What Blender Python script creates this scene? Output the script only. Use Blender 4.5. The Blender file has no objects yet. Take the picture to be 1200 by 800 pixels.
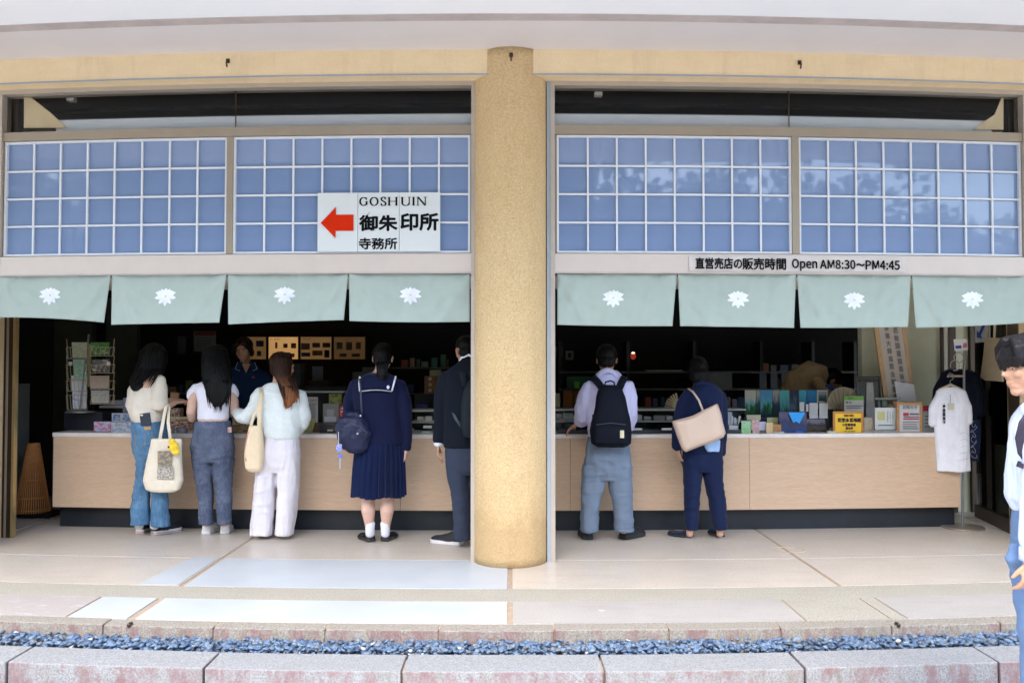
import bpy, bmesh, math, random
import numpy as np
from mathutils import Vector, Matrix, Euler
random.seed(7)
SC = bpy.context.scene
COL = SC.collection
R = math.radians
# ------------------------------------------------------------------ camera
H = 1.45                       # eye height above the terrace
PITCH = math.atan(28/1000)
cam_d = bpy.data.cameras.new("camera"); cam = bpy.data.objects.new("camera", cam_d); COL.objects.link(cam)
cam.location = (0, 0, H); cam.rotation_euler = (math.pi/2 + PITCH, 0, 0)
cam_d.lens = 30; cam_d.sensor_width = 36; cam_d.shift_x = 2/1200; cam_d.clip_end = 3000; cam_d.clip_start = .05
SC.camera = cam
# ------------------------------------------------------------------ sky, sun, exposure
SUN_EL, SUN_AZ = R(50), R(192)     # veiled sun high behind the camera, very soft
w = bpy.data.worlds.new("World"); SC.world = w; w.use_nodes = True
nt = w.node_tree; nt.nodes.clear()
sky = nt.nodes.new("ShaderNodeTexSky"); sky.sky_type = 'NISHITA'; sky.sun_disc = False
sky.sun_elevation = SUN_EL; sky.sun_rotation = SUN_AZ; sky.air_density = 1.0; sky.dust_density = 1.6; sky.ozone_density = .3
bg = nt.nodes.new("ShaderNodeBackground"); bg.inputs[1].default_value = .15
wo = nt.nodes.new("ShaderNodeOutputWorld"); nt.links.new(sky.outputs[0], bg.inputs[0]); nt.links.new(bg.outputs[0], wo.inputs[0])
sl = bpy.data.lights.new("sun", 'SUN'); sun = bpy.data.objects.new("sun", sl); COL.objects.link(sun)
sl.energy = .55; sl.angle = R(45); sl.color = (1, .975, .92)
sun.rotation_euler = Vector((math.sin(SUN_AZ)*math.cos(SUN_EL), math.cos(SUN_AZ)*math.cos(SUN_EL), math.sin(SUN_EL))).to_track_quat("Z", "Y").to_euler()
SC.view_settings.view_transform = 'Standard'; SC.view_settings.look = 'None'
SC.view_settings.exposure = 2.47; SC.view_settings.gamma = 1
SC.cycles.max_bounces = 8; SC.cycles.diffuse_bounces = 5
SC.cycles.use_denoising = True
# ------------------------------------------------------------------ projection helpers: photo measurements -> places in the world
BOW = .09                      # the facade bows gently away on both sides
_c, _s = math.cos(PITCH), math.sin(PITCH)
def ray(px, py):
    v = (400-py)/1000
    return Vector(((px-598)/1000, _c - v*_s, _s + v*_c))
def P(px, py, D, bow=True):
    d = ray(px, py); u = d.x/d.y; y = D
    if bow:
        for _ in range(8): y = D + BOW*(u*y)**2/D
    return Vector((u*y, y, H + d.z/d.y*y))
def G(px, py, z=0):
    d = ray(px, py); t = (z-H)/d.z
    return d*t + Vector((0, 0, H))
def Z(py, D): return P(598, py, D).z
def W(x, D, z): return Vector((x, D + BOW*x*x/D, z))
def X(px, D, py=400): return P(px, py, D).x
# ------------------------------------------------------------------ materials
def nd(nt, t, **k):
    n = nt.nodes.new(t)
    for a, v in k.items():
        if a in n.inputs: n.inputs[a].default_value = v
        else: setattr(n, a, v)
    return n
def c4(c): return (c[0], c[1], c[2], 1)
def base_mat(name):
    m = bpy.data.materials.new(name); m.use_nodes = True
    return m, m.node_tree, m.node_tree.nodes["Principled BSDF"]
def ramp(nt, src, stops):
    r = nt.nodes.new("ShaderNodeValToRGB"); e = r.color_ramp.elements
    while len(e) > 1: e.remove(e[0])
    e[0].position = stops[0][0]; e[0].color = c4(stops[0][1])
    for p, c in stops[1:]:
        q = e.new(p); q.color = c4(c)
    nt.links.new(src, r.inputs[0]); return r.outputs[0]
def coords(nt, scale=(1, 1, 1), kind="Object"):
    tc = nt.nodes.new("ShaderNodeTexCoord"); mp = nt.nodes.new("ShaderNodeMapping")
    mp.inputs["Scale"].default_value = scale
    nt.links.new(tc.outputs[kind], mp.inputs[0]); return mp.outputs[0]
def noise(nt, vec, scale, detail=4, rough=.55, dist=0):
    n = nt.nodes.new("ShaderNodeTexNoise"); n.inputs["Scale"].default_value = scale
    n.inputs["Detail"].default_value = detail; n.inputs["Roughness"].default_value = rough
    n.inputs["Distortion"].default_value = dist
    nt.links.new(vec, n.inputs["Vector"]); return n.outputs["Fac"]
def mixc(nt, fac, a, b, mode='MIX'):
    m = nt.nodes.new("ShaderNodeMix"); m.data_type = 'RGBA'; m.blend_type = mode
    for s, v in ((0, fac), (6, a), (7, b)):
        if isinstance(v, (int, float)): m.inputs[s].default_value = v
        elif isinstance(v, tuple): m.inputs[s].default_value = c4(v)
        else: nt.links.new(v, m.inputs[s])
    return m.outputs[2]
def bump(nt, b, h, strength, dist=.01):
    n = nt.nodes.new("ShaderNodeBump"); n.inputs["Strength"].default_value = strength; n.inputs["Distance"].default_value = dist
    nt.links.new(h, n.inputs["Height"]); nt.links.new(n.outputs[0], b.inputs["Normal"])
def mat(name, col, rough=.6, metal=0, var=.12, vscale=6, bscale=0, bstr=.2, stretch=(1, 1, 1), spec=.5, coat=0, bdist=.004, sheen=0, emit=0):
    m, nt, b = base_mat(name)
    b.inputs["Roughness"].default_value = rough; b.inputs["Metallic"].default_value = metal
    b.inputs["Specular IOR Level"].default_value = spec; b.inputs["Coat Weight"].default_value = coat
    b.inputs["Sheen Weight"].default_value = sheen
    v = coords(nt, stretch)
    n = noise(nt, v, vscale, 5, .6)
    lo = tuple(x*(1-var) for x in col); hi = tuple(min(1, x*(1+var)) for x in col)
    o = ramp(nt, n, [(.3, lo), (.7, hi)])
    nt.links.new(o, b.inputs["Base Color"])
    if bscale: bump(nt, b, noise(nt, v, bscale, 3), bstr, bdist)
    if emit:
        nt.links.new(o, b.inputs["Emission Color"]); b.inputs["Emission Strength"].default_value = emit
    return m
def fabric(name, col, rough=.85, var=.1, weave=260, bstr=.25, sheen=.15):
    m, nt, b = base_mat(name)
    b.inputs["Roughness"].default_value = rough; b.inputs["Sheen Weight"].default_value = sheen*.25; b.inputs["Specular IOR Level"].default_value = .12
    v = coords(nt)
    n = noise(nt, v, 9, 6, .65); o = ramp(nt, n, [(.3, tuple(x*(1-var) for x in col)), (.7, tuple(min(1, x*(1+var)) for x in col))])
    fine = noise(nt, v, weave, 2)
    o = mixc(nt, .35, o, ramp(nt, fine, [(.3, tuple(x*.7 for x in col)), (.7, tuple(min(1, x*1.25) for x in col))]))
    nt.links.new(o, b.inputs["Base Color"]); bump(nt, b, fine, bstr, .002)
    return m
def denim(name, col, worn):
    m, nt, b = base_mat(name); b.inputs["Roughness"].default_value = .85; b.inputs["Specular IOR Level"].default_value = .2
    v = coords(nt); n = noise(nt, v, 7, 5, .6)
    v2 = coords(nt, (1, 1, .12)); n2 = noise(nt, v2, 160, 3)
    o = mixc(nt, ramp(nt, n, [(.42, (0, 0, 0)), (.68, (1, 1, 1))]), col, worn)
    o = mixc(nt, .35, o, ramp(nt, n2, [(.3, tuple(x*.6 for x in col)), (.7, tuple(min(1, x*1.5) for x in worn))]))
    nt.links.new(o, b.inputs["Base Color"]); bump(nt, b, n2, .3, .002); return m
def wood(name, a, bcol, scale=3, stretch=(1, 1, 14), rough=.5, spec=.4):
    m, nt, b = base_mat(name); b.inputs["Roughness"].default_value = rough; b.inputs["Specular IOR Level"].default_value = spec
    v = coords(nt, stretch); n = noise(nt, v, scale, 8, .65, 1.2); n2 = noise(nt, v, scale*9, 4, .6)
    o = ramp(nt, n, [(.25, a), (.5, tuple((x+y)/2 for x, y in zip(a, bcol))), (.75, bcol)])
    o = mixc(nt, .25, o, ramp(nt, n2, [(.35, tuple(x*.75 for x in a)), (.65, tuple(min(1, x*1.15) for x in bcol))]))
    nt.links.new(o, b.inputs["Base Color"]); bump(nt, b, n2, .12, .002); return m
def granite(name, light, dark, stain=None, rough=.75, fleck=150):
    m, nt, b = base_mat(name); b.inputs["Roughness"].default_value = rough
    v = coords(nt); n = noise(nt, v, fleck, 3, .7); big = noise(nt, v, 3.5, 6, .65)
    o = ramp(nt, n, [(.36, dark), (.47, tuple((x+y)/2 for x, y in zip(light, dark))), (.6, light)])
    o = mixc(nt, ramp(nt, big, [(.35, (0, 0, 0)), (.7, (.4, .4, .4))]), o, tuple(x*.72 for x in light))
    scuff = noise(nt, coords(nt, (.5, 2.2, 1)), 5, 9, .75, 1.0); o = mixc(nt, ramp(nt, scuff, [(.52, (0, 0, 0)), (.66, (.35, .35, .35))]), o, (light[0]*.66, light[1]*.60, light[2]*.52))
    if stain:
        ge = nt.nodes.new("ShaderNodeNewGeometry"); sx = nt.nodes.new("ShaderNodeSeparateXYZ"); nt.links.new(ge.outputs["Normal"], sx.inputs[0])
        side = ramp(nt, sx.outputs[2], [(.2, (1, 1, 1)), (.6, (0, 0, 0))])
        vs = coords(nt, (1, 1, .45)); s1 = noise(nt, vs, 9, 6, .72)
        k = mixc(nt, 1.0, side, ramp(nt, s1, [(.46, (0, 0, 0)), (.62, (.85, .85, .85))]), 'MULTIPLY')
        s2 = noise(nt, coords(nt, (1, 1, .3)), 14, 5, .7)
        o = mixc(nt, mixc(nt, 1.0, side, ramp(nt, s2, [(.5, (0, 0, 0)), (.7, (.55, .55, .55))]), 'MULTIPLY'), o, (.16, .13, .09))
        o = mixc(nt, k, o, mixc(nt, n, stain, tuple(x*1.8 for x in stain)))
    nt.links.new(o, b.inputs["Base Color"]); bump(nt, b, n, .35, .004); return m
def glass(name, tint=(.96, .97, .965), rough=.02):
    m, nt, b = base_mat(name); nt.nodes.remove(b)
    out = nt.nodes["Material Output"]; tr = nd(nt, "ShaderNodeBsdfTransparent"); tr.inputs[0].default_value = c4(tint)
    gl = nd(nt, "ShaderNodeBsdfGlossy"); gl.inputs["Roughness"].default_value = rough
    fr = nd(nt, "ShaderNodeFresnel"); fr.inputs[0].default_value = 1.22
    mx = nd(nt, "ShaderNodeMixShader"); nt.links.new(fr.outputs[0], mx.inputs[0]); nt.links.new(tr.outputs[0], mx.inputs[1]); nt.links.new(gl.outputs[0], mx.inputs[2])
    nt.links.new(mx.outputs[0], out.inputs[0]); return m
def printed(name, cols, scale=3, seed=0, stretch=(1, 1, 1), rough=.35):
    """a colour photograph or printed page: hard-edged patches of the given inks"""
    m, nt, b = base_mat(name); b.inputs["Roughness"].default_value = rough; b.inputs["Coat Weight"].default_value = .2
    tc = nt.nodes.new("ShaderNodeTexCoord"); mp = nt.nodes.new("ShaderNodeMapping"); mp.inputs["Scale"].default_value = stretch; mp.inputs["Location"].default_value = (seed*3.7, seed*1.3, seed*.77)
    nt.links.new(tc.outputs["Generated"], mp.inputs[0]); n = noise(nt, mp.outputs[0], scale, 4, .6, .6)
    st = [(.28 + .44*i/max(1, len(cols)-1), c) for i, c in enumerate(cols)]
    nt.links.new(ramp(nt, n, st), b.inputs["Base Color"]); return m
# ------------------------------------------------------------------ objects
def off(parent):
    o = Vector((0, 0, 0))
    while parent is not None:
        o += Vector(parent.location); parent = parent.parent
    return o
def tag(o, label=None, cat=None, group=None, kind=None):
    if label: o["label"] = label
    if cat: o["category"] = cat
    if group: o["group"] = group
    if kind: o["kind"] = kind
    return o
def thing(name, label, cat, loc, group=None):
    o = bpy.data.objects.new(name, None); COL.objects.link(o); o.location = loc; o.empty_display_size = .1
    return tag(o, label, cat, group)
def link(name, me, m, parent=None, loc=None, rot=None, smooth=False):
    if m is not None and len(me.materials) == 0: me.materials.append(m)
    o = bpy.data.objects.new(name, me); COL.objects.link(o)
    if parent is not None: o.parent = parent
    if loc is not None: o.location = Vector(loc) - off(parent)
    if rot is not None: o.rotation_euler = rot
    if smooth: me.polygons.foreach_set("use_smooth", [True]*len(me.polygons))
    return o
class MB:
    """collects shapes given in world coordinates; build() links them as one mesh object"""
    def __init__(s): s.v = []; s.f = []
    def add(s, vs, fs):
        n = len(s.v); s.v += [Vector(v) for v in vs]; s.f += [tuple(n+i for i in f) for f in fs]; return s
    def hexa(s, p): # 8 points: bottom 4 ccw, top 4 ccw
        return s.add(p, [(0, 3, 2, 1), (4, 5, 6, 7), (0, 1, 5, 4), (1, 2, 6, 5), (2, 3, 7, 6), (3, 0, 4, 7)])
    def box(s, x0, x1, y0, y1, z0, z1):
        return s.hexa([(x0, y0, z0), (x1, y0, z0), (x1, y1, z0), (x0, y1, z0), (x0, y0, z1), (x1, y0, z1), (x1, y1, z1), (x0, y1, z1)])
    def bowed(s, x0, x1, D0, D1, z0, z1, step=.35):
        n = max(1, int(abs(x1-x0)/step)); vs = []; fs = []
        for i in range(n+1):
            x = x0+(x1-x0)*i/n
            vs += [W(x, D0, z0), W(x, D1, z0), W(x, D1, z1), W(x, D0, z1)]
        for i in range(n):
            a, b = 4*i, 4*i+4
            for k in range(4): fs.append((a+k, b+k, b+(k+1) % 4, a+(k+1) % 4))
        fs += [(0, 1, 2, 3), (4*n+3, 4*n+2, 4*n+1, 4*n)]
        return s.add(vs, fs)
    def rbox(s, c, dims, rot=(0, 0, 0)):
        M = Matrix.Translation(c) @ Euler(rot).to_matrix().to_4x4(); a, b, d = (x/2 for x in dims)
        return s.hexa([M @ Vector(p) for p in ((-a, -b, -d), (a, -b, -d), (a, b, -d), (-a, b, -d), (-a, -b, d), (a, -b, d), (a, b, d), (-a, b, d))])
    def tube(s, pts, rad, n=12, side=(1, 0, 0), cap=True, power=2.0, round_=True):
        pts = [Vector(p) for p in pts]
        rad = [(r, r) if isinstance(r, (int, float)) else r for r in (rad if isinstance(rad, (list, tuple)) and not (len(pts) != len(rad)) else [rad]*len(pts))]
        if round_ and cap:
            t0 = (pts[0]-pts[1]).normalized(); t1 = (pts[-1]-pts[-2]).normalized()
            r0, r1 = rad[0], rad[-1]; m0, m1 = min(r0), min(r1)
            pts = [pts[0]+t0*m0*.6, pts[0]+t0*m0*.35]+pts+[pts[-1]+t1*m1*.35, pts[-1]+t1*m1*.6]
            rad = [(r0[0]*.45, r0[1]*.45), (r0[0]*.82, r0[1]*.82)]+rad+[(r1[0]*.82, r1[1]*.82), (r1[0]*.45, r1[1]*.45)]
        side = Vector(side); vs = []; fs = []
        for i, p in enumerate(pts):
            t = (pts[min(i+1, len(pts)-1)]-pts[max(i-1, 0)]).normalized()
            sd = (side - t*side.dot(t))
            if sd.length < 1e-4: sd = t.orthogonal()
            sd.normalize(); fr = t.cross(sd); side = sd
            for k in range(n):
                a = 2*math.pi*k/n; ca, sa = math.cos(a), math.sin(a)
                if power != 2: ca = math.copysign(abs(ca)**(2/power), ca); sa = math.copysign(abs(sa)**(2/power), sa)
                vs.append(p + sd*ca*rad[i][0] + fr*sa*rad[i][1])
        for i in range(len(pts)-1):
            for k in range(n):
                k2 = (k+1) % n; fs.append((i*n+k, i*n+k2, (i+1)*n+k2, (i+1)*n+k))
        if cap: fs += [tuple(range(n-1, -1, -1)), tuple((len(pts)-1)*n+k for k in range(n))]
        return s.add(vs, fs)
    def loft(s, rings, n=28, power=2.0, cap=True):
        """rings: (centre, a, b[, yaw]) horizontal ellipses bottom or top first"""
        vs = []; fs = []
        for r in rings:
            c, a, b = Vector(r[0]), r[1], r[2]; yaw = r[3] if len(r) > 3 else 0
            cy, sy = math.cos(yaw), math.sin(yaw)
            for k in range(n):
                t = 2*math.pi*k/n; ca, sa = math.cos(t), math.sin(t)
                if power != 2: ca = math.copysign(abs(ca)**(2/power), ca); sa = math.copysign(abs(sa)**(2/power), sa)
                x, y = a*ca, b*sa; vs.append(c+Vector((x*cy-y*sy, x*sy+y*cy, 0)))
        for i in range(len(rings)-1):
            for k in range(n):
                k2 = (k+1) % n; fs.append((i*n+k, i*n+k2, (i+1)*n+k2, (i+1)*n+k))
        if cap: fs += [tuple(range(n-1, -1, -1)), tuple((len(rings)-1)*n+k for k in range(n))]
        return s.add(vs, fs)
    def ell(s, c, r, M=None, nu=20, nv=12):
        vs = [Vector((0, 0, 1))]
        for j in range(1, nv):
            for i in range(nu):
                a, b = 2*math.pi*i/nu, math.pi*j/nv; vs.append(Vector((math.cos(a)*math.sin(b), math.sin(a)*math.sin(b), math.cos(b))))
        vs.append(Vector((0, 0, -1))); fs = []
        for i in range(nu):
            i2 = (i+1) % nu; fs.append((0, 1+i, 1+i2))
            for j in range(nv-2):
                a = 1+j*nu; fs.append((a+i, a+nu+i, a+nu+i2, a+i2))
            fs.append((len(vs)-1, 1+(nv-2)*nu+i2, 1+(nv-2)*nu+i))
        r = (r, r, r) if isinstance(r, (int, float)) else r
        c = Vector(c); out = []
        for v in vs:
            q = Vector((v.x*r[0], v.y*r[1], v.z*r[2]))
            if M is not None: q = M @ q
            out.append(c+q)
        return s.add(out, fs)
    def poly(s, pts, th, nrm):
        """flat outline with real thickness th along nrm"""
        n = len(pts); nrm = Vector(nrm).normalized()
        a = [Vector(p) for p in pts]; b = [p+nrm*th for p in a]
        return s.add(a+b, [tuple(range(n-1, -1, -1)), tuple(range(n, 2*n))]+[(i, (i+1) % n, n+(i+1) % n, n+i) for i in range(n)])
    def mesh(s, name, origin=Vector((0, 0, 0)), fix=True, bevel=0):
        me = bpy.data.meshes.new(name); me.from_pydata([v-origin for v in s.v], [], s.f)
        if fix or bevel:
            bm = bmesh.new(); bm.from_mesh(me); bmesh.ops.recalc_face_normals(bm, faces=bm.faces)
            if bevel:
                bmesh.ops.bevel(bm, geom=[e for e in bm.edges if e.calc_face_angle(0) > .6], offset=bevel, segments=2, affect='EDGES', profile=.6)
            bm.to_mesh(me); bm.free()
        return me
    def build(s, name, m, parent=None, smooth=False, bevel=0, origin=None):
        o0 = off(parent) if origin is None else Vector(origin)
        me = s.mesh(name, o0, bevel=bevel)
        o = link(name, me, m, parent, smooth=smooth)
        if origin is not None and parent is None: o.location = o0
        return o
# numpy value noise for cloth folds and hair locks
def _h(ix, iy, iz, seed):
    h = (ix*374761393 + iy*668265263 + iz*1274126177 + seed*974711) & 0x7fffffff
    h = ((h ^ (h >> 13))*1103515245) & 0x7fffffff
    h = ((h ^ (h >> 16))*12345701) & 0x7fffffff
    return (h & 0xffff)/65535.0
def vn(p, seed=0):
    i = np.floor(p).astype(np.int64); f = p-i; f = f*f*(3-2*f); r = 0
    for dx in (0, 1):
        for dy in (0, 1):
            for dz in (0, 1):
                wgt = (f[:, 0] if dx else 1-f[:, 0])*(f[:, 1] if dy else 1-f[:, 1])*(f[:, 2] if dz else 1-f[:, 2])
                r = r + wgt*_h(i[:, 0]+dx, i[:, 1]+dy, i[:, 2]+dz, seed)
    return r
def ridge(p, seed): return 1-np.abs(2*vn(p, seed)-1)
def solid(mb, name, m, parent, voxel=.009, smooth=4, folds=(), sculpt=None):
    """union of the overlapping closed shapes as one continuous skin, then cloth folds pressed in"""
    org = off(parent); me = mb.mesh(name+"_raw", org)
    o = bpy.data.objects.new("tmp", me); COL.objects.link(o)
    rm = o.modifiers.new("r", 'REMESH'); rm.mode = 'VOXEL'; rm.voxel_size = voxel; rm.adaptivity = 0
    sm = o.modifiers.new("s", 'SMOOTH'); sm.iterations = smooth; sm.factor = .5
    dg = bpy.context.evaluated_depsgraph_get(); ev = o.evaluated_get(dg)
    out = bpy.data.meshes.new_from_object(ev); out.name = name
    bpy.data.objects.remove(o); bpy.data.meshes.remove(me)
    n = len(out.vertices); co = np.empty(n*3, np.float32); out.vertices.foreach_get("co", co); co = co.reshape(-1, 3).astype(np.float64)
    no = np.empty(n*3, np.float32); out.vertices.foreach_get("normal", no); no = no.reshape(-1, 3)
    if folds:
        d = np.zeros(n)
        for amp, fx, fy, fz, seed in folds:
            q = co*np.array([fx, fy, fz]) + (vn(co*4+seed, seed+5)[:, None]-.5)*1.6
            d += amp*(ridge(q, seed)-.62)
        co = co + no*d[:, None]
    if sculpt: co = sculpt(co + np.array(org), no) - np.array(org)
    out.vertices.foreach_set("co", co.astype(np.float32).ravel()); out.update()
    out.materials.clear()
    return link(name, out, m, parent, smooth=True)
# writing
_fonts = {}
def font(fn):
    if fn not in _fonts:
        import os
        p = os.path.join(bpy.utils.resource_path('LOCAL'), "datafiles", "fonts", fn)
        try: _fonts[fn] = bpy.data.fonts.load(p)
        except Exception: _fonts[fn] = None
    return _fonts[fn]
def writing(name, s, m, parent, corner, ux, uz, width=None, height=None, bold=0.0, depth=.0015, fn="Noto Sans CJK Regular.woff2", spacing=1.0):
    """flat lettering; corner = lower left, ux/uz = unit vectors right and up"""
    cu = bpy.data.curves.new(name, 'FONT'); cu.body = s; cu.size = 1; cu.offset = bold; cu.extrude = 0; cu.space_character = spacing; cu.resolution_u = 3
    f = font(fn)
    if f: cu.font = f
    o = bpy.data.objects.new("tmp", cu); COL.objects.link(o)
    dg = bpy.context.evaluated_depsgraph_get(); me = bpy.data.meshes.new_from_object(o.evaluated_get(dg)); bpy.data.objects.remove(o)
    bm = bmesh.new(); bm.from_mesh(me)      # drop stray tessellation spikes
    bmesh.ops.delete(bm, geom=[v for v in bm.verts if v.co.y > .885 or v.co.y < -.3], context='VERTS'); bm.to_mesh(me); bm.free()
    co = np.empty(len(me.vertices)*3, np.float32); me.vertices.foreach_get("co", co); co = co.reshape(-1, 3)
    if len(co) == 0: return None
    lo, hi = np.percentile(co, .4, axis=0), np.percentile(co, 99.6, axis=0); dx, dz = max(1e-6, hi[0]-lo[0]), max(1e-6, hi[1]-lo[1])
    sx = width/dx if width else height/dz; sz = height/dz if height else sx
    ux, uz = Vector(ux), Vector(uz); nn = ux.cross(uz).normalized()*(depth)
    base = Vector(corner)-off(parent)+nn
    U = np.array(ux)*sx; V = np.array(uz)*sz
    q = np.array(base) + (co[:, :1]-lo[0])*U + (co[:, 1:2]-lo[1])*V
    me.vertices.foreach_set("co", q.astype(np.float32).ravel()); me.update(); me.materials.clear(); me.name = name
    if bold:   # heavier strokes: the outline laid down again a hair to each side
        bm = bmesh.new(); bm.from_mesh(me); bm.verts.ensure_lookup_table(); bm.edges.ensure_lookup_table(); bm.faces.ensure_lookup_table()
        for k, (du, dv) in enumerate(((bold, 0), (-bold, 0), (0, bold), (0, -bold))):
            g = bmesh.ops.duplicate(bm, geom=bm.verts[:len(q)] + bm.edges[:][:len(me.edges)] + bm.faces[:][:len(me.polygons)])
            vs = [e for e in g["geom"] if isinstance(e, bmesh.types.BMVert)]
            bmesh.ops.translate(bm, verts=vs, vec=ux*du+uz*dv+nn.normalized()*.0001*(k+1)); bm.verts.ensure_lookup_table(); bm.edges.ensure_lookup_table(); bm.faces.ensure_lookup_table()
        bm.to_mesh(me); bm.free()
    return link(name, me, m, parent)
# ================================================================== the setting
M = {}
M['plaster'] = mat('coarse_ochre_render', (.72, .53, .27), .9, var=.1, vscale=30, bscale=150, bstr=.9, bdist=.006)
def column_mat():
    m, nt, b = base_mat('column_render'); b.inputs["Roughness"].default_value = .95
    v = coords(nt); big = noise(nt, v, 2.2, 4, .6); g = noise(nt, v, 85, 3, .75); f = noise(nt, v, 180, 2, .6)
    o = ramp(nt, big, [(.3, (.63, .44, .225)), (.7, (.71, .53, .29))])
    st = noise(nt, coords(nt, (1, 1, .25)), 6, 6, .7); o = mixc(nt, ramp(nt, st, [(.5, (0, 0, 0)), (.68, (.5, .5, .5))]), o, (.42, .27, .13))
    o = mixc(nt, .55, o, ramp(nt, g, [(.33, (.48, .31, .14)), (.5, (.69, .50, .26)), (.68, (.84, .68, .42))]))
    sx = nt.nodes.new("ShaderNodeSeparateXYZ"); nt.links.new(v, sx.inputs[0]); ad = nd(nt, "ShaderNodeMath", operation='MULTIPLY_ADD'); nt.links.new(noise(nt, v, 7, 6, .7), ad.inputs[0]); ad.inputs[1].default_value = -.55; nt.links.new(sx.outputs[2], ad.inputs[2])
    o = mixc(nt, ramp(nt, ad.outputs[0], [(.0, (.5, .5, .5)), (.12, (.2, .2, .2)), (.42, (0, 0, 0))]), o, (.40, .25, .11))      # splash stains at the foot; their brown also darkens the strongly lit base
    nt.links.new(o, b.inputs["Base Color"]); bump(nt, b, mixc(nt, .5, g, f), 1.0, .012); return m
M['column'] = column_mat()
def beam_mat():
    m, nt, b = base_mat('smooth_ochre_render'); b.inputs["Roughness"].default_value = .88
    v = coords(nt); n = noise(nt, coords(nt, (.5, 1, 1)), 9, 6, .65); f = noise(nt, v, 200, 3, .7); st = noise(nt, coords(nt, (3, 1, .4)), 3, 7, .72)
    o = ramp(nt, n, [(.3, (.79, .61, .36)), (.7, (.86, .69, .43))]); o = mixc(nt, ramp(nt, st, [(.5, (0, 0, 0)), (.7, (.45, .45, .45))]), o, (.60, .44, .27))
    o = mixc(nt, .3, o, ramp(nt, f, [(.35, (.62, .46, .27)), (.65, (.9, .76, .52))])); nt.links.new(o, b.inputs["Base Color"]); bump(nt, b, f, .5, .004); return m
M['beam'] = beam_mat() or mat('smooth_ochre_render', (.56, .43, .26), .85, var=.07, vscale=12, bscale=220, bstr=.5, bdist=.003, stretch=(.4, 1, 1))
M['soffit'] = mat('grey_soffit_paint', (.70, .66, .645), .8, var=.03, vscale=2)
M['soffit_skylit'] = mat('skylit_soffit', (.90, .92, .95), .7, var=.015, vscale=2)  # extra sky light near the eave edge is put into this colour
M['drip'] = mat('drip_edge', (.50, .44, .42), .7)
M['seal'] = mat('blue_grey_sealant', (.33, .38, .43), .5, var=.06)
M['alu'] = mat('champagne_aluminium', (.50, .44, .37), .42, metal=.35, var=.04)
M['alu_d'] = mat('champagne_aluminium_rail', (.34, .285, .215), .45, metal=.3, var=.05)
M['alu_p'] = mat('pale_pinkish_rail', (.60, .53, .475), .45, metal=.1, var=.03)
M['bronze'] = mat('dark_bronze_metal', (.055, .035, .022), .4, metal=.4, var=.15)
M['gold'] = mat('gold_edge_metal', (.55, .42, .2), .35, metal=.7)
M['muntin'] = mat('white_lattice_paint', (.70, .73, .77), .45, var=.02)
def pane_mat():
    m, nt, b = base_mat('frosted_blue_pane'); b.inputs["Roughness"].default_value = .32
    b.inputs["Base Color"].default_value = (.115, .185, .37, 1); b.inputs["Coat Weight"].default_value = .6; b.inputs["Coat Roughness"].default_value = .03; b.inputs["Coat IOR"].default_value = 1.75
    v = coords(nt); n = noise(nt, v, 4, 2); nt.links.new(ramp(nt, n, [(.3, (.165, .245, .42)), (.7, (.19, .275, .465))]), b.inputs["Base Color"])
    bump(nt, b, noise(nt, v, 2.5, 1), .04, .01); return m
M['pane'] = pane_mat()
M['glass'] = glass('clear_glass')
M['dark'] = mat('interior_shade', (.012, .011, .010), .85)  # near-black colour stands in for the shade of the deep room
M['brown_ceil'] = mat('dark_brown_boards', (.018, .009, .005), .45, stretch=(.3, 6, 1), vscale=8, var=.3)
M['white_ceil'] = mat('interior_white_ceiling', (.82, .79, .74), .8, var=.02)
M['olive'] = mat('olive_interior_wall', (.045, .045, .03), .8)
M['green_wall'] = mat('greyish_green_partition', (.66, .66, .48), .7, var=.05)
M['slab'] = granite('polished_beige_terrazzo', (.62, .565, .50), (.52, .465, .40), None, .33, 55)
M['slab_out'] = granite('honed_pale_terrazzo', (.46, .44, .42), (.36, .335, .315), None, .5, 95)
M['mortar'] = mat('brown_joint', (.40, .31, .23), .9, var=.2, vscale=30)
M['wash'] = granite('pebble_wash_band', (.46, .435, .37), (.24, .22, .18), None, .85, 120)
def white_coat(name, flaky):
    m, nt, b = base_mat(name); b.inputs["Roughness"].default_value = .45
    v = coords(nt); n = noise(nt, v, 2.5, 6, .6); o = ramp(nt, n, [(.3, (.44, .48, .52)), (.7, (.50, .54, .575))])
    if flaky:
        k = ramp(nt, noise(nt, coords(nt, (1, 2.4, 1)), 7, 9, .78), [(.55, (0, 0, 0)), (.585, (1, 1, 1))])
        o = mixc(nt, k, ramp(nt, noise(nt, v, 60, 4, .7), [(.3, (.38, .335, .315)), (.7, (.46, .42, .40))]), o)
    nt.links.new(o, b.inputs["Base Color"]); bump(nt, b, noise(nt, v, 40, 4), .15, .003); return m
M['white_floor'] = white_coat('white_floor_paint', False)
M['flaky_floor'] = white_coat('flaking_white_floor_paint', True)
M['kerb'] = granite('speckled_kerb_granite', (.36, .335, .29), (.16, .14, .115), (.15, .08, .08), .8, 95)
M['kerb_low'] = granite('pale_blue_granite', (.335, .345, .355), (.17, .17, .175), (.15, .085, .09), .8, 110)
M['pebble'] = [mat('blue_pebble', c, .45, var=.15, vscale=30) for c in ((.075, .125, .205), (.11, .17, .26), (.05, .08, .135), (.16, .21, .28), (.14, .155, .175), (.45, .45, .42))]
M['asphalt'] = mat('forecourt_paving', (.55, .51, .45), .9, var=.15, vscale=3, bscale=60)
M['wood'] = wood('pale_oak_laminate', (.54, .375, .25), (.63, .455, .315), 1.6, (1, 1, 11))
M['ctop'] = mat('white_counter_edge', (.70, .66, .62), .3)
M['kick'] = mat('navy_black_kickboard', (.012, .017, .024), .38, var=.2)

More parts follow.
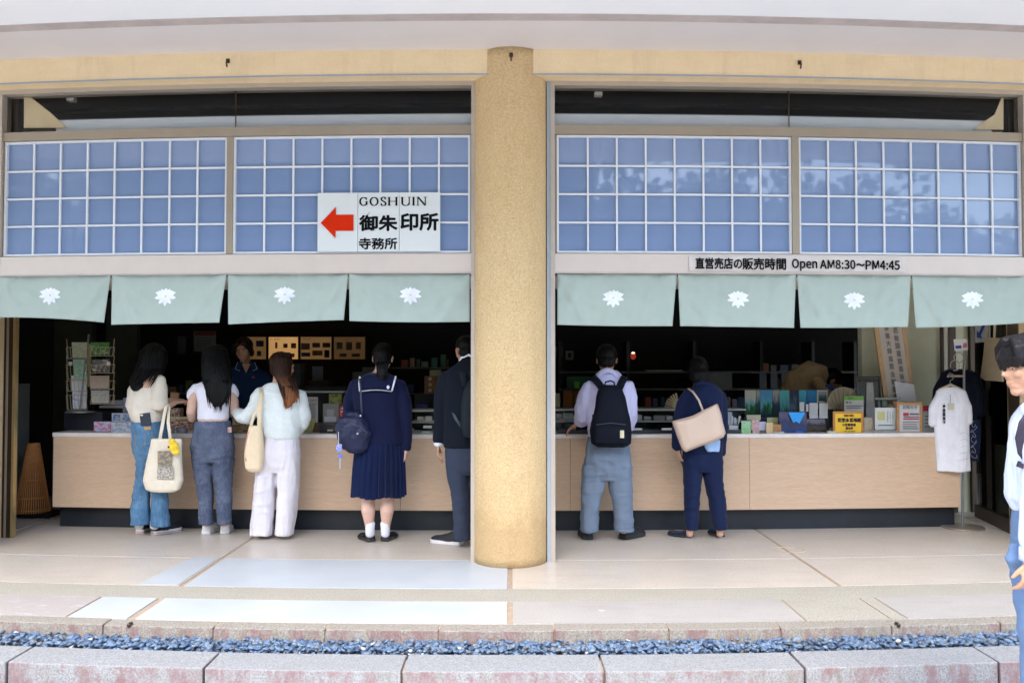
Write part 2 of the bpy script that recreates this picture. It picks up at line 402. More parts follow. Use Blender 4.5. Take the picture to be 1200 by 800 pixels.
# ---- ground
g = MB(); g.box(-600, 600, -600, 4.22, -.45, -.2); ground = g.build('ground', M['asphalt']); tag(ground, kind='structure')
g = MB(); g.box(-600, 600, 12.6, 900, -.45, -.2); gb = g.build('ground', M['asphalt']); tag(gb, kind='structure')
# ---- terrace floor: mortar bed with the slabs laid proud of it
tf = MB(); tf.bowed(-9, 9, 4.76, 12.5, -.35, -.006); floor = tf.build('terrace_floor', M['mortar']); tag(floor, kind='structure')
xs = [-8.68, -6.51, -4.34, -2.17, 0, 2.17, 4.34, 6.51, 8.68]
def slab(x0, x1, D0, D1, m, top=0.0, name='paving_slab', g2=.015, gy=.008):
    b = MB(); b.bowed(x0+g2, x1-g2, D0+gy, D1-gy, -.03, top); return b.build(name, m, floor)
for i in range(len(xs)-1):
    a, c = xs[i], xs[i+1]
    slab(a, c, 6.40, 7.9, M['slab']); slab(a, c, 7.9, 12.4, M['slab'])
    if c > .01 or c < -2: slab(a, c, 5.585, 6.40, M['slab'])
    slab(a, c, 5.295, 5.585, M['wash'], -.001, 'pebble_wash_band', .0, 0)
    if abs(c-2.17) < .01:
        slab(a, 1.69, 4.845, 5.295, M['slab_out'], gy=.001); slab(1.69, c, 4.845, 5.295, M['wash'], -.001, 'pebble_wash_patch', 0, 0)
    elif abs(c-4.34) < .01:
        slab(2.27, c, 4.845, 5.295, M['slab_out'], gy=.001); slab(2.185, 2.27, 4.845, 5.295, M['wash'], -.001, 'pebble_wash_patch', 0, 0)
    elif c < -2 and a > -4.4:
        slab(a, -2.56, 4.845, 5.295, M['flaky_floor'], gy=.001); slab(-2.55, c-.03, 4.845, 5.28, M['white_floor'], .003, 'white_painted_slab', 0, 0)
    elif c > .01 or c < -2: slab(a, c, 4.845, 5.295, M['slab_out'], gy=.001)
slab(-2.17, 0, 5.585, 6.40, M['white_floor'], .001, 'white_painted_slab', .02)
slab(-2.17, 0, 4.845, 5.295, M['white_floor'], .001, 'white_painted_slab', .02)
b = MB(); b.add([W(-2.40, 6.40, .001), W(-2.20, 6.40, .001), W(-2.20, 5.60, .001), W(-2.46, 5.60, .001), W(-2.40, 6.40, .004), W(-2.20, 6.40, .004), W(-2.20, 5.60, .004), W(-2.46, 5.60, .004)],
      [(3, 2, 1, 0), (4, 5, 6, 7), (0, 1, 5, 4), (1, 2, 6, 5), (2, 3, 7, 6), (3, 0, 4, 7)])
b.build('white_paint_strip', M['white_floor'], floor)
# hairline drain cover and small marks in the floor
b = MB(); b.loft([((P(705, 711, 5.1).x, 5.1, .0005), .022, .014), ((P(705, 711, 5.1).x, 5.1, .003), .022, .014)], 16); b.build('floor_plug', M['drip'], floor)
ring = G(925, 644, .003); b = MB(); pts = [ring+Vector((.12*math.cos(t), .10*math.sin(t), 0)) for t in np.linspace(0, 6.28, 25)]; b.tube(pts, .003, 6, cap=False, round_=False)
b.build('floor_ring_stain', mat('rust_ring', (.52, .42, .31), .9), floor)
# ---- upper kerb of granite stones
kb = MB(); kb.bowed(-8, 8, 4.735, 4.80, -.35, -.02); kerb = kb.build('terrace_kerb', M['mortar']); tag(kerb, kind='structure')
kx = [-3.15-.635*k for k in range(8, 0, -1)] + [X(p, 4.72) for p in (-6, 125, 253, 383, 515, 649, 782, 912, 1041, 1167)]
kx += [kx[-1]+.62*k for k in range(1, 9)]
kx = sorted(kx)
for i in range(len(kx)-1):
    if kx[i+1]-kx[i] < .2: continue
    b = MB(); b.bowed(kx[i]+.004, kx[i+1]-.004, 4.72+random.uniform(-.003, .003), 4.842, -.3, random.uniform(-.004, .003), .16); b.build('kerb_stone', M['kerb'], kerb, bevel=.006)
for px, py in ((151, 731), (1053, 731)):
    c = P(px, py+1, 4.716); b = MB(); b.tube([c+Vector((0, -.004, 0)), c+Vector((0, .03, 0))], .011, 12); b.build('weep_pipe', M['bronze'], kerb)
# ---- lower kerb
kb = MB(); kb.bowed(-8, 8, 4.30, 4.47, -.4, -.08); kerb2 = kb.build('lower_kerb', M['mortar']); tag(kerb2, kind='structure')
kx = [X(p, 4.255) for p in (-215, 14, 242, 472, 707, 940, 1165, 1395)]; kx = [kx[0]-1, kx[0]-2, kx[0]-3, kx[-1]+1, kx[-1]+2, kx[-1]+3]+kx; kx.sort()
for i in range(len(kx)-1):
    b = MB(); b.bowed(kx[i]+.006, kx[i+1]-.006, 4.255+random.uniform(-.004, .004), 4.507, -.4, -.06+random.uniform(-.003, .003), .2); b.build('kerb_stone', M['kerb_low'], kerb2, bevel=.007)
# ---- pebbles in the trench between the kerbs
b = MB(); b.bowed(-8, 8, 4.49, 4.73, -.4, -.105); tr = b.build('pebble_trench', M['mortar']); tag(tr, kind='structure')
pm = bpy.data.meshes.new('pebbles'); verts = []; faces = []; mi = []
ico = bmesh.new(); bmesh.ops.create_icosphere(ico, subdivisions=2, radius=1); iv = np.array([v.co[:] for v in ico.verts]); fi = [tuple(v.index for v in f.verts) for f in ico.faces]; ico.free()
rng = np.random.default_rng(3)
for k in range(5200):
    x = rng.uniform(-3.9, 3.9); D = rng.uniform(4.525, 4.705); lay = k % 3
    p = W(x, D, -.105+.018*lay+.012+rng.uniform(0, .008)); s = np.array([rng.uniform(.010, .025), rng.uniform(.009, .018), rng.uniform(.006, .012)])
    if D < 4.54 or D > 4.69: s *= .75
    E = np.array(Euler((rng.normal(0, .35), rng.normal(0, .35), rng.uniform(0, 6.3))).to_matrix())
    v = iv*(1+.16*np.sin(iv[:, [1, 2, 0]]*3+rng.uniform(0, 6, 3)))*s @ E.T + np.array(p)
    n = len(verts)*1; base = len(iv)*k; verts.append(v); faces += [(a+base, b_+base, c+base) for a, b_, c in fi]; mi += [int(rng.choice(6, p=[.28, .3, .2, .12, .09, .01]))]*len(fi)
pm.from_pydata(np.concatenate(verts).tolist(), [], faces)
for m in M['pebble']: pm.materials.append(m)
pm.polygons.foreach_set("material_index", mi); pm.polygons.foreach_set("use_smooth", [True]*len(faces))
po = bpy.data.objects.new('pebbles', pm); COL.objects.link(po); tag(po, 'blue grey pebbles filling the narrow trench between the two kerbs', 'pebbles', kind='stuff')

# ================================================================== the building
zs = Z(58, 6.2)               # soffit height
B = thing('temple_shop_building', 'ochre temple shop building with open counter bays under white lattice windows', 'building', (0, 6.42, 0))
def bar(name, x0, x1, D0, D1, z0, z1, m, par=None, bevel=0):
    b = MB(); b.bowed(x0, x1, D0, D1, z0, z1); return b.build(name, m, par or B, bevel=bevel)
XL, XR = -8.5, 8.5
bar('lintel_beam', XL, XR, 6.2, 6.455, Z(88, 6.2), zs+.02, M['beam'])
bar('lintel_drip_strip', XL, XR, 6.192, 6.2, Z(88, 6.2), Z(86.5, 6.2), M['seal'])
dg1 = 2.30*1000/(428-21)     # where the grey soffit panel ends
bar('soffit', XL, XR, 5.66, 6.95, zs, zs+.12, M['soffit'])
bar('drip_edge', XL, XR, 5.55, 5.66, zs-.008, zs+.12, M['drip'])
bar('front_soffit', XL, XR, 3.05, 5.55, zs-.004, zs+.12, M['soffit_skylit'])
b = MB(); b.box(XL-.5, XR+.5, 2.95, 13, zs+.13, zs+.5); b.build('roof_slab', mat('roof_grey', (.3, .3, .29), .8), B)
# round column, half out of the beam
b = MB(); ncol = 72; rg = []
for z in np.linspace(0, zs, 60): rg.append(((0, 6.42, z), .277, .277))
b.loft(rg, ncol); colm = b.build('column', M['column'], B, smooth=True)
for px, py in ((267, 74), (599, 67), (937, 76)):
    D = 6.2 if px != 599 else 6.143
    c = P(px, py, D-.004); b = MB(); b.tube([c+Vector((0, .03, .02)), c+Vector((0, -.02, .02)), c+Vector((0, -.035, -.01)), c+Vector((0, -.02, -.035))], .006, 8); b.rbox(c+Vector((0, .0, .015)), (.026, .010, .03))
    b.build('wall_hook', M['bronze'], B)
# outer frames of both bays
zt = Z(95, 6.34)
DF = 6.37
def xx(px, D=DF, py=300): return X(px, D, py)
BAYS = ((-1, xx(0), xx(556.5), 'l'), (1, xx(645.5), xx(1202), 'r'))
# jambs beside the column
for s, a, c in ((-1, 552.3, 556.7), (1, 645.3, 650)): bar('jamb', min(xx(a), xx(c)), max(xx(a), xx(c)), 6.33, 6.47, 0, zt, M['alu'])
for a, c in ((556.7, 561.5), (640.7, 645.3)): bar('sealant_strip', xx(a), xx(c), 6.335, 6.46, 0, zt, M['seal'])
# head frames, dark line, rails
for x0, x1 in ((xx(-30), xx(552.3)), (xx(650), xx(1230))):
    bar('head_seal', x0, x1, 6.30, 6.45, zt, Z(88, 6.2)+.05, M['seal'])
    bar('head_frame', x0, x1, 6.33, 6.46, Z(100, 6.33), zt, M['alu'])
    bar('transom_rail', x0, x1, 6.345, 6.46, Z(158, DF), Z(147.5, DF), M['alu_d'])
    bar('bottom_rail', x0, x1, 6.335, 6.50, Z(318.5, 6.335), Z(297, 6.335), M['alu_p'])
    bar('rail_lip', x0, x1, 6.33, 6.345, Z(320, 6.33), Z(318.5, 6.33)-.0005, M['drip'])
# side jambs at the far left and right, walls beyond
bar('outer_jamb', xx(-14), xx(3), 6.33, 6.46, Z(318, DF)+.001, Z(100, 6.33)-.001, M['alu']); bar('outer_jamb', xx(1198.5), xx(1216), 6.33, 6.46, Z(318, DF)+.001, Z(100, 6.33)-.001, M['alu'])
bar('side_wall', XL, xx(-31), 6.3, 6.6, 0, Z(88, 6.2)+.05, M['beam']); bar('side_wall', xx(1231), xx(1231)+.45, 6.3, 6.6, 0, Z(88, 6.2)+.05, M['beam'])
# clerestory glass
for a, c in ((3, 273), (274, 552), (650, 927), (928, 1198)):
    bar('clerestory_glass', xx(a), xx(c)-.002, 6.40, 6.408, Z(147.5, DF), Z(100, 6.33), M['glass'])
for a in (273.3, 927.5): bar('glass_joint', xx(a)-.004, xx(a)+.004, 6.397, 6.411, Z(147.5, DF)+.001, Z(100, 6.33)-.001, M['bronze'])
# lattice windows: frame, muntins, one pane per opening (eight across, four down)
def lattice(a, c, seed):
    x0, x1, z0, z1 = xx(a), xx(c), Z(296.5, DF), Z(158.5, DF)
    root = bpy.data.objects.new('lattice_window', None); COL.objects.link(root); root.parent = B; root.location = W((x0+x1)/2, DF, z0)-off(B)
    t = .016
    for (u0, u1, v0, v1) in ((x0, x1, z0, z0+t), (x0, x1, z1-t, z1)):
        b = MB(); b.bowed(u0, u1, 6.362, 6.40, v0, v1); b.build('frame', M['muntin'], root)
    for (u0, u1) in ((x0, x0+t), (x1-t, x1)):
        b = MB(); b.bowed(u0, u1, 6.364, 6.398, z0+t, z1-t); b.build('frame', M['muntin'], root)
    cw, ch = (x1-x0-2*t)/8, (z1-z0-2*t)/4
    for i in range(1, 8):
        b = MB(); x = x0+t+cw*i; b.bowed(x-.0068, x+.0068, 6.372, 6.388, z0+t, z1-t); b.build('muntin', M['muntin'], root)
    for j in range(1, 4):
        b = MB(); z = z0+t+ch*j; b.bowed(x0+t, x1-t, 6.369, 6.386, z-.0068, z+.0068); b.build('muntin', M['muntin'], root)
    pme = MB().box(-cw/2-.004, cw/2+.004, -.003, .003, -ch/2-.004, ch/2+.004).mesh('pane'); pme.materials.append(M['pane'])
    for i in range(8):
        for j in range(4):
            x = x0+t+cw*(i+.5); p = W(x, 6.394, z0+t+ch*(j+.5)); sl_ = math.atan(2*BOW*x/6.394)
            o = link('pane', pme, None, root, p, (random.uniform(-.003, .003), 0, sl_+random.uniform(-.002, .002)))
lattice(4.5, 265.5, 1); lattice(273, 551, 2); lattice(652.5, 928, 3); lattice(936.5, 1197.5, 4)
for a, c in ((265.5, 273), (928, 936.5)): bar('mullion', xx(a)+.001, xx(c)-.001, 6.35, 6.45, Z(297, DF)+.001, Z(158, DF)-.001, M['alu_d'])
for a, c in ((551, 552.3), (650, 652.5), (3, 4.5), (1197.5, 1198.5)): bar('stop_bead', xx(a), xx(c), 6.372, 6.44, Z(297, DF)+.001, Z(158, DF)-.001, M['alu_d'])
# what the clerestory shows: dark boards, a pale ceiling, beams and a back wall
zc = Z(99, 6.34)+.10
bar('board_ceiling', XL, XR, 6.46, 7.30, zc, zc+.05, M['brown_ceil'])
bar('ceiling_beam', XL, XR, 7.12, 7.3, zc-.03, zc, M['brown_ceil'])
bar('pale_ceiling', XL, XR, 7.30, 8.35, zc-.02, zc+.03, M['white_ceil'])
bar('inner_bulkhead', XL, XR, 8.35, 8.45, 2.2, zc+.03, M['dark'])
bar('inner_shelf_ceiling', XL, XR, 6.52, 8.35, 2.20, 2.24, M['white_ceil'])  # hidden from view; made white to bounce light up to the ceiling
for px in (22, 1180):
    x = xx(px, 6.6); b = MB(); b.box(x-.03, x+.03, 6.72, 6.80, 2.25, zc); b.build('inner_post', M['bronze'], B)
for px, py, sg in ((55, 140, 1), (1150, 142, -1)):
    x = X(px, 7.4); b = MB(); b.hexa([(x-sg*.22, 6.9, 2.3), (x-sg*.19, 6.9, 2.3), (x+sg*.10, 8.3, 2.3), (x+sg*.07, 8.3, 2.3), (x-sg*.22, 6.9, zc-.03), (x-sg*.19, 6.9, zc-.03), (x+sg*.10, 8.3, zc-.03), (x+sg*.07, 8.3, zc-.03)]); b.build('ceiling_return', M['beam'], B)
for a, c in ((62, 552), (650, 1166)): bar('pale_strip_board', X(a, 6.44), X(c, 6.44), 6.44, 6.455, 3.0, Z(133.5, 6.44), M['muntin'])  # added white board near the glass, standing in for the lit pale ceiling
for pts in (((28, 108), (60, 133), (78, 150), (28, 150)), ((1176, 110), (1166, 134), (1140, 152), (1176, 152))):
    b = MB(); b.poly([P(x, y, 6.428) for x, y in pts], .01, (0, 1, 0)); b.build('ceiling_return', M['beam'], B)  # extra beige boards added near the glass, where daylight reaches them
for px, py in ((84, 117), (701, 111)):
    c = P(px, py, 6.6); b = MB(); b.rbox(c, (.06, .05, .03)); b.build('ceiling_box', mat('ceiling_fitting', (.7, .65, .55), .4), B)  # small pale box below the board ceiling
# interior shell
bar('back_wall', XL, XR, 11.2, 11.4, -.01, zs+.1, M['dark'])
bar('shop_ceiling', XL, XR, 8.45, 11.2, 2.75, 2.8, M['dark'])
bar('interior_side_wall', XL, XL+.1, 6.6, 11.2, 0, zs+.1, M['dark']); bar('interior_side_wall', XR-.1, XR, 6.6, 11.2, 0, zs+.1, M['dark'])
def pbar(name, a, c, D0, D1, t, bot, m):   # a panel measured in the photograph at depth D0
    bar(name, X(a, D0), X(c, D0), D0, D1, bot, t, m)
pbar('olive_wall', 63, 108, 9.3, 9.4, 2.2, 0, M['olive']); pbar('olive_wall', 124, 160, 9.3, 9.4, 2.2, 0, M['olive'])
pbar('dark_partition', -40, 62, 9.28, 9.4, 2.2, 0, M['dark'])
b = MB(); x = X(20, 8.4); b.box(x, X(30, 8.4), 8.35, 8.75, 0, Z(450, 8.4)); b.build('white_cabinet', mat('grey_white_cabinet', (.22, .24, .24), .5), B)
# left sliding door post and end wall
D7 = 7.0
bar('door_post', X(5, D7), X(15.5, D7), D7, D7+.09, 0, 2.19, M['bronze']); bar('door_post_groove', X(8, D7), X(10.5, D7), D7-.006, D7-.0005, .002, 2.185, M['alu_d'])
bar('door_post_edge', X(15.6, D7), X(18.3, D7), D7-.004, D7+.05, 0, 2.188, M['gold'])
bar('end_wall', X(-60, D7), X(4.8, D7), D7+.01, D7+.2, 0, 2.19, M['beam'])
# right: greyish green partition with bronze mullions and a glazed sliding door running towards the front
E = 8.3
pbar('green_partition', 1010, 1103, E, E+.1, 2.2, .0, M['green_wall']); pbar('mullion', 1103.2, 1106, E-.03, E+.08, 2.2, 0, M['bronze'])
pbar('door_stile', 1106.2, 1112, E-.03, E+.08, 2.2, 0, M['alu']); pbar('mullion', 1112.2, 1120, E-.04, E+.08, 2.2, 0, M['bronze'])
pbar('green_partition', 1120.2, 1137, E, E+.1, 2.2, 0, M['green_wall']); pbar('mullion', 1137.2, 1142, E-.05, E+.05, 2.2, 0, M['bronze'])
A_, B_ = G(1142, 605), G(1183, 625); dv = (B_-A_).normalized(); nv = Vector((-dv.y, dv.x, 0)).normalized()
if nv.x > 0: nv = -nv                            # towards the camera side (left)
def door_bar(name, s0, s1, z0, z1, th, m, push=0):
    p0, p1 = A_+dv*s0+nv*push, A_+dv*s1+nv*push; t = -nv*th
    b = MB(); b.hexa([p0+Vector((0, 0, z0)), p1+Vector((0, 0, z0)), p1+t+Vector((0, 0, z0)), p0+t+Vector((0, 0, z0)), p0+Vector((0, 0, z1)), p1+Vector((0, 0, z1)), p1+t+Vector((0, 0, z1)), p0+t+Vector((0, 0, z1))])
    return b.build(name, m, B)
LD = (B_-A_).length
door_bar('door_rail', 0, LD, .002, .12, .05, M['bronze']); door_bar('door_rail', 0, LD, 2.1, 2.19, .05, M['bronze'])
door_bar('door_glass', 0.02, LD, .12, 2.1, .008, M['glass'], -.02)
door_bar('door_post_edge', LD, LD+.02, .002, 2.19, .05, M['gold']); door_bar('door_post', LD+.021, LD+.25, .002, 2.19, .08, M['bronze'])
door_bar('door_post_edge', LD+.251, LD+.27, .002, 2.19, .05, M['gold'])
door_bar('door_blind', .05, LD-.01, 1.02, 2.1, .02, mat('pale_green_blind', (.7, .7, .54), .7, var=.1, vscale=3, stretch=(1, 1, .2)), -.18)
door_bar('door_lower_panel', .05, LD-.01, .12, 1.019, .02, mat('teal_dark_panel', (.06, .08, .085), .5, var=.3, vscale=2, stretch=(3, 3, .2)), -.19)
door_bar('end_wall', LD+.271, LD+.45, .0, 2.19, .1, M['beam'])
# poster on the door with a blue arrow
_bm = bpy.data.materials['pale_green_blind']; _n = _bm.node_tree; _pb = _n.nodes['Principled BSDF']; _tl = nd(_n, 'ShaderNodeBsdfTranslucent'); _tl.inputs[0].default_value = (.62, .64, .5, 1)
_mx = nd(_n, 'ShaderNodeMixShader'); _mx.inputs[0].default_value = .5; _n.links.new(_pb.outputs[0], _mx.inputs[1]); _n.links.new(_tl.outputs[0], _mx.inputs[2]); _n.links.new(_mx.outputs[0], _n.nodes['Material Output'].inputs[0])
def door_pt(s, z, push): return A_+dv*s+nv*push+Vector((0, 0, z))
def s_of(px):           # distance along the door seen at a photo column
    u = (px-598)/1000; return (u*A_.y-A_.x)/(dv.x-u*dv.y)
def z_of(px, py): s = s_of(px); p = A_+dv*s; return H+(428-py)/1000*p.y
PO = thing('arrow_poster', 'white paper poster with a blue arrow taped to the glass door', 'poster', door_pt(s_of(1150), z_of(1150, 402), .0))
b = MB(); s0, s1 = s_of(1143), s_of(1161); zz0, zz1 = z_of(1150, 401), z_of(1150, 368); b.poly([door_pt(s0, zz0, 0), door_pt(s1, zz0, 0), door_pt(s1, zz1, 0), door_pt(s0, zz1, 0)], .002, nv); b.build('paper', mat('poster_paper', (.55, .57, .60), .6), PO)
sc_ = (z_of(1150, 380)-z_of(1150, 398)); m_ = (s_of(1145.5)+s_of(1155))/2; w_ = s_of(1155)-s_of(1145.5); zb = z_of(1150, 395)
ar = [(-.5, 0), (-.45, .45), (-.22, .3), (.35, .95), (.6, .75), (.0, .12), (.2, -.08)]
b = MB(); b.poly([door_pt(m_+x*w_, zb+y*sc_, .004) for x, y in ar], .001, nv); b.build('arrow', mat('arrow_blue', (.02, .06, .35), .6), PO)

# ---- writing on the building: time board and the big sign
INK = mat('black_lettering', (.006, .007, .009), .9, spec=.1); RED = mat('red_arrow_vinyl', (.60, .025, .003), .8, spec=.1, var=.03)
px0, px1 = 808, 1062
TB = thing('opening_hours_strip', 'pale strip with opening hours AM8:30 to PM4:45 along the rail', 'sign', P(935, 317, 6.33))
b = MB(); b.bowed(X(px0, 6.33), X(px1, 6.33), 6.324, 6.334, Z(316.5, 6.33), Z(299.5, 6.33)); b.build('board', mat('strip_board', (.60, .56, .53), .5), TB)
def wr_on_bow(name, s, pa, pb, pyt, pyb, D, par, m, bold=0, fn="Noto Sans CJK Regular.woff2", per=None):
    a = P(pa, pyb, D); a.z = Z(pyb, D); c = P(pb, pyb, D); c.z = a.z; h = Z(pyt, D)-Z(pyb, D)
    return writing(name, s, m, par, a, (c-a).normalized(), (0, 0, 1), width=(c-a).length, height=h, bold=bold, fn=fn)
wr_on_bow('lettering', '直営売店の', 815, 869, 301.5, 314.5, 6.318, TB, INK, .002); wr_on_bow('lettering', '販売時間', 870.5, 921, 301.5, 315, 6.318, TB, INK, .002)
wr_on_bow('lettering', 'Open', 928.5, 957.5, 302.5, 316, 6.318, TB, INK, .002); wr_on_bow('lettering', 'AM8:30', 962, 1002, 303, 313.5, 6.318, TB, INK, .002)
wr_on_bow('lettering', '~', 1003.5, 1013, 307, 310, 6.318, TB, INK, .002); wr_on_bow('lettering', 'PM4:45', 1014.5, 1054, 303.3, 314, 6.318, TB, INK, .002)
GS = thing('goshuin_sign', 'white sign board with red arrow and GOSHUIN lettering on the lattice', 'sign', P(444, 294, 6.35))
sgm = mat('white_acrylic', (.66, .70, .70), .3, var=.01)
zb0, zb1 = Z(294.5, 6.35), Z(225.5, 6.35)
for a, c in ((371.5, 418.4), (418.9, 467.2), (467.7, 515.5)):
    b = MB(); b.bowed(X(a, 6.35), X(c, 6.35), 6.345, 6.357, zb0, zb1); b.build('panel', sgm, GS)
DS = 6.344
def sp(px, py): p = P(px, py, DS-.002); p.z = Z(py, DS-.002); return p
b = MB(); b.poly([sp(*q) for q in ((375.7, 260.5), (393.7, 242), (393.7, 251), (414.3, 251), (414.3, 270), (393.2, 270), (393.2, 278.5))], .002, (0, -1, 0)); b.build('arrow', RED, GS)
wr_on_bow('lettering', '御朱', 421.3, 465.3, 250, 270, DS, GS, INK, .0036); wr_on_bow('lettering', '印所', 469.8, 513.5, 250, 270, DS, GS, INK, .0036)
wr_on_bow('lettering', '寺務所', 420.7, 465.3, 278.5, 291.8, DS, GS, INK, .002)
def serif_word(word, x0, x1, yt, yb):     # thick and thin roman capitals
    rel = {'G': .95, 'O': 1.0, 'S': .72, 'H': .98, 'U': .95, 'I': .42, 'N': 1.0}
    tot = sum(rel[c] for c in word)+.16*(len(word)-1); k = (x1-x0)/tot; x = x0; hh = yb-yt; b = MB(); lay = [0]
    def q(u, v): return sp(u, v)
    def stroke(pts, wd):
        lay[0] += 1; up = []; lo = []
        for i, (u, v) in enumerate(pts):
            a = pts[max(0, i-1)]; c = pts[min(len(pts)-1, i+1)]; dx, dy = c[0]-a[0], c[1]-a[1]; l = math.hypot(dx, dy) or 1
            # broad-nib: verticals thick, horizontals thin
            t = wd*(.36+.64*abs(dy)/l)/2; nx, ny = -dy/l*t, dx/l*t
            up.append(q(u+nx, v+ny)); lo.append(q(u-nx, v-ny))
        o = Vector((0, -.0006-.00012*lay[0], 0))
        n0 = len(b.v); b.v += [p+o for p in up+lo]; n = len(up)
        b.f += [(n0+i, n0+i+1, n0+n+i+1, n0+n+i) for i in range(n-1)]
    W2 = 2.1
    for ch in word:
        w_ = rel[ch]*k; L = x+.1*w_; Rr = x+.9*w_; m_ = (L+Rr)/2
        def ser(u, v): stroke([(u-1.7, v), (u+1.7, v)], 1.7)
        if ch in 'HUN':
            stroke([(L, yt), (L, yb if ch != 'U' else yb-3)], W2 if ch != 'N' else 1.1); stroke([(Rr, yt), (Rr, yb if ch != 'U' else yb-3)], W2 if ch == 'H' else 1.1)
            ser(L, yt+.3); ser(Rr, yt+.3)
            if ch == 'H': ser(L, yb-.3); ser(Rr, yb-.3); stroke([(L, (yt+yb)/2), (Rr, (yt+yb)/2)], 2)
            if ch == 'N': ser(L, yb-.3); stroke([(L, yt), (Rr, yb)], W2)
            if ch == 'U': stroke([(m_+(Rr-L)/2*math.cos(t), yb-3+3*math.sin(t)) for t in np.linspace(math.pi, 0, 9)], 2)
        elif ch == 'I': stroke([(m_, yt), (m_, yb)], W2); ser(m_, yt+.3); ser(m_, yb-.3)
        elif ch == 'O': stroke([(m_+(Rr-L)/2*math.cos(t), (yt+yb)/2+(hh/2-.3)*math.sin(t)) for t in np.linspace(0, 2*math.pi, 25)], W2)
        elif ch == 'G':
            stroke([(m_+(Rr-L)/2*math.cos(t), (yt+yb)/2+(hh/2-.3)*math.sin(t)) for t in np.linspace(-.75, -2*math.pi+.75, 21)], W2)
            stroke([(Rr-.6, yb-hh*.48), (Rr-.6, yb-1)], W2); ser(Rr-.8, yb-hh*.48); stroke([(Rr-.8, yt+.2), (Rr-.8, yt+3.4)], 1)
        elif ch == 'S':
            pts = [(m_+(Rr-L)*.5*a, yt+hh*v) for a, v in ((.8, .2), (.5, .05), (0, .0), (-.6, .07), (-.85, .22), (-.6, .38), (0, .5), (.65, .62), (.9, .78), (.6, .94), (0, 1), (-.6, .95), (-.9, .78))]
            stroke(pts, W2); stroke([(Rr-1, yt), (Rr-1, yt+3)], 1); stroke([(L+.6, yb-3), (L+.6, yb)], 1)
        x += w_+.16*k
    me = b.mesh('lettering', off(GS)); link('lettering', me, INK, GS)
serif_word('GOSH', 421, 465.6, 230.7, 240.7); serif_word('UIN', 470.3, 499.5, 230.7, 240.7)

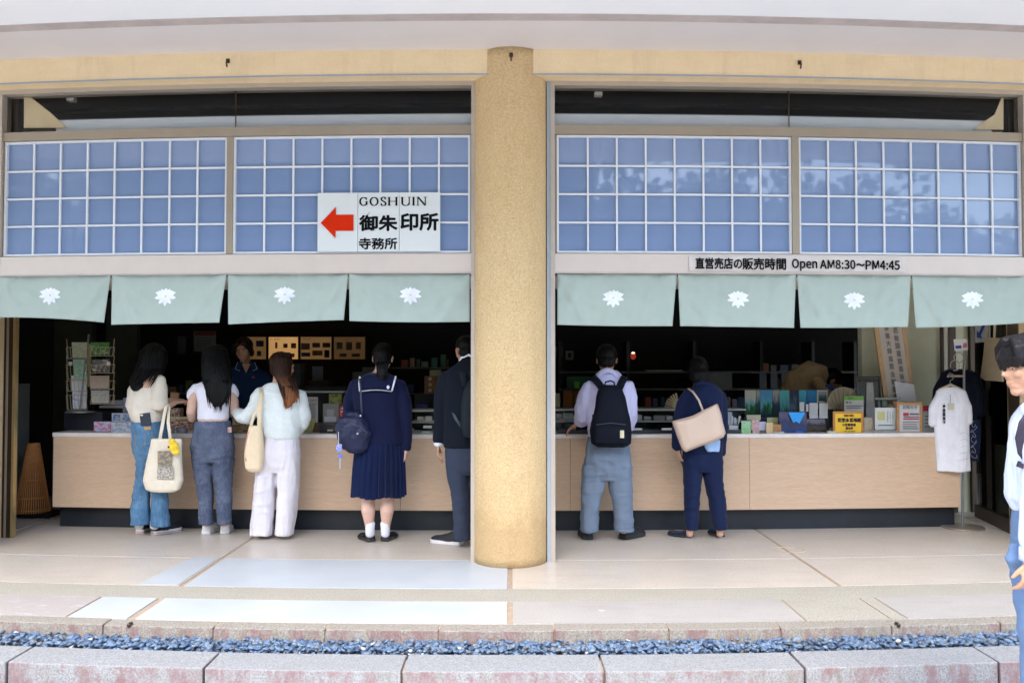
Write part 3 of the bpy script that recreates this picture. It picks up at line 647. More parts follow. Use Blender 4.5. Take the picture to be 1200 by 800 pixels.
# ---- noren curtains
def cloth_mat():
    m, nt, b = base_mat('celadon_cotton'); b.inputs["Roughness"].default_value = .85; b.inputs["Sheen Weight"].default_value = .1
    v = coords(nt); n = noise(nt, v, 1.6, 5, .6); wv = noise(nt, v, 300, 2)
    o = ramp(nt, n, [(.3, (.355, .43, .39)), (.7, (.38, .46, .415))]); o = mixc(nt, .2, o, ramp(nt, wv, [(.3, (.31, .385, .345)), (.7, (.46, .54, .495))]))
    nt.links.new(o, b.inputs["Base Color"]); bump(nt, b, wv, .2, .002); return m
NM = cloth_mat(); CM = mat('white_crest_dye', (.78, .82, .86), .8)
DN = 6.40
def noren(panels, label, rod):
    p0 = P((panels[0][0]+panels[-1][1])/2, 321, DN)
    t = thing('noren_curtain', label, 'curtain', p0)
    b = MB(); xa, xb = X(rod[0], DN), X(rod[1], DN); b.tube([W(xa+(xb-xa)*i/20, DN+.02, Z(322, DN)) for i in range(21)], .010, 8); b.build('rod', M['alu_d'], t, smooth=True)
    for k, (tl, tr, bl, br, yb_l, yb_m, yb_r, cx, cy) in enumerate(panels):
        nx, nz = 60, 26; vs = []; rs = random.Random(k*7+int(tl))
        ph = [rs.uniform(0, 6.28) for _ in range(6)]
        def surf(u, v, D_off=0):
            bx = bl + (br-bl)*u; tx = tl+(tr-tl)*u
            e = v**(.9 if u > .5 else 1.1); px = tx+(bx-tx)*e
            yb = (yb_l*(1-u)*(1-2*u) + 4*yb_m*u*(1-u) + yb_r*u*(2*u-1)) ; py = 320.2+(yb-320.2)*v
            fold = 1.0*(.0035*math.sin(u*23+ph[2]+v*9+2*math.sin(u*7))+.003*math.sin(u*11-v*17+ph[3])+.002*math.sin(u*57+v*4+ph[4]))+.007*math.sin(u*14+ph[0]+v*2.2)*(.25+v)+.004*math.sin(u*31+ph[1]-v*3)*(1-.4*v)
            for cxn, sg in ((0, 1), (1, -1)):     # drag folds running from the upper corners
                d = (u-cxn)*sg; q = d*1.5-v*.8; fold += .022*math.exp(-(q/.13)**2)*math.exp(-v*1.6)*(1 if rs else 1); q2 = d*2.3-v*.6; fold += .014*math.exp(-(q2/.09)**2)*min(1, v*2)
            return P(px, py, DN-.022-fold-.012*v+D_off)
        for j in range(nz+1):
            for i in range(nx+1): vs.append(surf(i/nx, j/nz))
        fs = [(j*(nx+1)+i, j*(nx+1)+i+1, (j+1)*(nx+1)+i+1, (j+1)*(nx+1)+i) for j in range(nz) for i in range(nx)]
        b = MB(); b.add(vs, fs); o = b.build('curtain_panel', NM, t, smooth=True)
        md = o.modifiers.new('thickness', 'SOLIDIFY'); md.thickness = .0025
        # crest: nine petals with gaps between them
        b = MB(); yb = yb_m
        def cp(x, y, lift=.004): 
            u = (cx+x-tl)/(tr-tl); vv = (cy+y-320.2)/(yb-320.2); return surf(min(1, max(0, u)), vv, -lift)
        for ang, r0, r1, wd in ((90, .8, 10.5, 2.9), (122, 1.2, 11.0, 2.5), (58, 1.2, 11.0, 2.5), (158, 1, 14, 2.7), (22, 1, 14, 2.7), (143, 6, 11.6, 1.9), (37, 6, 11.6, 1.9), (190, 1.5, 14, 2.6), (-10, 1.5, 14, 2.6), (232, 1.5, 12.6, 2.6), (-52, 1.5, 12.6, 2.6), (270, .5, 13, 2.7), (251, 3, 8, 1.6), (-71, 3, 8, 1.6)):
            a = R(ang); d = (math.cos(a), -math.sin(a)); n_ = (-d[1], d[0]); ax = .96; out = []
            for f, wf in ((0, .25), (.3, .8), (.6, 1), (.82, .62), (1, 0)): out.append((f, wf))
            pts = [(r0+(r1-r0)*f, wf*wd) for f, wf in out]; rim = pts+[(r, -w2) for r, w2 in pts[-2::-1]]
            lf = .004+abs(math.sin(a*3))*.0006
            b.poly([cp((d[0]*r+n_[0]*w2)*ax, (d[1]*r+n_[1]*w2)*.9, lf) for r, w2 in rim], .0008, (0, -1, 0))
        b.build('crest', CM, o)
noren([(-4, 130.5, -6, 122, 372, 373, 378, 61, 346), (131.5, 266, 130.5, 257, 380.5, 379, 378, 196, 347), (267, 408, 267.5, 403, 380, 377, 375, 334.5, 345), (409, 551, 409.5, 550.5, 376, 377.5, 377, 481, 345.5)],
      'pale celadon curtain with four crested panels left of the round column', (-2, 551))
noren([(653, 793.5, 653, 788, 380.5, 382, 382, 720, 349), (794.5, 933, 797, 930.5, 382, 383, 384, 865, 350), (934, 1067.5, 938, 1064, 384, 384, 383, 1001, 351.5), (1068.5, 1203, 1073, 1205, 384, 382, 378, 1138, 350.5)],
      'pale celadon curtain with four crested panels right of the round column', (652, 1200))

# ---- counter
CT = .85
K = thing('shop_counter', 'long pale wood counter with dark kickboard running behind the column', 'counter', (0, 7.5, 0))
cx0, cx1 = X(62, 7.45, 550), X(1125, 7.45, 550)
seams = [cx0, X(270, 7.45), X(470, 7.45), X(668, 7.45), X(877, 7.45), cx1]
for a, c in zip(seams, seams[1:]):
    b = MB(); b.bowed(a+.0015, c-.0015, 7.45, 7.49, .19, CT-.035); b.build('front_panel', M['wood'], K)
b = MB(); b.bowed(cx0+.02, cx1-.005, 7.55, 7.6, 0.001, .19); b.build('kickboard', M['kick'], K)
b = MB(); b.bowed(cx0, cx0+.03, 7.491, 8.15, .19, CT-.035); b.bowed(cx1-.03, cx1, 7.491, 8.15, .19, CT-.035); b.build('end_panel', M['wood'], K)
b = MB(); b.bowed(cx0-.005, cx1+.005, 7.442, 8.16, CT-.034, CT); b.build('countertop', M['ctop'], K)
b = MB(); b.bowed(cx0+.02, cx1-.02, 7.62, 8.1, .19, .21); b.build('bottom_shelf', M['kick'], K)
# ---- trees on the far side of the forecourt (seen only as reflections in the panes)
leafm = mat('broad_leaves', (.045, .085, .03), .6, var=.4, vscale=.6); barkm = mat('bark', (.09, .065, .045), .9)
def tree_mesh(seed, rad, hgt):
    r = np.random.default_rng(seed); b = MB()
    cl = [(r.normal(0, rad*.5), r.normal(0, rad*.45), hgt*r.uniform(.08, .93), r.uniform(.32, .62)*rad) for _ in range(120)]
    for x, y, z, rr in cl:
        for _ in range(90):
            d = r.normal(0, 1, 3); d /= np.linalg.norm(d); c = Vector((x, y, z))+Vector(d)*rr*r.uniform(.6, 1)
            a = Vector(r.normal(0, 1, 3)).normalized()*.16; e = a.orthogonal().normalized()*.13
            b.add([c-a, c+e, c+a, c-e], [(0, 1, 2, 3)])
    return b.mesh('crown', fix=False)
tms = [tree_mesh(1, 3.2, 7.5), tree_mesh(2, 2.6, 7.0)]
spots = [(-26, -17, 1.0), (-19, -19, .95), (-13, -18, 1.05), (-10, -17, 1.0), (-16, -18, 1.0), (-5, -18, 1.0), (.8, -18.5, 1.02), (6, -20, 1.0), (8.3, -20, .93), (12.8, -21, .98), (17.5, -21, 1.05), (-7.5, -20, .95), (-2, -18, 1.0), (3.2, -19.5, .9), (10.5, -20, 1.05), (15, -22, 1.0), (20, -21, .92), (26, -22, 1.0), (-10, -24, 1.1), (14, -26, 1.0)]
for i, (x, y, s) in enumerate(spots):
    t = thing('broadleaf_tree', 'green broadleaf tree across the forecourt, seen mirrored in the window panes', 'tree', (x, y, -.2), 'trees across the forecourt'); t.scale = (s*1.3, s*1.15, s*(1.4 if x < 2 else 1.1))
    me = tms[i % 2]; o = link('crown', me, leafm if i < 2 else None, t)
    if i < 2:
        b = MB(); b.tube([(0, 0, 0), (.1, 0, 2), (-.1, .1, 4.6)], [.22, .17, .08], 10); tk = b.mesh('trunk'); tk.materials.append(barkm)
        if i == 0: TK = tk
        else: TK2 = tk
    link('trunk', TK if i % 2 == 0 else TK2 if i else TK, None, t)
# ================================================================== people
SK = {}
def skin_mat(name, c):
    m, nt, b = base_mat(name); b.inputs["Roughness"].default_value = .5; b.inputs["Subsurface Weight"].default_value = .12
    b.inputs["Subsurface Radius"].default_value = (.02, .008, .004); b.inputs["Specular IOR Level"].default_value = .35
    v = coords(nt); n = noise(nt, v, 14, 4); nt.links.new(ramp(nt, n, [(.3, tuple(x*.88 for x in c)), (.7, c)]), b.inputs["Base Color"])
    bump(nt, b, noise(nt, v, 250, 2), .12, .001); return m
SK['light'] = skin_mat('light_skin', (.60, .36, .25)); SK['mid'] = skin_mat('tan_skin', (.47, .26, .165)); SK['warm'] = skin_mat('warm_skin', (.56, .31, .20)); SK['fair'] = skin_mat('fair_skin', (.68, .44, .34))
def hair_mat(name, c, tip=None):
    m, nt, b = base_mat(name); b.inputs["Roughness"].default_value = .5; b.inputs["Specular IOR Level"].default_value = .16
    v = coords(nt, (1, 1, .1)); n = noise(nt, v, 110, 4, .6, .5)
    o = ramp(nt, n, [(.3, tuple(x*.5 for x in c)), (.7, tuple(x*1.6 for x in c))])
    if tip:
        tc = nt.nodes.new("ShaderNodeTexCoord"); sx = nt.nodes.new("ShaderNodeSeparateXYZ"); nt.links.new(tc.outputs["Generated"], sx.inputs[0])
        o = mixc(nt, ramp(nt, sx.outputs[2], [(.12, (.9, .9, .9)), (.6, (0, 0, 0))]), o, mixc(nt, n, tip, tuple(x*1.5 for x in tip)))
    nt.links.new(o, b.inputs["Base Color"]); bump(nt, b, n, .6, .004); return m
HB = hair_mat('black_hair', (.003, .0028, .003)); HN = hair_mat('soft_black_hair', (.007, .006, .007)); HN.node_tree.nodes['Principled BSDF'].inputs['Roughness'].default_value = .42; HN.node_tree.nodes['Principled BSDF'].inputs['Specular IOR Level'].default_value = .22; HBR = hair_mat('brown_hair', (.028, .012, .007), (.20, .075, .028))
FOLD = [(.010, 5, 5, 9, 3), (.005, 13, 13, 9, 8)]
def frame(yaw, pitch=0, roll=0): return Matrix.Rotation(R(yaw), 3, 'Z') @ Matrix.Rotation(R(-pitch), 3, 'X') @ Matrix.Rotation(R(roll), 3, 'Y')
class Person:
    def __init__(s, label, D, px, skin='light', z0=0.0, group=None):
        s.D = D; s.s = 1000/D; x = X(px, D) if False else P(px, 500, D, False).x
        s.root = thing('person', label, 'person', (x, D, z0), group); s.b = MB(); s.skin = SK[skin]; s.z0 = z0
    def pt(s, px, py, dy=0): return P(px, py, s.D+dy, False)
    def T(s, mb, rings, power=2.2, n=32, shrink=1):
        rg = []
        for r in rings:
            py, l, rr, b = r[:4]; dy = r[4] if len(r) > 4 else 0; yaw = R(r[5]) if len(r) > 5 else 0
            rg.append((s.pt((l+rr)/2, py, dy), (rr-l)/2*(s.D+dy)/1000*shrink, b*shrink, yaw))
        mb.loft(rg, n, power); return mb
    def L(s, mb, pts, n=14, side=(1, 0, 0), k=1.0):
        mb.tube([s.pt(p[0], p[1], p[2]) for p in pts], [(p[3]/s.s*k, (p[4] if len(p) > 4 else p[3]/s.s)*k) for p in pts], n, side); return mb
    def head(s, px, py, dy, yaw, pitch=0, roll=0, k=1.0, neck=None):
        c = s.pt(px, py, dy); M_ = frame(yaw, pitch, roll); s.hc, s.hM, s.hk = c, M_, k; b = s.b
        def e(x, y, z, rx, ry, rz): b.ell(c+M_ @ Vector((x, y, z))*k, (rx*k, ry*k, rz*k), M_)
        def t(pts, rad, side=(1, 0, 0)): b.tube([c+M_ @ Vector(p)*k for p in pts], [(r[0]*k, r[1]*k) for r in rad], 14, M_ @ Vector(side))
        e(0, -.012, .035, .074, .093, .080); e(0, .020, -.010, .064, .072, .085)
        t([(0, .012, -.01), (0, .020, -.055), (0, .042, -.090)], [(.060, .060), (.054, .056), (.032, .034)]); e(0, .064, -.086, .026, .022, .022); e(0, .060, -.062, .034, .026, .024)
        t([(0, .082, .022), (0, .091, .004), (0, .099, -.014)], [(.009, .009), (.010, .010), (.012, .010)]); e(0, .088, -.018, .016, .010, .008)
        e(0, .080, .034, .045, .013, .010)                               # brow
        e(0, .079, -.046, .024, .014, .0075); e(0, .078, -.058, .022, .014, .0085)    # lips
        for sx in (-1, 1):
            e(sx*.040, .060, -.012, .020, .022, .022)                    # cheek
            b.ell(c+M_ @ Vector((sx*.077, -.012, -.002))*k, (.008*k, .018*k, .031*k), M_ @ Matrix.Rotation(R(-12), 3, 'X') @ Matrix.Rotation(R(18*sx), 3, 'Z'))
            t([(sx*.080, -.024, .012), (sx*.086, -.010, .026), (sx*.086, .006, .016), (sx*.083, .004, -.006), (sx*.080, -.004, -.026)], [(.004, .004)]*5)
        n0 = c+M_ @ Vector((0, -.018, -.05))*k
        n1 = neck or c+Vector((0, 0, -.16))
        b.tube([n0, n0*.5+n1*.5, n1], [.053*k, .051*k, .062*k], 16)
    def eye_sculpt(s):
        c, M_, k = np.array(s.hc), np.array(s.hM), s.hk
        def f(co, no):
            loc = (co-c) @ M_ / k
            for sx in (-1, 1):
                d = (loc-np.array([sx*.031, .082, .012]))/np.array([.018, .03, .013]); w_ = np.exp(-(d**2).sum(1)*1.1)
                loc[:, 1] -= w_*.008
            d = (loc-np.array([0, .098, -.0525]))/np.array([.022, .02, .0022]); loc[:, 1] -= np.exp(-(d**2).sum(1))*.0025   # mouth line
            return loc*k @ M_.T + c
        return f
    def eyes(s, lid=.5):
        c, M_, k = s.hc, s.hM, s.hk; em = mat('eye_white', (.32, .28, .26), .25, var=.02); im = mat('dark_iris', (.02, .012, .008), .15); bm_ = mat('eyebrow_hair', (.02, .014, .012), .8)
        for sx in (-1, 1):
            b = MB(); b.ell(c+M_ @ Vector((sx*.031, .0655, .011))*k, .0118*k, M_); e = b.build('eye', em, s.root, True)
            b = MB(); b.ell(c+M_ @ Vector((sx*.031, .0745, .0095))*k, (.0052*k, .0034*k, .0052*k), M_); b.build('iris', im, e, True)
            b = MB(); b.tube([c+M_ @ Vector(p)*k for p in ((sx*.016, .080, .0155), (sx*.031, .0825, .0165), (sx*.047, .074, .0125))], [(.002*k, .002*k), (.0036*k, .0036*k), (.002*k, .002*k)], 8); b.build('upper_lid', s.skin, e, True)
            b = MB(); b.tube([c+M_ @ Vector(p)*k for p in ((sx*.014, .089, .031), (sx*.030, .0895, .036), (sx*.048, .079, .031))], [(.003*k, .002*k), (.0036*k, .002*k), (.0016*k, .001*k)], 8); b.build('eyebrow', bm_, s.root, True)
        b = MB(); b.tube([c+M_ @ Vector(p)*k for p in ((-.018, .087, -.0525), (0, .0925, -.052), (.018, .087, -.0525))], [(.001*k, .002*k), (.003*k, .0022*k), (.001*k, .002*k)], 10, M_ @ Vector((0, 0, 1))); b.build('lips', mat('lips', (.45, .22, .17), .5), s.root, True)
    def hand(s, wrist, d, nrm, thumb, k=1.0, curl=25, spread=5):
        d = Vector(d).normalized(); nrm = (Vector(nrm)-d*Vector(nrm).dot(d)).normalized(); sd = d.cross(nrm)
        if sd.dot(Vector(thumb)) < 0: sd = -sd
        b = s.b; w_ = Vector(wrist)
        b.tube([w_-d*.02*k, w_+d*.02*k, w_+d*.06*k, w_+d*.088*k], [(.025*k, .018*k), (.031*k, .016*k), (.040*k, .014*k), (.038*k, .012*k)], 14, sd)
        for i, (o, ln) in enumerate(((.029, .070), (.010, .080), (-.010, .075), (-.028, .058))):
            p = w_+d*(.084-.004*abs(i-1))*k+sd*o*k; pts = [p-d*.02*k, p]; a = R(spread*(1.5-i)*.5); cu = R(curl*(.6+.15*i))
            dd = d*math.cos(a)+sd*math.sin(a)
            for seg, f in enumerate((.45, .32, .23)):
                dd = (dd*math.cos(cu)+nrm*math.sin(cu)).normalized(); p = p+dd*ln*f*k; pts.append(p)
            b.tube(pts, [.0092*k, .0090*k, .0084*k, .0078*k, .0066*k], 10, sd)
        p = w_+d*.022*k+sd*.026*k; dd = (d*.78+sd*.48+nrm*.42).normalized(); q1 = p+dd*.040*k; dd = (dd+d*.5+nrm*.25).normalized(); q2 = q1+dd*.030*k
        b.tube([p-dd*.015*k, p, q1, q2], [.013*k, .0125*k, .0105*k, .0078*k], 10, nrm)
    def finish(s, voxel=.0065, sculpt=None): return solid(s.b, 'body', s.skin, s.root, voxel, 2, sculpt=sculpt)
    def hair(s, m, extra=None, cap=True, voxel=.006, capr=(.084, .102, .092), capo=(0, -.022, .044), amp=.006, name='hair', more=None):
        c, M_, k = s.hc, s.hM, s.hk; b = MB()
        if cap: b.ell(c+M_ @ Vector(capo)*k, tuple(x*k for x in capr), M_, 28, 18); b.ell(c+M_ @ Vector((0, -.045, -.012))*k, (.074*k, .060*k, .070*k), M_)
        if more: more(b)
        if extra: s.T(b, extra, 2.0)
        return solid(b, name, m, s.root, voxel, 2, [(amp, 75, 75, 4, 1), (amp*.6, 160, 160, 7, 6)])
    def strands(s, m, tips, seed=1, n=60, name='hair_strands'):
        """loose tapering locks between a root line and a tip line, photo pixels: (rootx0, rootx1, rooty, tipx0, tipx1, tipy, dy0, dy1)"""
        r = random.Random(seed); b = MB(); x0, x1, y0, u0, u1, v0, dy0, dy1 = tips
        for i in range(n):
            f = r.random(); a = x0+(x1-x0)*f; c = u0+(u1-u0)*f+r.uniform(-1.5, 1.5); e = v0+r.uniform(-9, 3)
            pts = [s.pt(a+(c-a)*t+math.sin(t*3+i)*.6, y0+(e-y0)*t, dy0+(dy1-dy0)*t+r.uniform(-.006, .006)) for t in (0, .35, .7, 1)]
            b.tube(pts, [.006, .006, .0045, .0008], 5, round_=False)
        return b.build(name, m, s.root, True)
    def shoe(s, hx, hy, yaw, ln, um, sm, k=1.0, sole_h=.028, low=False, heel=None, acc=None, toe=1.0, tilt=0):
        """heel pixel on the ground, yaw 0 = pointing away from the camera"""
        g = G(hx, hy, s.z0); M_ = Matrix.Rotation(R(yaw)-math.atan((hx-598)/1000), 3, 'Z')
        def w_(x, y, z): return g+M_ @ Vector((x, y, z))
        u = MB(); z0 = sole_h*.7; hh = (.075, .088, .086, .064, .048, .040, .026) if not low else (.062, .066, .052, .036, .031, .029, .019)
        for_y = (.004, .03, .28, .45, .65, .85, .97); wd = (.022, .034, .040, .042, .046, .040, .022)
        vs = []; n = 16
        for y, h_, a in zip(for_y, hh, wd):
            for i in range(n):
                t = 2*math.pi*i/n; x = math.cos(t)*a*k; z = z0+(h_*max(0, math.sin(t))*k if math.sin(t) > 0 else 0)
                vs.append(w_(x*(1 if y < .9 else toe), y*ln, z))
        fs = [(j*n+i, j*n+(i+1) % n, (j+1)*n+(i+1) % n, (j+1)*n+i) for j in range(len(wd)-1) for i in range(n)]+[tuple(range(n)), tuple(range(len(vs)-1, len(vs)-n-1, -1))]
        u.add(vs, fs); o = solid(u, 'shoe', um, s.root, .006*max(.7, k), 2)
        so = MB(); outl = []
        for y, a in ((0, .020), (.02, .033), (.25, .038), (.45, .039), (.66, .048), (.84, .043), (.95, .028), (1.0, .008)): outl.append((a*k, y*ln))
        outl = outl+[(-a, y) for a, y in outl[::-1]]
        if heel:
            lo = [w_(x, y, .004+sole_h*.3) for x, y in outl]; so.poly(lo, .010, (0, 0, 1)); sub = so.build('sole', um, o)
            hb = MB(); hb.rbox(w_(0, .03, heel/2+.001), (.052, .05, heel), (0, 0, R(yaw))); hb.build('heel', sm, o, bevel=.004)
        else:
            so.poly([w_(x*1.04, y*1.02-.003, .002) for x, y in outl], sole_h, (0, 0, 1)); sub = so.build('sole', sm, o, bevel=.006)
        if acc is not None:
            a2 = MB(); a2.poly([w_(x*1.055, y*1.025-.004, .012) for x, y in outl], .007, (0, 0, 1)); a2.build('sole_stripe', acc, o)
        return o
def strap(name, pts, w_, th, m, par, side=(1, 0, 0), n=8):
    b = MB(); b.tube(pts, [(w_/2, th/2)]*len(pts), n, side, power=4, round_=False); return b.build(name, m, par, True)
def bagthing(name, label, cat, c): return thing(name, label, cat, c)

# ---- 1: woman in cream knit top and jeans, turned to the right
p = Person('woman in cream knit top and blue jeans leaning at the counter left end', 7.27, 178, 'light')
cream = fabric('cream_knit', (.66, .60, .50), weave=180, bstr=.5); jean = denim('mid_blue_denim', (.05, .125, .225), (.12, .235, .365))
top = [(494, 157, 190, .125, .0), (488, 154, 192, .135, 0), (478, 150, 188, .135, 0), (468, 149, 187, .13, 0), (456, 150, 189, .125, .02), (446, 156, 191, .11, .03), (438, 163, 189, .085, .04), (433, 170, 185, .06, .05)]
b = MB(); p.T(b, top); p.L(b, [(186, 444, -.03, 7.5), (186, 456, -.05, 9), (186, 468, -.06, 9.5), (186, 475, -.06, 9)]); p.L(b, [(160, 446, .1, 6), (164, 470, .12, 7)])
solid(b, 'knit_top', cream, p.root, .009, 3, [(.012, 6, 6, 11, 3), (.007, 16, 16, 6, 9), (.005, 5, 5, 30, 4)])
jr = [(486, 158, 190, .11), (494, 156, 192, .115), (505, 155, 194, .125), (517, 156, 196, .13), (530, 158, 197, .12), (537, 160, 197, .10)]
b = MB(); p.T(b, jr); p.T(b, [(528, 158, 180, .10), (545, 160, 179, .085), (560, 160, 177, .072), (575, 157, 175, .066), (592, 154.5, 174.5, .07), (614, 154, 175.5, .078)])
p.T(b, [(528, 176, 197, .10), (545, 177, 196, .085), (562, 178, 196, .075), (580, 179, 196, .07), (597, 178, 197, .072), (616, 178, 199, .08)])
J = solid(b, 'jeans', jean, p.root, .009, 3, [(.012, 8, 8, 20, 3), (.008, 20, 20, 8, 9)])
b = MB(); b.rbox(p.pt(170.5, 491, -.128), (.085, .012, .105), (R(4), R(-6), R(4))); b.build('back_pocket_wallet', mat('navy_wallet', (.012, .022, .04), .5), p.root, bevel=.004)
b = MB(); b.rbox(p.pt(173, 501.5, -.131), (.055, .004, .028), (R(4), R(-4), 0)); b.build('leather_patch', mat('tan_leather', (.42, .24, .10), .6), J)
for sx, sy in ((158, 507), (178, 506)):
    b = MB(); b.tube([p.pt(sx, sy, -.126), p.pt(sx+1, sy+14, -.133), p.pt(sx+6, sy+18, -.134), p.pt(sx+12, sy+13, -.132), p.pt(sx+12, sy, -.128)], .0022, 5); b.build('pocket_stitching', mat('ochre_thread', (.3, .22, .12), .8), J)
p.T(p.b, [r[:4] for r in top[:7]], shrink=.84); p.T(p.b, jr, shrink=.86)
p.L(p.b, [(168, 528, 0, 8), (168, 570, 0, 6.5), (165, 612, 0, 4.5)]); p.L(p.b, [(187, 528, 0, 8), (187, 570, 0, 6.5), (189, 614, 0, 4.5)])
p.L(p.b, [(187, 446, -.03, 5.5), (186, 470, -.06, 5.2), (188, 478, -.07, 4.8), (196, 476, .02, 4.2), (204, 472, .10, 3.6)]); p.hand(p.pt(205, 471.5, .11), (.75, .55, .12), (0, .2, -1), (-.3, .6, 0), .95, 22)
p.L(p.b, [(162, 448, .1, 5), (170, 475, .14, 4.8), (190, 474, .22, 4.0), (201, 468, .26, 3.6)]); p.hand(p.pt(203, 467.5, .27), (.8, .5, -.15), (0, -.2, -1), (.3, -.6, 0), .95, 25)
p.head(181, 421, .08, -55, 28, 0, 1.0, p.pt(177, 443, .04)); p.finish()
p.hair(HB, [(404, 172, 190, .06, .08), (412, 165, 195, .10, .07), (424, 162, 196, .10, .05), (436, 157, 192, .09, .01), (446, 152, 178, .07, -.03), (454, 153, 168, .04, -.09), (458, 156, 161, .02, -.12)])
p.strands(HB, (166, 191, 432, 154, 178, 452, -.06, -.135), 3, 40)
nv_sh = mat('navy_knit_upper', (.012, .016, .035), .8, bscale=120); wh_s = mat('white_rubber', (.74, .72, .70), .5); pk = mat('pink_rubber', (.62, .25, .24), .5)
p.shoe(163.5, 625, -28, .25, nv_sh, wh_s, 1.1, .034, acc=pk); p.shoe(178.5, 626.5, -64, .262, nv_sh, wh_s, 1.1, .034, acc=pk)
for a in (163, 181):
    b = MB(); b.tube([p.pt(a, 617, .02), p.pt(a, 610, .02)], .036, 12); b.build('sock', mat('white_sock', (.7, .7, .72), .8), p.root, True)
tote = thing('tote_bag', 'cream canvas tote with printed photo pattern and a yellow plush charm', 'bag', p.pt(191, 575, -.12))
canv = fabric('natural_canvas', (.70, .63, .50), weave=220)
b = MB(); p.T(b, [(576, 177, 204, .035, -.15), (573, 171.5, 210, .05, -.15), (563, 168.8, 214, .058, -.15), (545, 172, 213.3, .055, -.15), (528, 175.5, 212.8, .045, -.15), (514, 178, 212.6, .03, -.15)], 3.0)
tb = solid(b, 'bag_body', canv, tote, .008, 2, [(.010, 7, 7, 5, 3), (.004, 20, 20, 7, 9)])
for o_ in (-.175, -.125): strap('handle', [p.pt(187, 516, o_), p.pt(190, 500, o_+.01), p.pt(194, 478, -.09+.3*(o_+.15)), p.pt(196, 472.5, -.06), p.pt(198, 478, -.05), p.pt(197, 495, o_+.01), p.pt(200, 516, o_)], .028, .006, canv, tote)
pr = printed('newsprint_photo', [(.05, .05, .06), (.22, .21, .21), (.10, .10, .11), (.45, .32, .12), (.16, .16, .17)], 5, 2)
b = MB(); b.rbox(p.pt(193, 537, -.213), (.115, .003, .125), (R(3), 0, 0)); b.build('print', pr, tb); b = MB(); b.rbox(p.pt(193.5, 554, -.219), (.13, .003, .10), (R(0), 0, 0)); b.build('print', printed('newsprint_photo_b', [(.05, .05, .06), (.08, .08, .09), (.62, .56, .45), (.10, .10, .11), (.5, .36, .1)], 7, 5), tb)
pl = thing('plush_charm', 'yellow plush charm clipped to the cream canvas tote', 'charm', p.pt(203, 531, -.2)); b = MB(); ym = mat('yellow_plush', (.80, .55, .02), .95, bscale=160, bstr=.8, sheen=.6)
b.ell(p.pt(203.5, 523.5, -.245), (.045, .038, .042)); b.ell(p.pt(201.5, 516.5, -.24), (.030, .026, .022)); b.ell(p.pt(206, 529, -.245), (.035, .03, .028)); b.ell(p.pt(199, 525, -.27), (.014, .012, .012))
solid(b, 'plush', ym, pl, .005, 1)
b = MB(); b.ell(p.pt(197.5, 523.5, -.285), (.008, .004, .008)); b.build('nose', mat('brown_felt', (.08, .03, .01), .9), pl, True)

# ---- 2: woman in white tee and dark grey jeans
p = Person('woman with long black hair, cropped white tee and grey jeans', 7.28, 250, 'fair')
wt = fabric('white_jersey', (.72, .71, .78), weave=300, bstr=.1); dg_ = denim('charcoal_denim', (.05, .065, .11), (.125, .15, .215))
top = [(491, 232, 267.5, .10), (484, 232.5, 267, .105), (472, 232.5, 268, .11), (462, 231, 270, .115), (454, 229, 273, .105), (449, 232, 270, .08), (445, 240, 264, .055, .01)]
b = MB(); p.T(b, top, 2.4); p.L(b, [(231, 454, 0, 6.5), (227, 460, .02, 6.8), (225.5, 465, .03, 6.8)]); p.L(b, [(270, 454, 0, 6.5), (273, 459, .02, 6.4), (274, 463, .03, 6.3)])
solid(b, 'tee_shirt', wt, p.root, .008, 3, [(.006, 7, 7, 10, 3), (.005, 18, 18, 8, 9)])
jr = [(493, 231, 269, .108), (502, 228, 271.5, .118), (513, 225.5, 273.5, .128), (524, 224.5, 274, .128), (534, 225, 273.5, .115), (540, 226, 273, .10)]
b = MB(); p.T(b, jr, 2.5); p.T(b, [(530, 225, 250, .105), (545, 226, 249.5, .092), (560, 229, 248.5, .08), (575, 232, 249, .07), (590, 233.5, 249, .066), (614, 233, 249.5, .064)])
p.T(b, [(530, 249, 273.5, .105), (545, 250, 273, .092), (560, 251.5, 272, .08), (575, 253, 271.5, .07), (590, 254, 271, .066), (614, 256, 270.5, .064)])
J = solid(b, 'jeans', dg_, p.root, .009, 3, [(.010, 9, 9, 24, 3), (.007, 22, 22, 8, 9), (.006, 8, 8, 45, 14)])
b = MB(); b.tube([p.pt(231+37*i/8, 495.5, -.108*math.sin(math.pi*i/8)-.004) for i in range(9)], (.006), 6); b.build('waistband', dg_, J, True)
b = MB(); b.rbox(p.pt(269, 503.5, -.075), (.03, .004, .045), (0, 0, R(35))); b.build('pink_tag', mat('pink_tag', (.62, .36, .30), .6), J)
for sx in (230, 252):
    b = MB(); b.tube([p.pt(sx, 503, -.122), p.pt(sx, 518, -.132), p.pt(sx+8, 522, -.134), p.pt(sx+16, 518, -.132), p.pt(sx+16, 503, -.122)], .0025, 5); b.build('pocket_stitching', mat('grey_thread', (.12, .13, .17), .8), J)
p.T(p.b, top, 2.4, shrink=.88); p.T(p.b, [(505, 230, 270, .108), (498, 232, 268, .10), (492, 233, 267, .094), (486, 234, 266, .094)], 2.4); p.T(p.b, jr, shrink=.88)
p.L(p.b, [(238, 530, 0, 9), (241, 575, 0, 6.5), (242, 614, 0, 4.5)]); p.L(p.b, [(261, 530, 0, 9), (262, 575, 0, 6.5), (263, 614, 0, 4.5)])
p.L(p.b, [(232, 454, 0, 5.5), (226, 470, .01, 6), (224, 483, .02, 5.6), (225, 490, .05, 5.0), (229, 487, .16, 4.4), (232, 482, .26, 3.6)]); p.hand(p.pt(232, 482, .27), (.2, 1, .1), (0, 0, -1), (1, 0, 0), .9, 25)
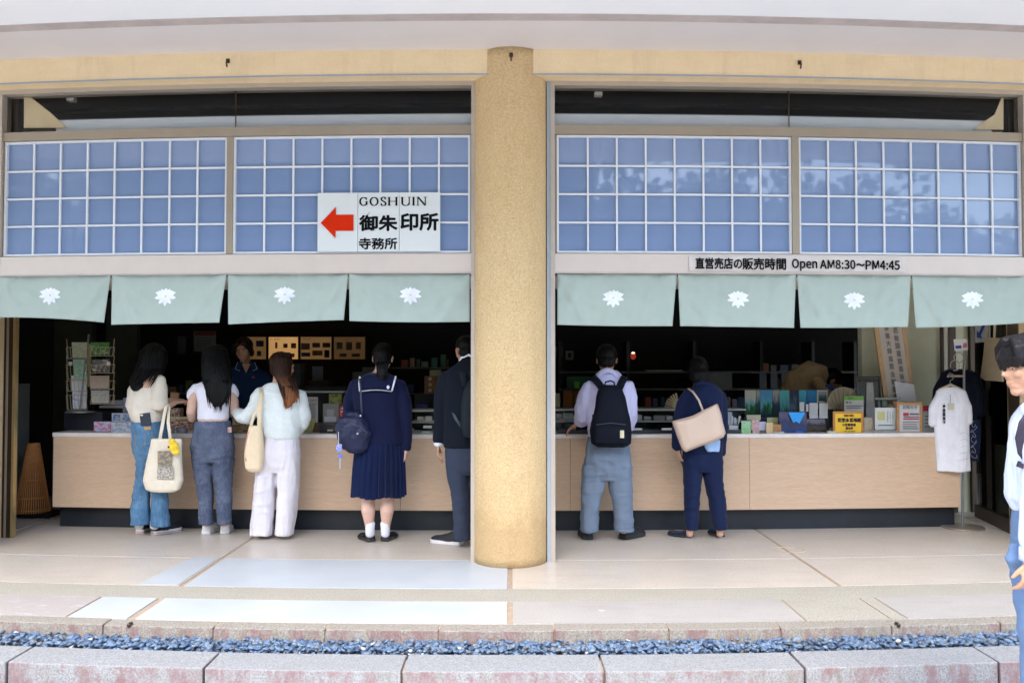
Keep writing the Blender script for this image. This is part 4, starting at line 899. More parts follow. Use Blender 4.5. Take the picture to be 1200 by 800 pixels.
p.L(p.b, [(270, 454, 0, 5.5), (274, 470, .02, 5.6), (275, 479, .04, 5.2), (272, 484, .12, 4.6), (268, 482, .24, 3.6)]); p.hand(p.pt(267, 482, .25), (-.2, 1, .1), (0, 0, -1), (-1, 0, 0), .9, 25)
p.head(252, 423, .05, -5, 18, 0, 1.0, p.pt(251, 448, .02)); p.finish()
p.hair(HB, [(404, 244, 260, .05, .03), (410, 238, 266, .09, .03), (424, 236, 269, .10, .01), (438, 236, 272, .085, -.03), (450, 238, 272, .055, -.08), (460, 242, 270, .035, -.105), (470, 246, 265, .022, -.115), (476, 250, 260, .01, -.12)])
p.strands(HB, (238, 272, 445, 243, 270, 476, -.115, -.128), 4, 46); p.strands(HB, (248, 260, 455, 251, 263, 481, -.12, -.132), 5, 18)
wu = mat('white_leather', (.74, .74, .74), .5, bscale=80, bstr=.1)
p.shoe(241, 626, -22, .24, wu, wh_s, 1.12, .034); p.shoe(263, 625.5, -8, .235, wu, wh_s, 1.1, .034)

# ---- 3: woman in white sweater and wide white trousers
p = Person('brown haired woman in white sweater and wide white trousers', 7.2, 325, 'light')
sw = fabric('white_sweater', (.68, .73, .71), weave=150, bstr=.5); tr_ = fabric('white_linen', (.70, .665, .70), weave=300)
top = [(513, 308, 350, .115), (506, 306, 352, .125), (495, 304, 354, .13), (480, 302, 354, .13), (468, 301, 355, .12), (459, 303, 352, .10), (453, 309, 343, .075), (449, 315, 334, .055)]
b = MB(); p.T(b, top, 2.4)
p.L(b, [(305, 459, 0, 7), (301, 470, -.01, 8), (296, 481, 0, 8), (289, 489, .02, 8), (284, 488, .05, 8), (278, 484, .12, 6), (275, 481.5, .17, 5)])
p.L(b, [(350, 461, 0, 7), (354.5, 472, .0, 7.5), (356.5, 484, .0, 7.5), (355, 495, .03, 8), (350, 503, .09, 7), (343, 505, .2, 5)])
solid(b, 'sweater', sw, p.root, .009, 3, [(.018, 6, 6, 7, 3), (.010, 15, 15, 8, 9), (.008, 5, 5, 22, 12)])
b = MB(); b.tube([p.pt(309+40*i/10, 512, -.118*math.sin(math.pi*i/10)) for i in range(11)], (.018, .012), 8); b.build('ribbed_hem', sw, p.root, True)
jr = [(508, 309, 348, .105), (518, 305, 350, .118), (532, 302, 351, .13), (545, 301, 351, .125), (552, 302, 350, .11)]
b = MB(); p.T(b, jr, 2.5); p.T(b, [(540, 301.5, 326, .115), (555, 301, 324, .112), (575, 299.5, 321.8, .11), (600, 297, 319.8, .115), (626, 295, 318.3, .12)], 2.3); p.T(b, [(540, 325, 351, .115), (555, 325, 350, .112), (575, 325.6, 348.5, .11), (600, 325, 346.5, .115), (625, 323.5, 343, .12)], 2.3)
solid(b, 'wide_trousers', tr_, p.root, .009, 3, [(.018, 14, 14, 2.2, 3), (.009, 9, 9, 16, 9), (.008, 30, 30, 3, 12)])
p.T(p.b, top, 2.4, shrink=.82); p.T(p.b, jr, shrink=.84)
p.L(p.b, [(313, 540, 0, 9), (311, 585, 0, 7), (308, 622, 0, 5)]); p.L(p.b, [(337, 540, 0, 9), (335, 585, 0, 7), (331, 621, 0, 5)])
p.L(p.b, [(305, 459, 0, 5.5), (290, 486, .02, 5), (282, 486, .06, 4.5), (274, 481, .18, 3.6)]); p.hand(p.pt(274, 480, .19), (-.35, .85, .35), (1, .3, 0), (0, 0, 1), .92, 32)
p.L(p.b, [(351, 461, 0, 5.5), (356, 485, .0, 5), (350, 502, .1, 4.4), (343, 503, .2, 3.6)]); p.hand(p.pt(342, 503, .21), (-.3, 1, .1), (0, 0, -1), (-1, 0, 0), .92, 25)
p.head(331, 431, .03, -50, 8, 0, 1.0, p.pt(327, 451, .01)); p.finish()
p.hair(HBR, [(413, 324, 340, .05, .0), (419, 320, 342, .09, .0), (430, 319, 341, .09, -.01), (440, 321, 341, .08, -.03), (450, 327, 345, .06, -.07), (460, 331, 350, .04, -.11), (470, 333, 346, .026, -.13), (478, 334, 339, .01, -.14)])
p.strands(HBR, (324, 346, 444, 334, 351, 470, -.09, -.15), 6, 55); p.strands(HBR, (331, 343, 452, 333, 342, 479, -.125, -.155), 7, 24)
crs = mat('cream_suede', (.55, .49, .33), .9, sheen=.3)
p.shoe(308, 629, 12, .235, crs, mat('pale_sole', (.66, .60, .42), .6), .95, .026); p.shoe(331, 628, -16, .235, crs, mat('pale_sole_b', (.66, .60, .42), .6), .95, .026)
tote = thing('tote_bag', 'soft cream shoulder tote hanging on the back of the woman in white', 'bag', p.pt(298, 552, -.12)); c2 = fabric('soft_cream_cotton', (.74, .60, .41), weave=240)
b = MB(); p.T(b, [(552.5, 291, 305, .02, -.15), (548, 287.5, 307.5, .045, -.15), (535, 286.8, 309, .055, -.15), (520, 288, 309, .05, -.15), (508, 290, 308, .04, -.15), (499, 292, 306.5, .022, -.15)], 2.6)
solid(b, 'bag_body', c2, tote, .007, 2, [(.010, 9, 9, 4, 3), (.006, 24, 24, 4, 9)])
strap('shoulder_strap', [p.pt(303.5, 505, -.17), p.pt(304.5, 480, -.155), p.pt(306, 465, -.13), p.pt(306.5, 455, -.06), p.pt(306, 454, 0.0), p.pt(304, 470, .1)], .036, .007, c2, tote)
strap('shoulder_strap', [p.pt(293, 503, -.15), p.pt(297, 488, -.15), p.pt(303, 476, -.15), p.pt(305.2, 466, -.138), p.pt(306, 456, -.075)], .024, .006, c2, tote)
strap('red_piping', [p.pt(288.2, 540, -.195), p.pt(288.6, 520, -.192), p.pt(290.6, 506, -.182)], .012, .005, mat('faded_red_print', (.55, .25, .2), .8), tote)

# ---- 4: schoolgirl in navy sailor uniform
p = Person('schoolgirl in navy sailor top and pleated skirt with white socks', 7.05, 443, 'fair')
nvy = fabric('navy_wool', (.007, .010, .038), weave=240, sheen=.25); skm = fabric('navy_pleat_wool', (.008, .015, .055), weave=260, sheen=.15); wl = mat('white_braid', (.74, .78, .86), .7)
top = [(519, 417, 472, .125), (510, 417, 471, .13), (495, 417, 471, .125), (480, 416, 470, .12), (466, 413, 471, .12), (455, 412, 472, .11), (446, 416, 470, .09), (440, 427, 459, .07), (436, 434, 453, .055)]
b = MB(); p.T(b, top, 2.5); p.L(b, [(417, 450, 0, 7.5), (411, 468, .0, 8), (409, 486, .02, 7.5), (412, 500, .10, 6.5), (418, 500, .2, 5)])
p.L(b, [(467, 450, 0, 8), (473, 468, -.02, 8.5), (476, 488, -.02, 7.5), (476.5, 508, .0, 6.5), (476, 522, .0, 5.8), (476, 524.5, .0, 6)])
solid(b, 'sailor_top', nvy, p.root, .009, 3, [(.009, 6, 6, 8, 3), (.006, 16, 16, 7, 9)])
col = MB(); oy = -.128
def cpt(x, y, d=0): return p.pt(x, y, oy+.0020*(y-450)*-.2-(.018 if y > 452 else 0)*0+d+.05*((x-443)/27)**2+(.05 if y < 440 else .012 if y < 446 else -.006))
rows = [(437, 431, 455), (441, 422.5, 463.5), (449, 421.5, 463), (460, 420.5, 460.5)]
vs = []; 
for (y, l, r_) in rows:
    for i in range(9): vs.append(cpt(l+(r_-l)*i/8, y-(1.6*math.sin(math.pi*i/8) if y > 455 else 0)))
fs = [(j*9+i, j*9+i+1, (j+1)*9+i+1, (j+1)*9+i) for j in range(3) for i in range(8)]
col.add(vs, fs); co_ = col.build('sailor_collar', nvy, p.root, True); md = co_.modifiers.new('t', 'SOLIDIFY'); md.thickness = .006
for pts in ([cpt(421.6, 441, -.008), cpt(421.0, 449, -.008), cpt(421.6, 458, -.008)], [cpt(421.6+ (459.2-421.6)*i/6, 458.6-1.8*math.sin(math.pi*i/6), -.008) for i in range(7)], [cpt(459.2, 458, -.008), cpt(461.6, 449, -.008), cpt(463.8, 440.5, -.008)]):
    strap('white_braid', pts, .014, .003, wl, co_)
b = MB(); b.ell(cpt(454.8, 453.5, -.010), (.012, .004, .015)); b.build('badge', wl, co_, True)
sk_ = MB(); vs = []; NP = 26; n = NP*8
for (py, l, r_, bb, am) in ((508, 420, 470, .108, .0), (514, 418.5, 471, .115, .008), (530, 417, 472, .128, .015), (550, 415.5, 472.5, .142, .019), (581, 414, 473, .155, .023)):
    c = p.pt((l+r_)/2, py, 0); a = (r_-l)/2*p.D/1000
    for i in range(n):
        t = 2*math.pi*i/n; u = (i % 8)/8; sw_ = am*(1-2*u if u < .85 else (u-.85)/.15*2-1+.0)+.004*math.sin(t*3)
        vs.append(c+Vector(((a+sw_)*math.cos(t), (bb+sw_)*math.sin(t), 0 if py < 570 else .008*math.sin(t*5+1))))
fs = [(j*n+i, j*n+(i+1) % n, (j+1)*n+(i+1) % n, (j+1)*n+i) for j in range(4) for i in range(n)]+[tuple(range(n))]
sk_.add(vs, fs); so_ = sk_.build('pleated_skirt', skm, p.root); md = so_.modifiers.new('t', 'SOLIDIFY'); md.thickness = .004
p.T(p.b, top, 2.5, shrink=.84); p.T(p.b, [(515, 421, 468, .10), (535, 420, 469, .11), (550, 421, 468, .10)])
p.L(p.b, [(433, 545, 0, 11), (431, 570, 0, 8.5), (431.5, 586, 0, 8), (431.5, 598, -.01, 8.2), (432.5, 612, 0, 5.6), (433.5, 624, 0, 4.3)]); p.L(p.b, [(457, 545, 0, 11), (455, 570, 0, 8.5), (454, 586, 0, 8), (453.5, 598, -.01, 8.2), (452.5, 612, 0, 5.6), (451.5, 624, 0, 4.3)])
p.L(p.b, [(417, 450, 0, 5.5), (410, 484, .02, 5), (414, 499, .12, 4.4), (420, 499, .22, 3.6)]); p.hand(p.pt(421, 499, .23), (.4, 1, .1), (0, 0, -1), (1, 0, 0), .9, 25)
p.L(p.b, [(467, 450, 0, 5.5), (476, 488, -.02, 5), (476, 522, 0, 3.7), (476, 527, 0, 3.5)]); p.hand(p.pt(476, 526.5, 0), (-.08, .1, -1), (-1, .2, 0), (0, 1, .2), .9, 28)
p.head(448.5, 421, .03, 3, 14, 0, 1.0, p.pt(445, 440, .01)); p.finish()
p.hair(HB, [(425, 440, 456, .03, -.07), (432, 441, 455, .028, -.10), (439, 443, 453, .022, -.115), (446, 445, 450, .010, -.12)], amp=.004)
p.strands(HB, (441, 456, 424, 443, 453, 446, -.095, -.125), 9, 26)
bl = mat('black_loafer_leather', (.012, .011, .012), .22, coat=.5); ws = mat('white_ribbed_sock', (.72, .73, .80), .85, bscale=200, bstr=.5)
for a, y in ((433.5, 633), (451.5, 632.5)):
    b = MB(); b.tube([p.pt(a, 613, 0), p.pt(a, 617, 0), p.pt(a, 626, 0)], [.042, .039, .036], 16); b.build('sock', ws, p.root, True)
p.shoe(435.5, 635, 22, .235, bl, bl, 1.08, .024, low=True); p.shoe(450.5, 634.5, -22, .235, bl, bl, 1.08, .024, low=True)
bag = thing('shoulder_bag', 'slouchy navy school bag hanging at the schoolgirl left hip', 'bag', p.pt(415, 528, -.13)); bm_ = mat('navy_nylon', (.014, .018, .05), .45, var=.3, vscale=12, spec=.3, bscale=60, bstr=.3)
b = MB(); p.T(b, [(530, 409, 425, .03, -.13), (525, 402, 431, .07, -.13), (513, 396.5, 436, .085, -.13), (500, 393.5, 435, .085, -.13), (490, 397, 427, .07, -.13), (482, 407, 423, .03, -.13)], 2.2)
bb_ = solid(b, 'bag_body', bm_, bag, .008, 2, [(.022, 9, 9, 13, 3), (.012, 20, 20, 22, 9)])
strap('shoulder_strap', [p.pt(424, 486, -.16), p.pt(423.2, 470, -.15), p.pt(422.5, 455, -.148), p.pt(421.5, 444, -.11), p.pt(421, 440.5, -.02), p.pt(419, 455, .12)], .014, .006, mat('navy_strap', (.03, .035, .06), .5), bag)
for q in ((419, 508), (422.5, 487)):
    b = MB(); b.ell(p.pt(q[0], q[1], -.225), (.009, .007, .009)); b.build('snap', mat('silver_snap', (.5, .52, .6), .3, metal=.7), bb_, True)
b = MB(); b.tube([p.pt(404, 500, -.21), p.pt(412, 497, -.222), p.pt(422, 500, -.222), p.pt(430, 507, -.2)], .006, 8); b.build('zip_pocket', mat('navy_piping', (.04, .05, .11), .4), bb_, True)
kc = thing('key_charm', 'white and blue charm dangling from the navy school bag', 'charm', p.pt(397.5, 530, -.2)); b = MB()
b.tube([p.pt(396.5, 506, -.21), p.pt(397, 520, -.21)], .0022, 6); b.build('cord', ws, kc)
b = MB(); b.rbox(p.pt(397.3, 524.5, -.212), (.048, .008, .062)); b.build('acrylic_charm', printed('blue_white_charm', [(.7, .72, .8), (.1, .14, .5), (.75, .75, .82)], 4, 3), kc, bevel=.008); b = MB(); b.rbox(p.pt(399, 534, -.214), (.03, .006, .03)); b.build('tag', mat('blue_tag', (.12, .16, .55), .5), kc)
b = MB(); b.tube([p.pt(398.5, 536, -.21), p.pt(398.7, 549, -.21)], (.007), 6); b.build('tassel', mat('grey_tassel', (.4, .4, .44), .7), kc)

# ---- 5: man in dark suit, half behind the column
p = Person('man in black suit jacket and grey trousers half behind the column', 6.83, 545, 'mid')
blk = fabric('black_suiting', (.006, .009, .016), weave=300, sheen=.1); gt = fabric('slate_trousers', (.035, .045, .075), weave=300)
top = [(524, 520, 577, .13), (510, 521, 577, .135), (490, 521, 577, .13), (470, 520, 578, .13), (452, 518, 580, .13), (440, 520, 578, .12), (431, 527, 571, .10), (424, 536, 562, .08), (418, 541, 557, .06)]
b = MB(); p.T(b, top, 2.6); p.L(b, [(524, 441, 0, 9), (518, 460, 0, 9), (516.5, 478, .0, 8.3), (515.5, 498, .01, 7.6), (514.5, 516, 0, 7)]); p.L(b, [(574, 441, 0, 9), (580, 470, 0, 9), (582, 498, .0, 7.6), (582, 516, 0, 7)])
solid(b, 'suit_jacket', blk, p.root, .009, 3, [(.008, 6, 6, 8, 3), (.005, 16, 16, 7, 9)])
b = MB(); b.tube([p.pt(538, 423.5, -.02), p.pt(541, 418.5, -.06), p.pt(549, 415.5, -.085), p.pt(557, 418.5, -.06), p.pt(560, 423.5, -.02)], (.006, .014), 10); b.build('shirt_collar', mat('white_cotton', (.7, .72, .78), .8), p.root, True)
for x in (514, 582.5):
    b = MB(); b.tube([p.pt(x, 514, 0), p.pt(x, 520, 0)], .040, 16); b.build('shirt_cuff', mat('white_cotton_b', (.7, .72, .8), .8), p.root, True)
b = MB(); p.T(b, [(515, 522, 575, .12), (530, 521.5, 576, .13), (548, 523, 574, .12), (555, 524, 573, .1)], 2.5); p.T(b, [(545, 522.5, 550, .11), (560, 524.5, 549.5, .10), (575, 528, 551, .088), (600, 531, 552, .078), (632, 532.5, 552.5, .074)]); p.T(b, [(545, 550, 575, .11), (560, 551, 574, .10), (600, 553, 572, .08), (628, 553, 571, .075)])
solid(b, 'trousers', gt, p.root, .009, 3, [(.006, 12, 12, 3, 3), (.006, 8, 8, 22, 9)])
p.T(p.b, top, 2.6, shrink=.84); p.T(p.b, [(515, 525, 572, .1), (545, 525, 572, .1)]); p.L(p.b, [(538, 540, 0, 10), (541, 585, 0, 7), (543, 630, 0, 5)]); p.L(p.b, [(562, 540, 0, 10), (562, 585, 0, 7), (562, 630, 0, 5)])
p.L(p.b, [(524, 441, 0, 6), (516, 480, .0, 5.4), (514, 519, 0, 4)]); p.hand(p.pt(513.8, 520, 0), (-.05, -.05, -1), (1, .1, 0), (0, 1, .1), 1.0, 30)
p.L(p.b, [(574, 441, 0, 6), (581, 480, .0, 5.4), (583, 519, 0, 4)]); p.hand(p.pt(583, 520, 0), (.05, -.05, -1), (-1, .1, 0), (0, 1, .1), 1.0, 30)
p.head(546, 412, .02, 25, 12, 0, 1.02, p.pt(549, 424, -.0)); p.finish()
p.hair(HB, None, capr=(.080, .100, .074), capo=(0, -.016, .052), amp=.003)
p.shoe(541, 638.5, 62, .285, mat('black_mesh_upper', (.008, .009, .013), .7, bscale=140), mat('white_foam_sole', (.62, .60, .60), .5), 1.05, .03); p.shoe(562, 637, 10, .28, mat('black_mesh_upper_b', (.008, .009, .013), .7), mat('white_foam_sole_b', (.62, .60, .60), .5), 1.05, .03)
bp = thing('backpack', 'dark grey backpack on the back of the man in the black suit', 'backpack', p.pt(552, 510, -.2)); gb_ = mat('dark_grey_nylon', (.010, .015, .02), .7, spec=.15, bscale=150)
b = MB(); p.T(b, [(512, 543, 571, .05, -.19), (500, 540, 573, .07, -.2), (475, 540, 573, .07, -.2), (455, 543, 570, .06, -.19), (446, 549, 564, .03, -.18)], 2.8); solid(b, 'pack_body', gb_, bp, .009, 2, [(.008, 9, 9, 9, 3)])
strap('shoulder_strap', [p.pt(545, 452, -.16), p.pt(542, 436, -.11), p.pt(539, 430, -.02), p.pt(536, 445, .12)], .05, .01, gb_, bp)
strap('side_strap', [p.pt(541, 500, -.15), p.pt(534, 490, -.135), p.pt(529, 478, -.10)], .022, .006, mat('grey_webbing', (.05, .065, .085), .6), bp)

# ---- 6: man with black backpack
p = Person('man in lavender shirt and grey blue trousers with black backpack', 7.1, 712, 'mid')
sh = fabric('lavender_shirt', (.52, .52, .74), weave=320, bstr=.1); gb2 = fabric('blue_grey_twill', (.15, .195, .265), weave=260)
top = [(516, 693, 736, .11), (511, 690, 738, .13), (495, 687, 740, .13), (475, 687, 740, .125), (460, 687, 741, .12), (449, 690, 738, .105), (442, 697, 730, .08), (435, 703, 723, .06)]
b = MB(); p.T(b, top, 2.5); p.L(b, [(692, 451, 0, 8.5), (687, 463, .0, 9.5), (683.5, 477, .02, 9.5), (683, 488, .06, 9.5), (682, 492, .12, 8.5), (679.5, 494.5, .18, 6)]); p.L(b, [(735, 451, 0, 8.5), (739, 466, 0, 8.5), (739.5, 484, .02, 8), (736, 498, .10, 7.5), (732, 500, .2, 5)])
solid(b, 'shirt', sh, p.root, .008, 3, [(.016, 12, 12, 4, 3), (.010, 20, 20, 9, 9), (.008, 6, 6, 18, 12)])
b = MB(); b.tube([p.pt(701, 442, -.06), p.pt(705, 436, -.075), p.pt(712, 433.5, -.082), p.pt(719, 436, -.075), p.pt(723.5, 442, -.06)], (.022, .012), 12, (0, 0, 1)); b.build('shirt_collar', sh, p.root, True)
b = MB(); p.T(b, [(512, 689, 737, .118), (525, 687, 738, .125), (540, 685, 739, .13), (552, 684, 739.5, .118), (562, 684, 739, .1)], 2.5)
p.T(b, [(545, 683, 712.5, .11), (562, 682, 710, .10), (580, 681, 705.5, .093), (597, 681, 702, .088), (612, 681, 700.5, .088), (622, 681, 700.5, .09)], 2.4); p.T(b, [(545, 709, 740, .11), (562, 711.5, 740, .10), (580, 716.5, 740.5, .093), (597, 719.5, 741, .088), (612, 720, 742, .09), (622, 720, 743, .092)], 2.4)
solid(b, 'trousers', gb2, p.root, .009, 3, [(.012, 7, 7, 12, 3), (.010, 16, 16, 5, 9), (.007, 9, 9, 30, 15)])
p.T(p.b, top, 2.5, shrink=.84); p.T(p.b, [(512, 692, 735, .1), (548, 688, 736, .1)]); p.L(p.b, [(696, 545, 0, 9), (693, 585, 0, 6.5), (690, 622, 0, 5)]); p.L(p.b, [(727, 545, 0, 9), (729, 585, 0, 6.5), (731, 622, 0, 5)])
p.L(p.b, [(692, 451, 0, 6), (683, 485, .04, 5.5), (680, 494, .18, 4.2), (676, 496.5, .22, 4)]); p.hand(p.pt(675.5, 497, .22), (-.45, .35, -.35), (0, .3, -1), (.3, 1, 0), 1.0, 20, 14)
p.L(p.b, [(735, 451, 0, 6), (739, 484, .04, 5.5), (733, 500, .2, 4)]); p.hand(p.pt(731, 500, .22), (-.3, 1, 0), (0, 0, -1), (-1, 0, 0), 1.0, 20)
p.head(711, 423, .05, -6, 22, 0, 1.02, p.pt(712, 440, .01)); p.finish()
p.hair(HB, None, capr=(.086, .104, .088), capo=(0, -.020, .046), amp=.005)
bsh = mat('black_suede_shoe', (.012, .014, .018), .7); bso = mat('dark_rubber_sole', (.02, .022, .026), .6)
p.shoe(689, 632.5, 8, .28, bsh, bso, 1.25, .034); p.shoe(729, 632, -38, .29, bsh, bso, 1.25, .034)
bp = thing('backpack', 'black backpack with small gold label on the man in lavender shirt', 'backpack', p.pt(716, 523, -.2)); nb = mat('black_navy_nylon', (.005, .007, .014), .75, bscale=220, bstr=.3, spec=.12)
b = MB(); p.T(b, [(523.5, 700, 733, .05, -.19), (519, 693, 739, .085, -.2), (505, 691.5, 740, .098, -.2), (495, 693, 739, .10, -.2), (482, 696.5, 736, .09, -.2), (465, 698.5, 732.5, .08, -.19), (456, 701.5, 729, .065, -.18), (451, 707, 723.5, .04, -.17)], 3.0)
pb = solid(b, 'pack_body', nb, bp, .008, 3, [(.006, 6, 6, 9, 3), (.003, 18, 18, 14, 9)])
b = MB(); p.T(b, [(519, 696.5, 735.5, .03, -.275), (510, 696, 736, .045, -.275), (500, 697, 735, .04, -.275), (495, 699, 733, .02, -.27)], 3.5); solid(b, 'front_pocket', nb, bp, .007, 2)
b = MB(); b.tube([p.pt(699, 497.5, -.30), p.pt(716, 495.5, -.318), p.pt(733, 497.5, -.30)], .004, 6); b.build('zip', mat('grey_zip', (.03, .035, .05), .4), pb)
b = MB(); b.rbox(p.pt(729, 508.5, -.322), (.032, .004, .060)); lb = b.build('label_patch', mat('pale_gold_label', (.55, .52, .36), .4), pb)
strap('grab_handle', [p.pt(708.5, 452.5, -.2), p.pt(709.5, 447.5, -.21), p.pt(715.5, 446, -.215), p.pt(719.5, 447.5, -.21), p.pt(720.5, 452.5, -.2)], .014, .012, nb, bp, (0, 1, 0))
for xs_ in ([(706, 455), (700, 447), (694.5, 441.5)], [(725.5, 455), (728.5, 448), (732, 441.5)]):
    strap('shoulder_strap', [p.pt(xs_[0][0], xs_[0][1], -.17), p.pt(xs_[1][0], xs_[1][1], -.15), p.pt(xs_[2][0], xs_[2][1], -.08), p.pt(xs_[2][0]-.5, xs_[2][1]+1.0, .01), p.pt(xs_[2][0], xs_[2][1]+14, .125)], .062, .012, nb, bp)
strap('side_strap', [p.pt(699, 500, -.13), p.pt(695, 490, -.12), p.pt(694, 478, -.06)], .014, .005, mat('navy_webbing', (.02, .03, .10), .6), bp)

# ---- 7: woman in navy suit with beige bag
p = Person('woman in navy trouser suit with a big beige bag on her shoulder', 7.17, 823, 'light')
ns = fabric('navy_suiting', (.009, .016, .052), weave=300, sheen=.2)
top = [(531, 801, 845, .12), (520, 800, 846, .125), (505, 800, 846, .125), (488, 801, 847, .125), (470, 802, 847, .12), (461, 805, 848, .11), (454, 811, 842, .09), (448, 817, 835, .06)]
b = MB(); p.T(b, top, 2.4); p.L(b, [(808, 461, 0, 8), (801, 474, 0, 8.2), (797, 490, .0, 8), (794.5, 507, .01, 7.5), (793.5, 524, .02, 6.5)]); p.L(b, [(843, 463, 0, 7.5), (845.5, 478, 0, 7.2), (846, 496, .01, 6.6), (845.5, 515, .02, 6), (845, 531, .03, 5.4)])
solid(b, 'suit_jacket', ns, p.root, .008, 3, [(.009, 7, 7, 9, 3), (.006, 18, 18, 7, 9)])
b = MB(); b.tube([p.pt(815, 453, -.055), p.pt(818.5, 449.5, -.075), p.pt(824, 448, -.08), p.pt(830, 450, -.07)], (.018, .010), 10, (0, 0, 1)); b.build('jacket_collar', ns, p.root, True)
b = MB(); p.T(b, [(529, 829, 842.5, .02, -.125), (524, 826, 843.5, .02, -.125), (515, 824, 844, .02, -.12)], 3); solid(b, 'shirt_tail', mat('sky_blue_shirt', (.30, .46, .72), .8), p.root, .006, 2, [(.006, 25, 25, 5, 3)])
b = MB(); p.T(b, [(515, 803, 844, .105), (530, 801, 846, .118), (545, 800, 846.5, .12), (552, 800.5, 846, .1)], 2.5)
p.T(b, [(540, 800, 824, .11), (560, 801, 822, .095), (580, 802, 820, .082), (600, 802.5, 818, .074), (620, 803, 817, .072)], 2.3); p.T(b, [(540, 822, 846, .11), (560, 825, 847, .095), (580, 829, 849, .082), (600, 833, 851, .074), (619, 835.5, 852, .072)], 2.3)
solid(b, 'trousers', ns, p.root, .009, 3, [(.010, 14, 14, 3, 3), (.009, 9, 9, 18, 9)])
p.T(p.b, top, 2.4, shrink=.84); p.T(p.b, [(515, 806, 841, .09), (545, 804, 843, .1)]); p.L(p.b, [(812, 540, 0, 9), (811, 580, 0, 6.3), (809.5, 608, 0, 4.4), (809, 618, 0, 4.2), (808, 626, 0, 4.2)]); p.L(p.b, [(835, 540, 0, 9), (839, 580, 0, 6.3), (843, 608, 0, 4.4), (843.5, 618, 0, 4.2), (844, 626, 0, 4.2)])
p.L(p.b, [(808, 461, 0, 5.5), (798, 490, 0, 5.2), (794, 522, .02, 4), (794, 527, .02, 3.7)]); p.hand(p.pt(794.5, 526, .01), (.22, -.05, -1), (1, 0, .1), (.2, 1, 0), .92, 22)
p.L(p.b, [(843, 463, 0, 5), (845.5, 496, .01, 4.6), (845, 530, .03, 3.6)]); p.hand(p.pt(844.8, 529, .04), (-.1, .1, -1), (-1, 0, .1), (0, 1, 0), .92, 35)
p.head(818, 437, .08, 6, 26, 0, 1.0, p.pt(822, 452, .02)); p.finish()
p.hair(HB, [(428, 808, 827, .07, .06), (436, 806, 830, .09, .04), (444, 808, 831, .07, .01), (449, 812, 829, .04, -.04)], amp=.004)
nvl = mat('navy_patent', (.010, .016, .04), .2, coat=.6); gh = mat('pale_gold_heel', (.55, .50, .40), .3, metal=.4)
p.shoe(811.5, 630.5, 62, .235, nvl, gh, 1.0, .022, low=True, heel=.03, toe=.7); p.shoe(845.5, 630.5, 24, .235, nvl, gh, 1.0, .022, low=True, heel=.03, toe=.7)
bag = thing('shoulder_bag', 'large smooth beige leather shoulder bag on the woman in navy', 'bag', p.pt(820, 528, -.2)); bg_ = mat('beige_leather', (.56, .43, .34), .42, var=.04, vscale=4, bscale=120, bstr=.12)
# soft trapezoid, tilted: outline in the photo plane with a swelling thickness
b = MB(); ol = [(787.5, 493.5), (800, 491), (812, 487), (824, 480.5), (841, 472.5), (845.5, 486), (850.5, 507), (848, 512), (838, 517), (820, 523), (803.5, 529.5), (799, 526), (793, 510)]
cxm, cym = 820, 503; vs = []; 
for lay, (k_, o_) in enumerate(((.90, -.02), (1.0, -.05), (1.0, -.09), (.97, -.125), (.85, -.15), (.5, -.168))):
    for x, y in ol:
        x2, y2 = cxm+(x-cxm)*k_, cym+(y-cym)*k_
        if lay >= 3 and y < 500: y2 = y2-(y2-y)*.5
        vs.append(p.pt(x2, y2, -.125+o_*.95))
n = len(ol); fs = [(j*n+i, j*n+(i+1) % n, (j+1)*n+(i+1) % n, (j+1)*n+i) for j in range(5) for i in range(n)]+[tuple(range(n)), tuple(range(6*n-1, 5*n-1, -1))]
b.add(vs, fs); bb_ = solid(b, 'bag_body', bg_, bag, .007, 5, [(.006, 5, 5, 7, 3)])
for dyy in (0, .05): strap('handle', [p.pt(824.5, 483, -.24+dyy), p.pt(819, 469, -.19+dyy*.5), p.pt(812, 459, -.13+dyy*.3), p.pt(807, 455.5, -.03), p.pt(801, 466, .1), p.pt(798, 486, .12-dyy)], .018, .012, bg_, bag)
b = MB(); b.tube([p.pt(789, 493.5, -.262), p.pt(812, 487.5, -.275), p.pt(824, 481.5, -.275), p.pt(840, 473.5, -.262)], .0035, 6); b.build('top_seam', mat('beige_seam', (.5, .36, .27), .5), bb_)

# ---- 8: staff woman behind the counter, facing us
p = Person('woman with short wavy hair in navy polo serving behind the counter', 8.75, 288, 'mid')
pol = fabric('navy_polo', (.012, .030, .095), weave=240); trim = mat('pale_blue_trim', (.35, .48, .62), .7)
top = [(515, 268, 309, .11), (495, 266, 311, .115), (475, 264, 313, .115), (458, 262, 315, .11), (444, 262, 315, .11), (437, 265, 312, .095), (431, 272, 305, .075), (427, 280, 298, .055)]
b = MB(); p.T(b, top, 2.4); p.L(b, [(266, 442, 0, 6.5), (261, 455, -.01, 7), (259.5, 466, -.02, 7)]); p.L(b, [(311, 442, 0, 6.5), (316, 455, -.01, 7), (318, 466, -.02, 7)])
solid(b, 'polo_shirt', pol, p.root, .009, 3, [(.008, 7, 7, 9, 3)])
for sx in (-1, 1):
    b = MB(); b.poly([p.pt(288.5+sx*3, 424.5, -.06), p.pt(288.5+sx*10, 424, -.045), p.pt(288.5+sx*13, 432, -.10), p.pt(288.5+sx*7.5, 434.5, -.118)], .006, (0, -1, 0)); c_ = b.build('polo_collar', pol, p.root)
    b = MB(); b.tube([p.pt(288.5+sx*10, 424.3, -.056), p.pt(288.5+sx*12.8, 432, -.112), p.pt(288.5+sx*7.6, 434.3, -.128)], .0035, 6); b.build('collar_trim', trim, c_)
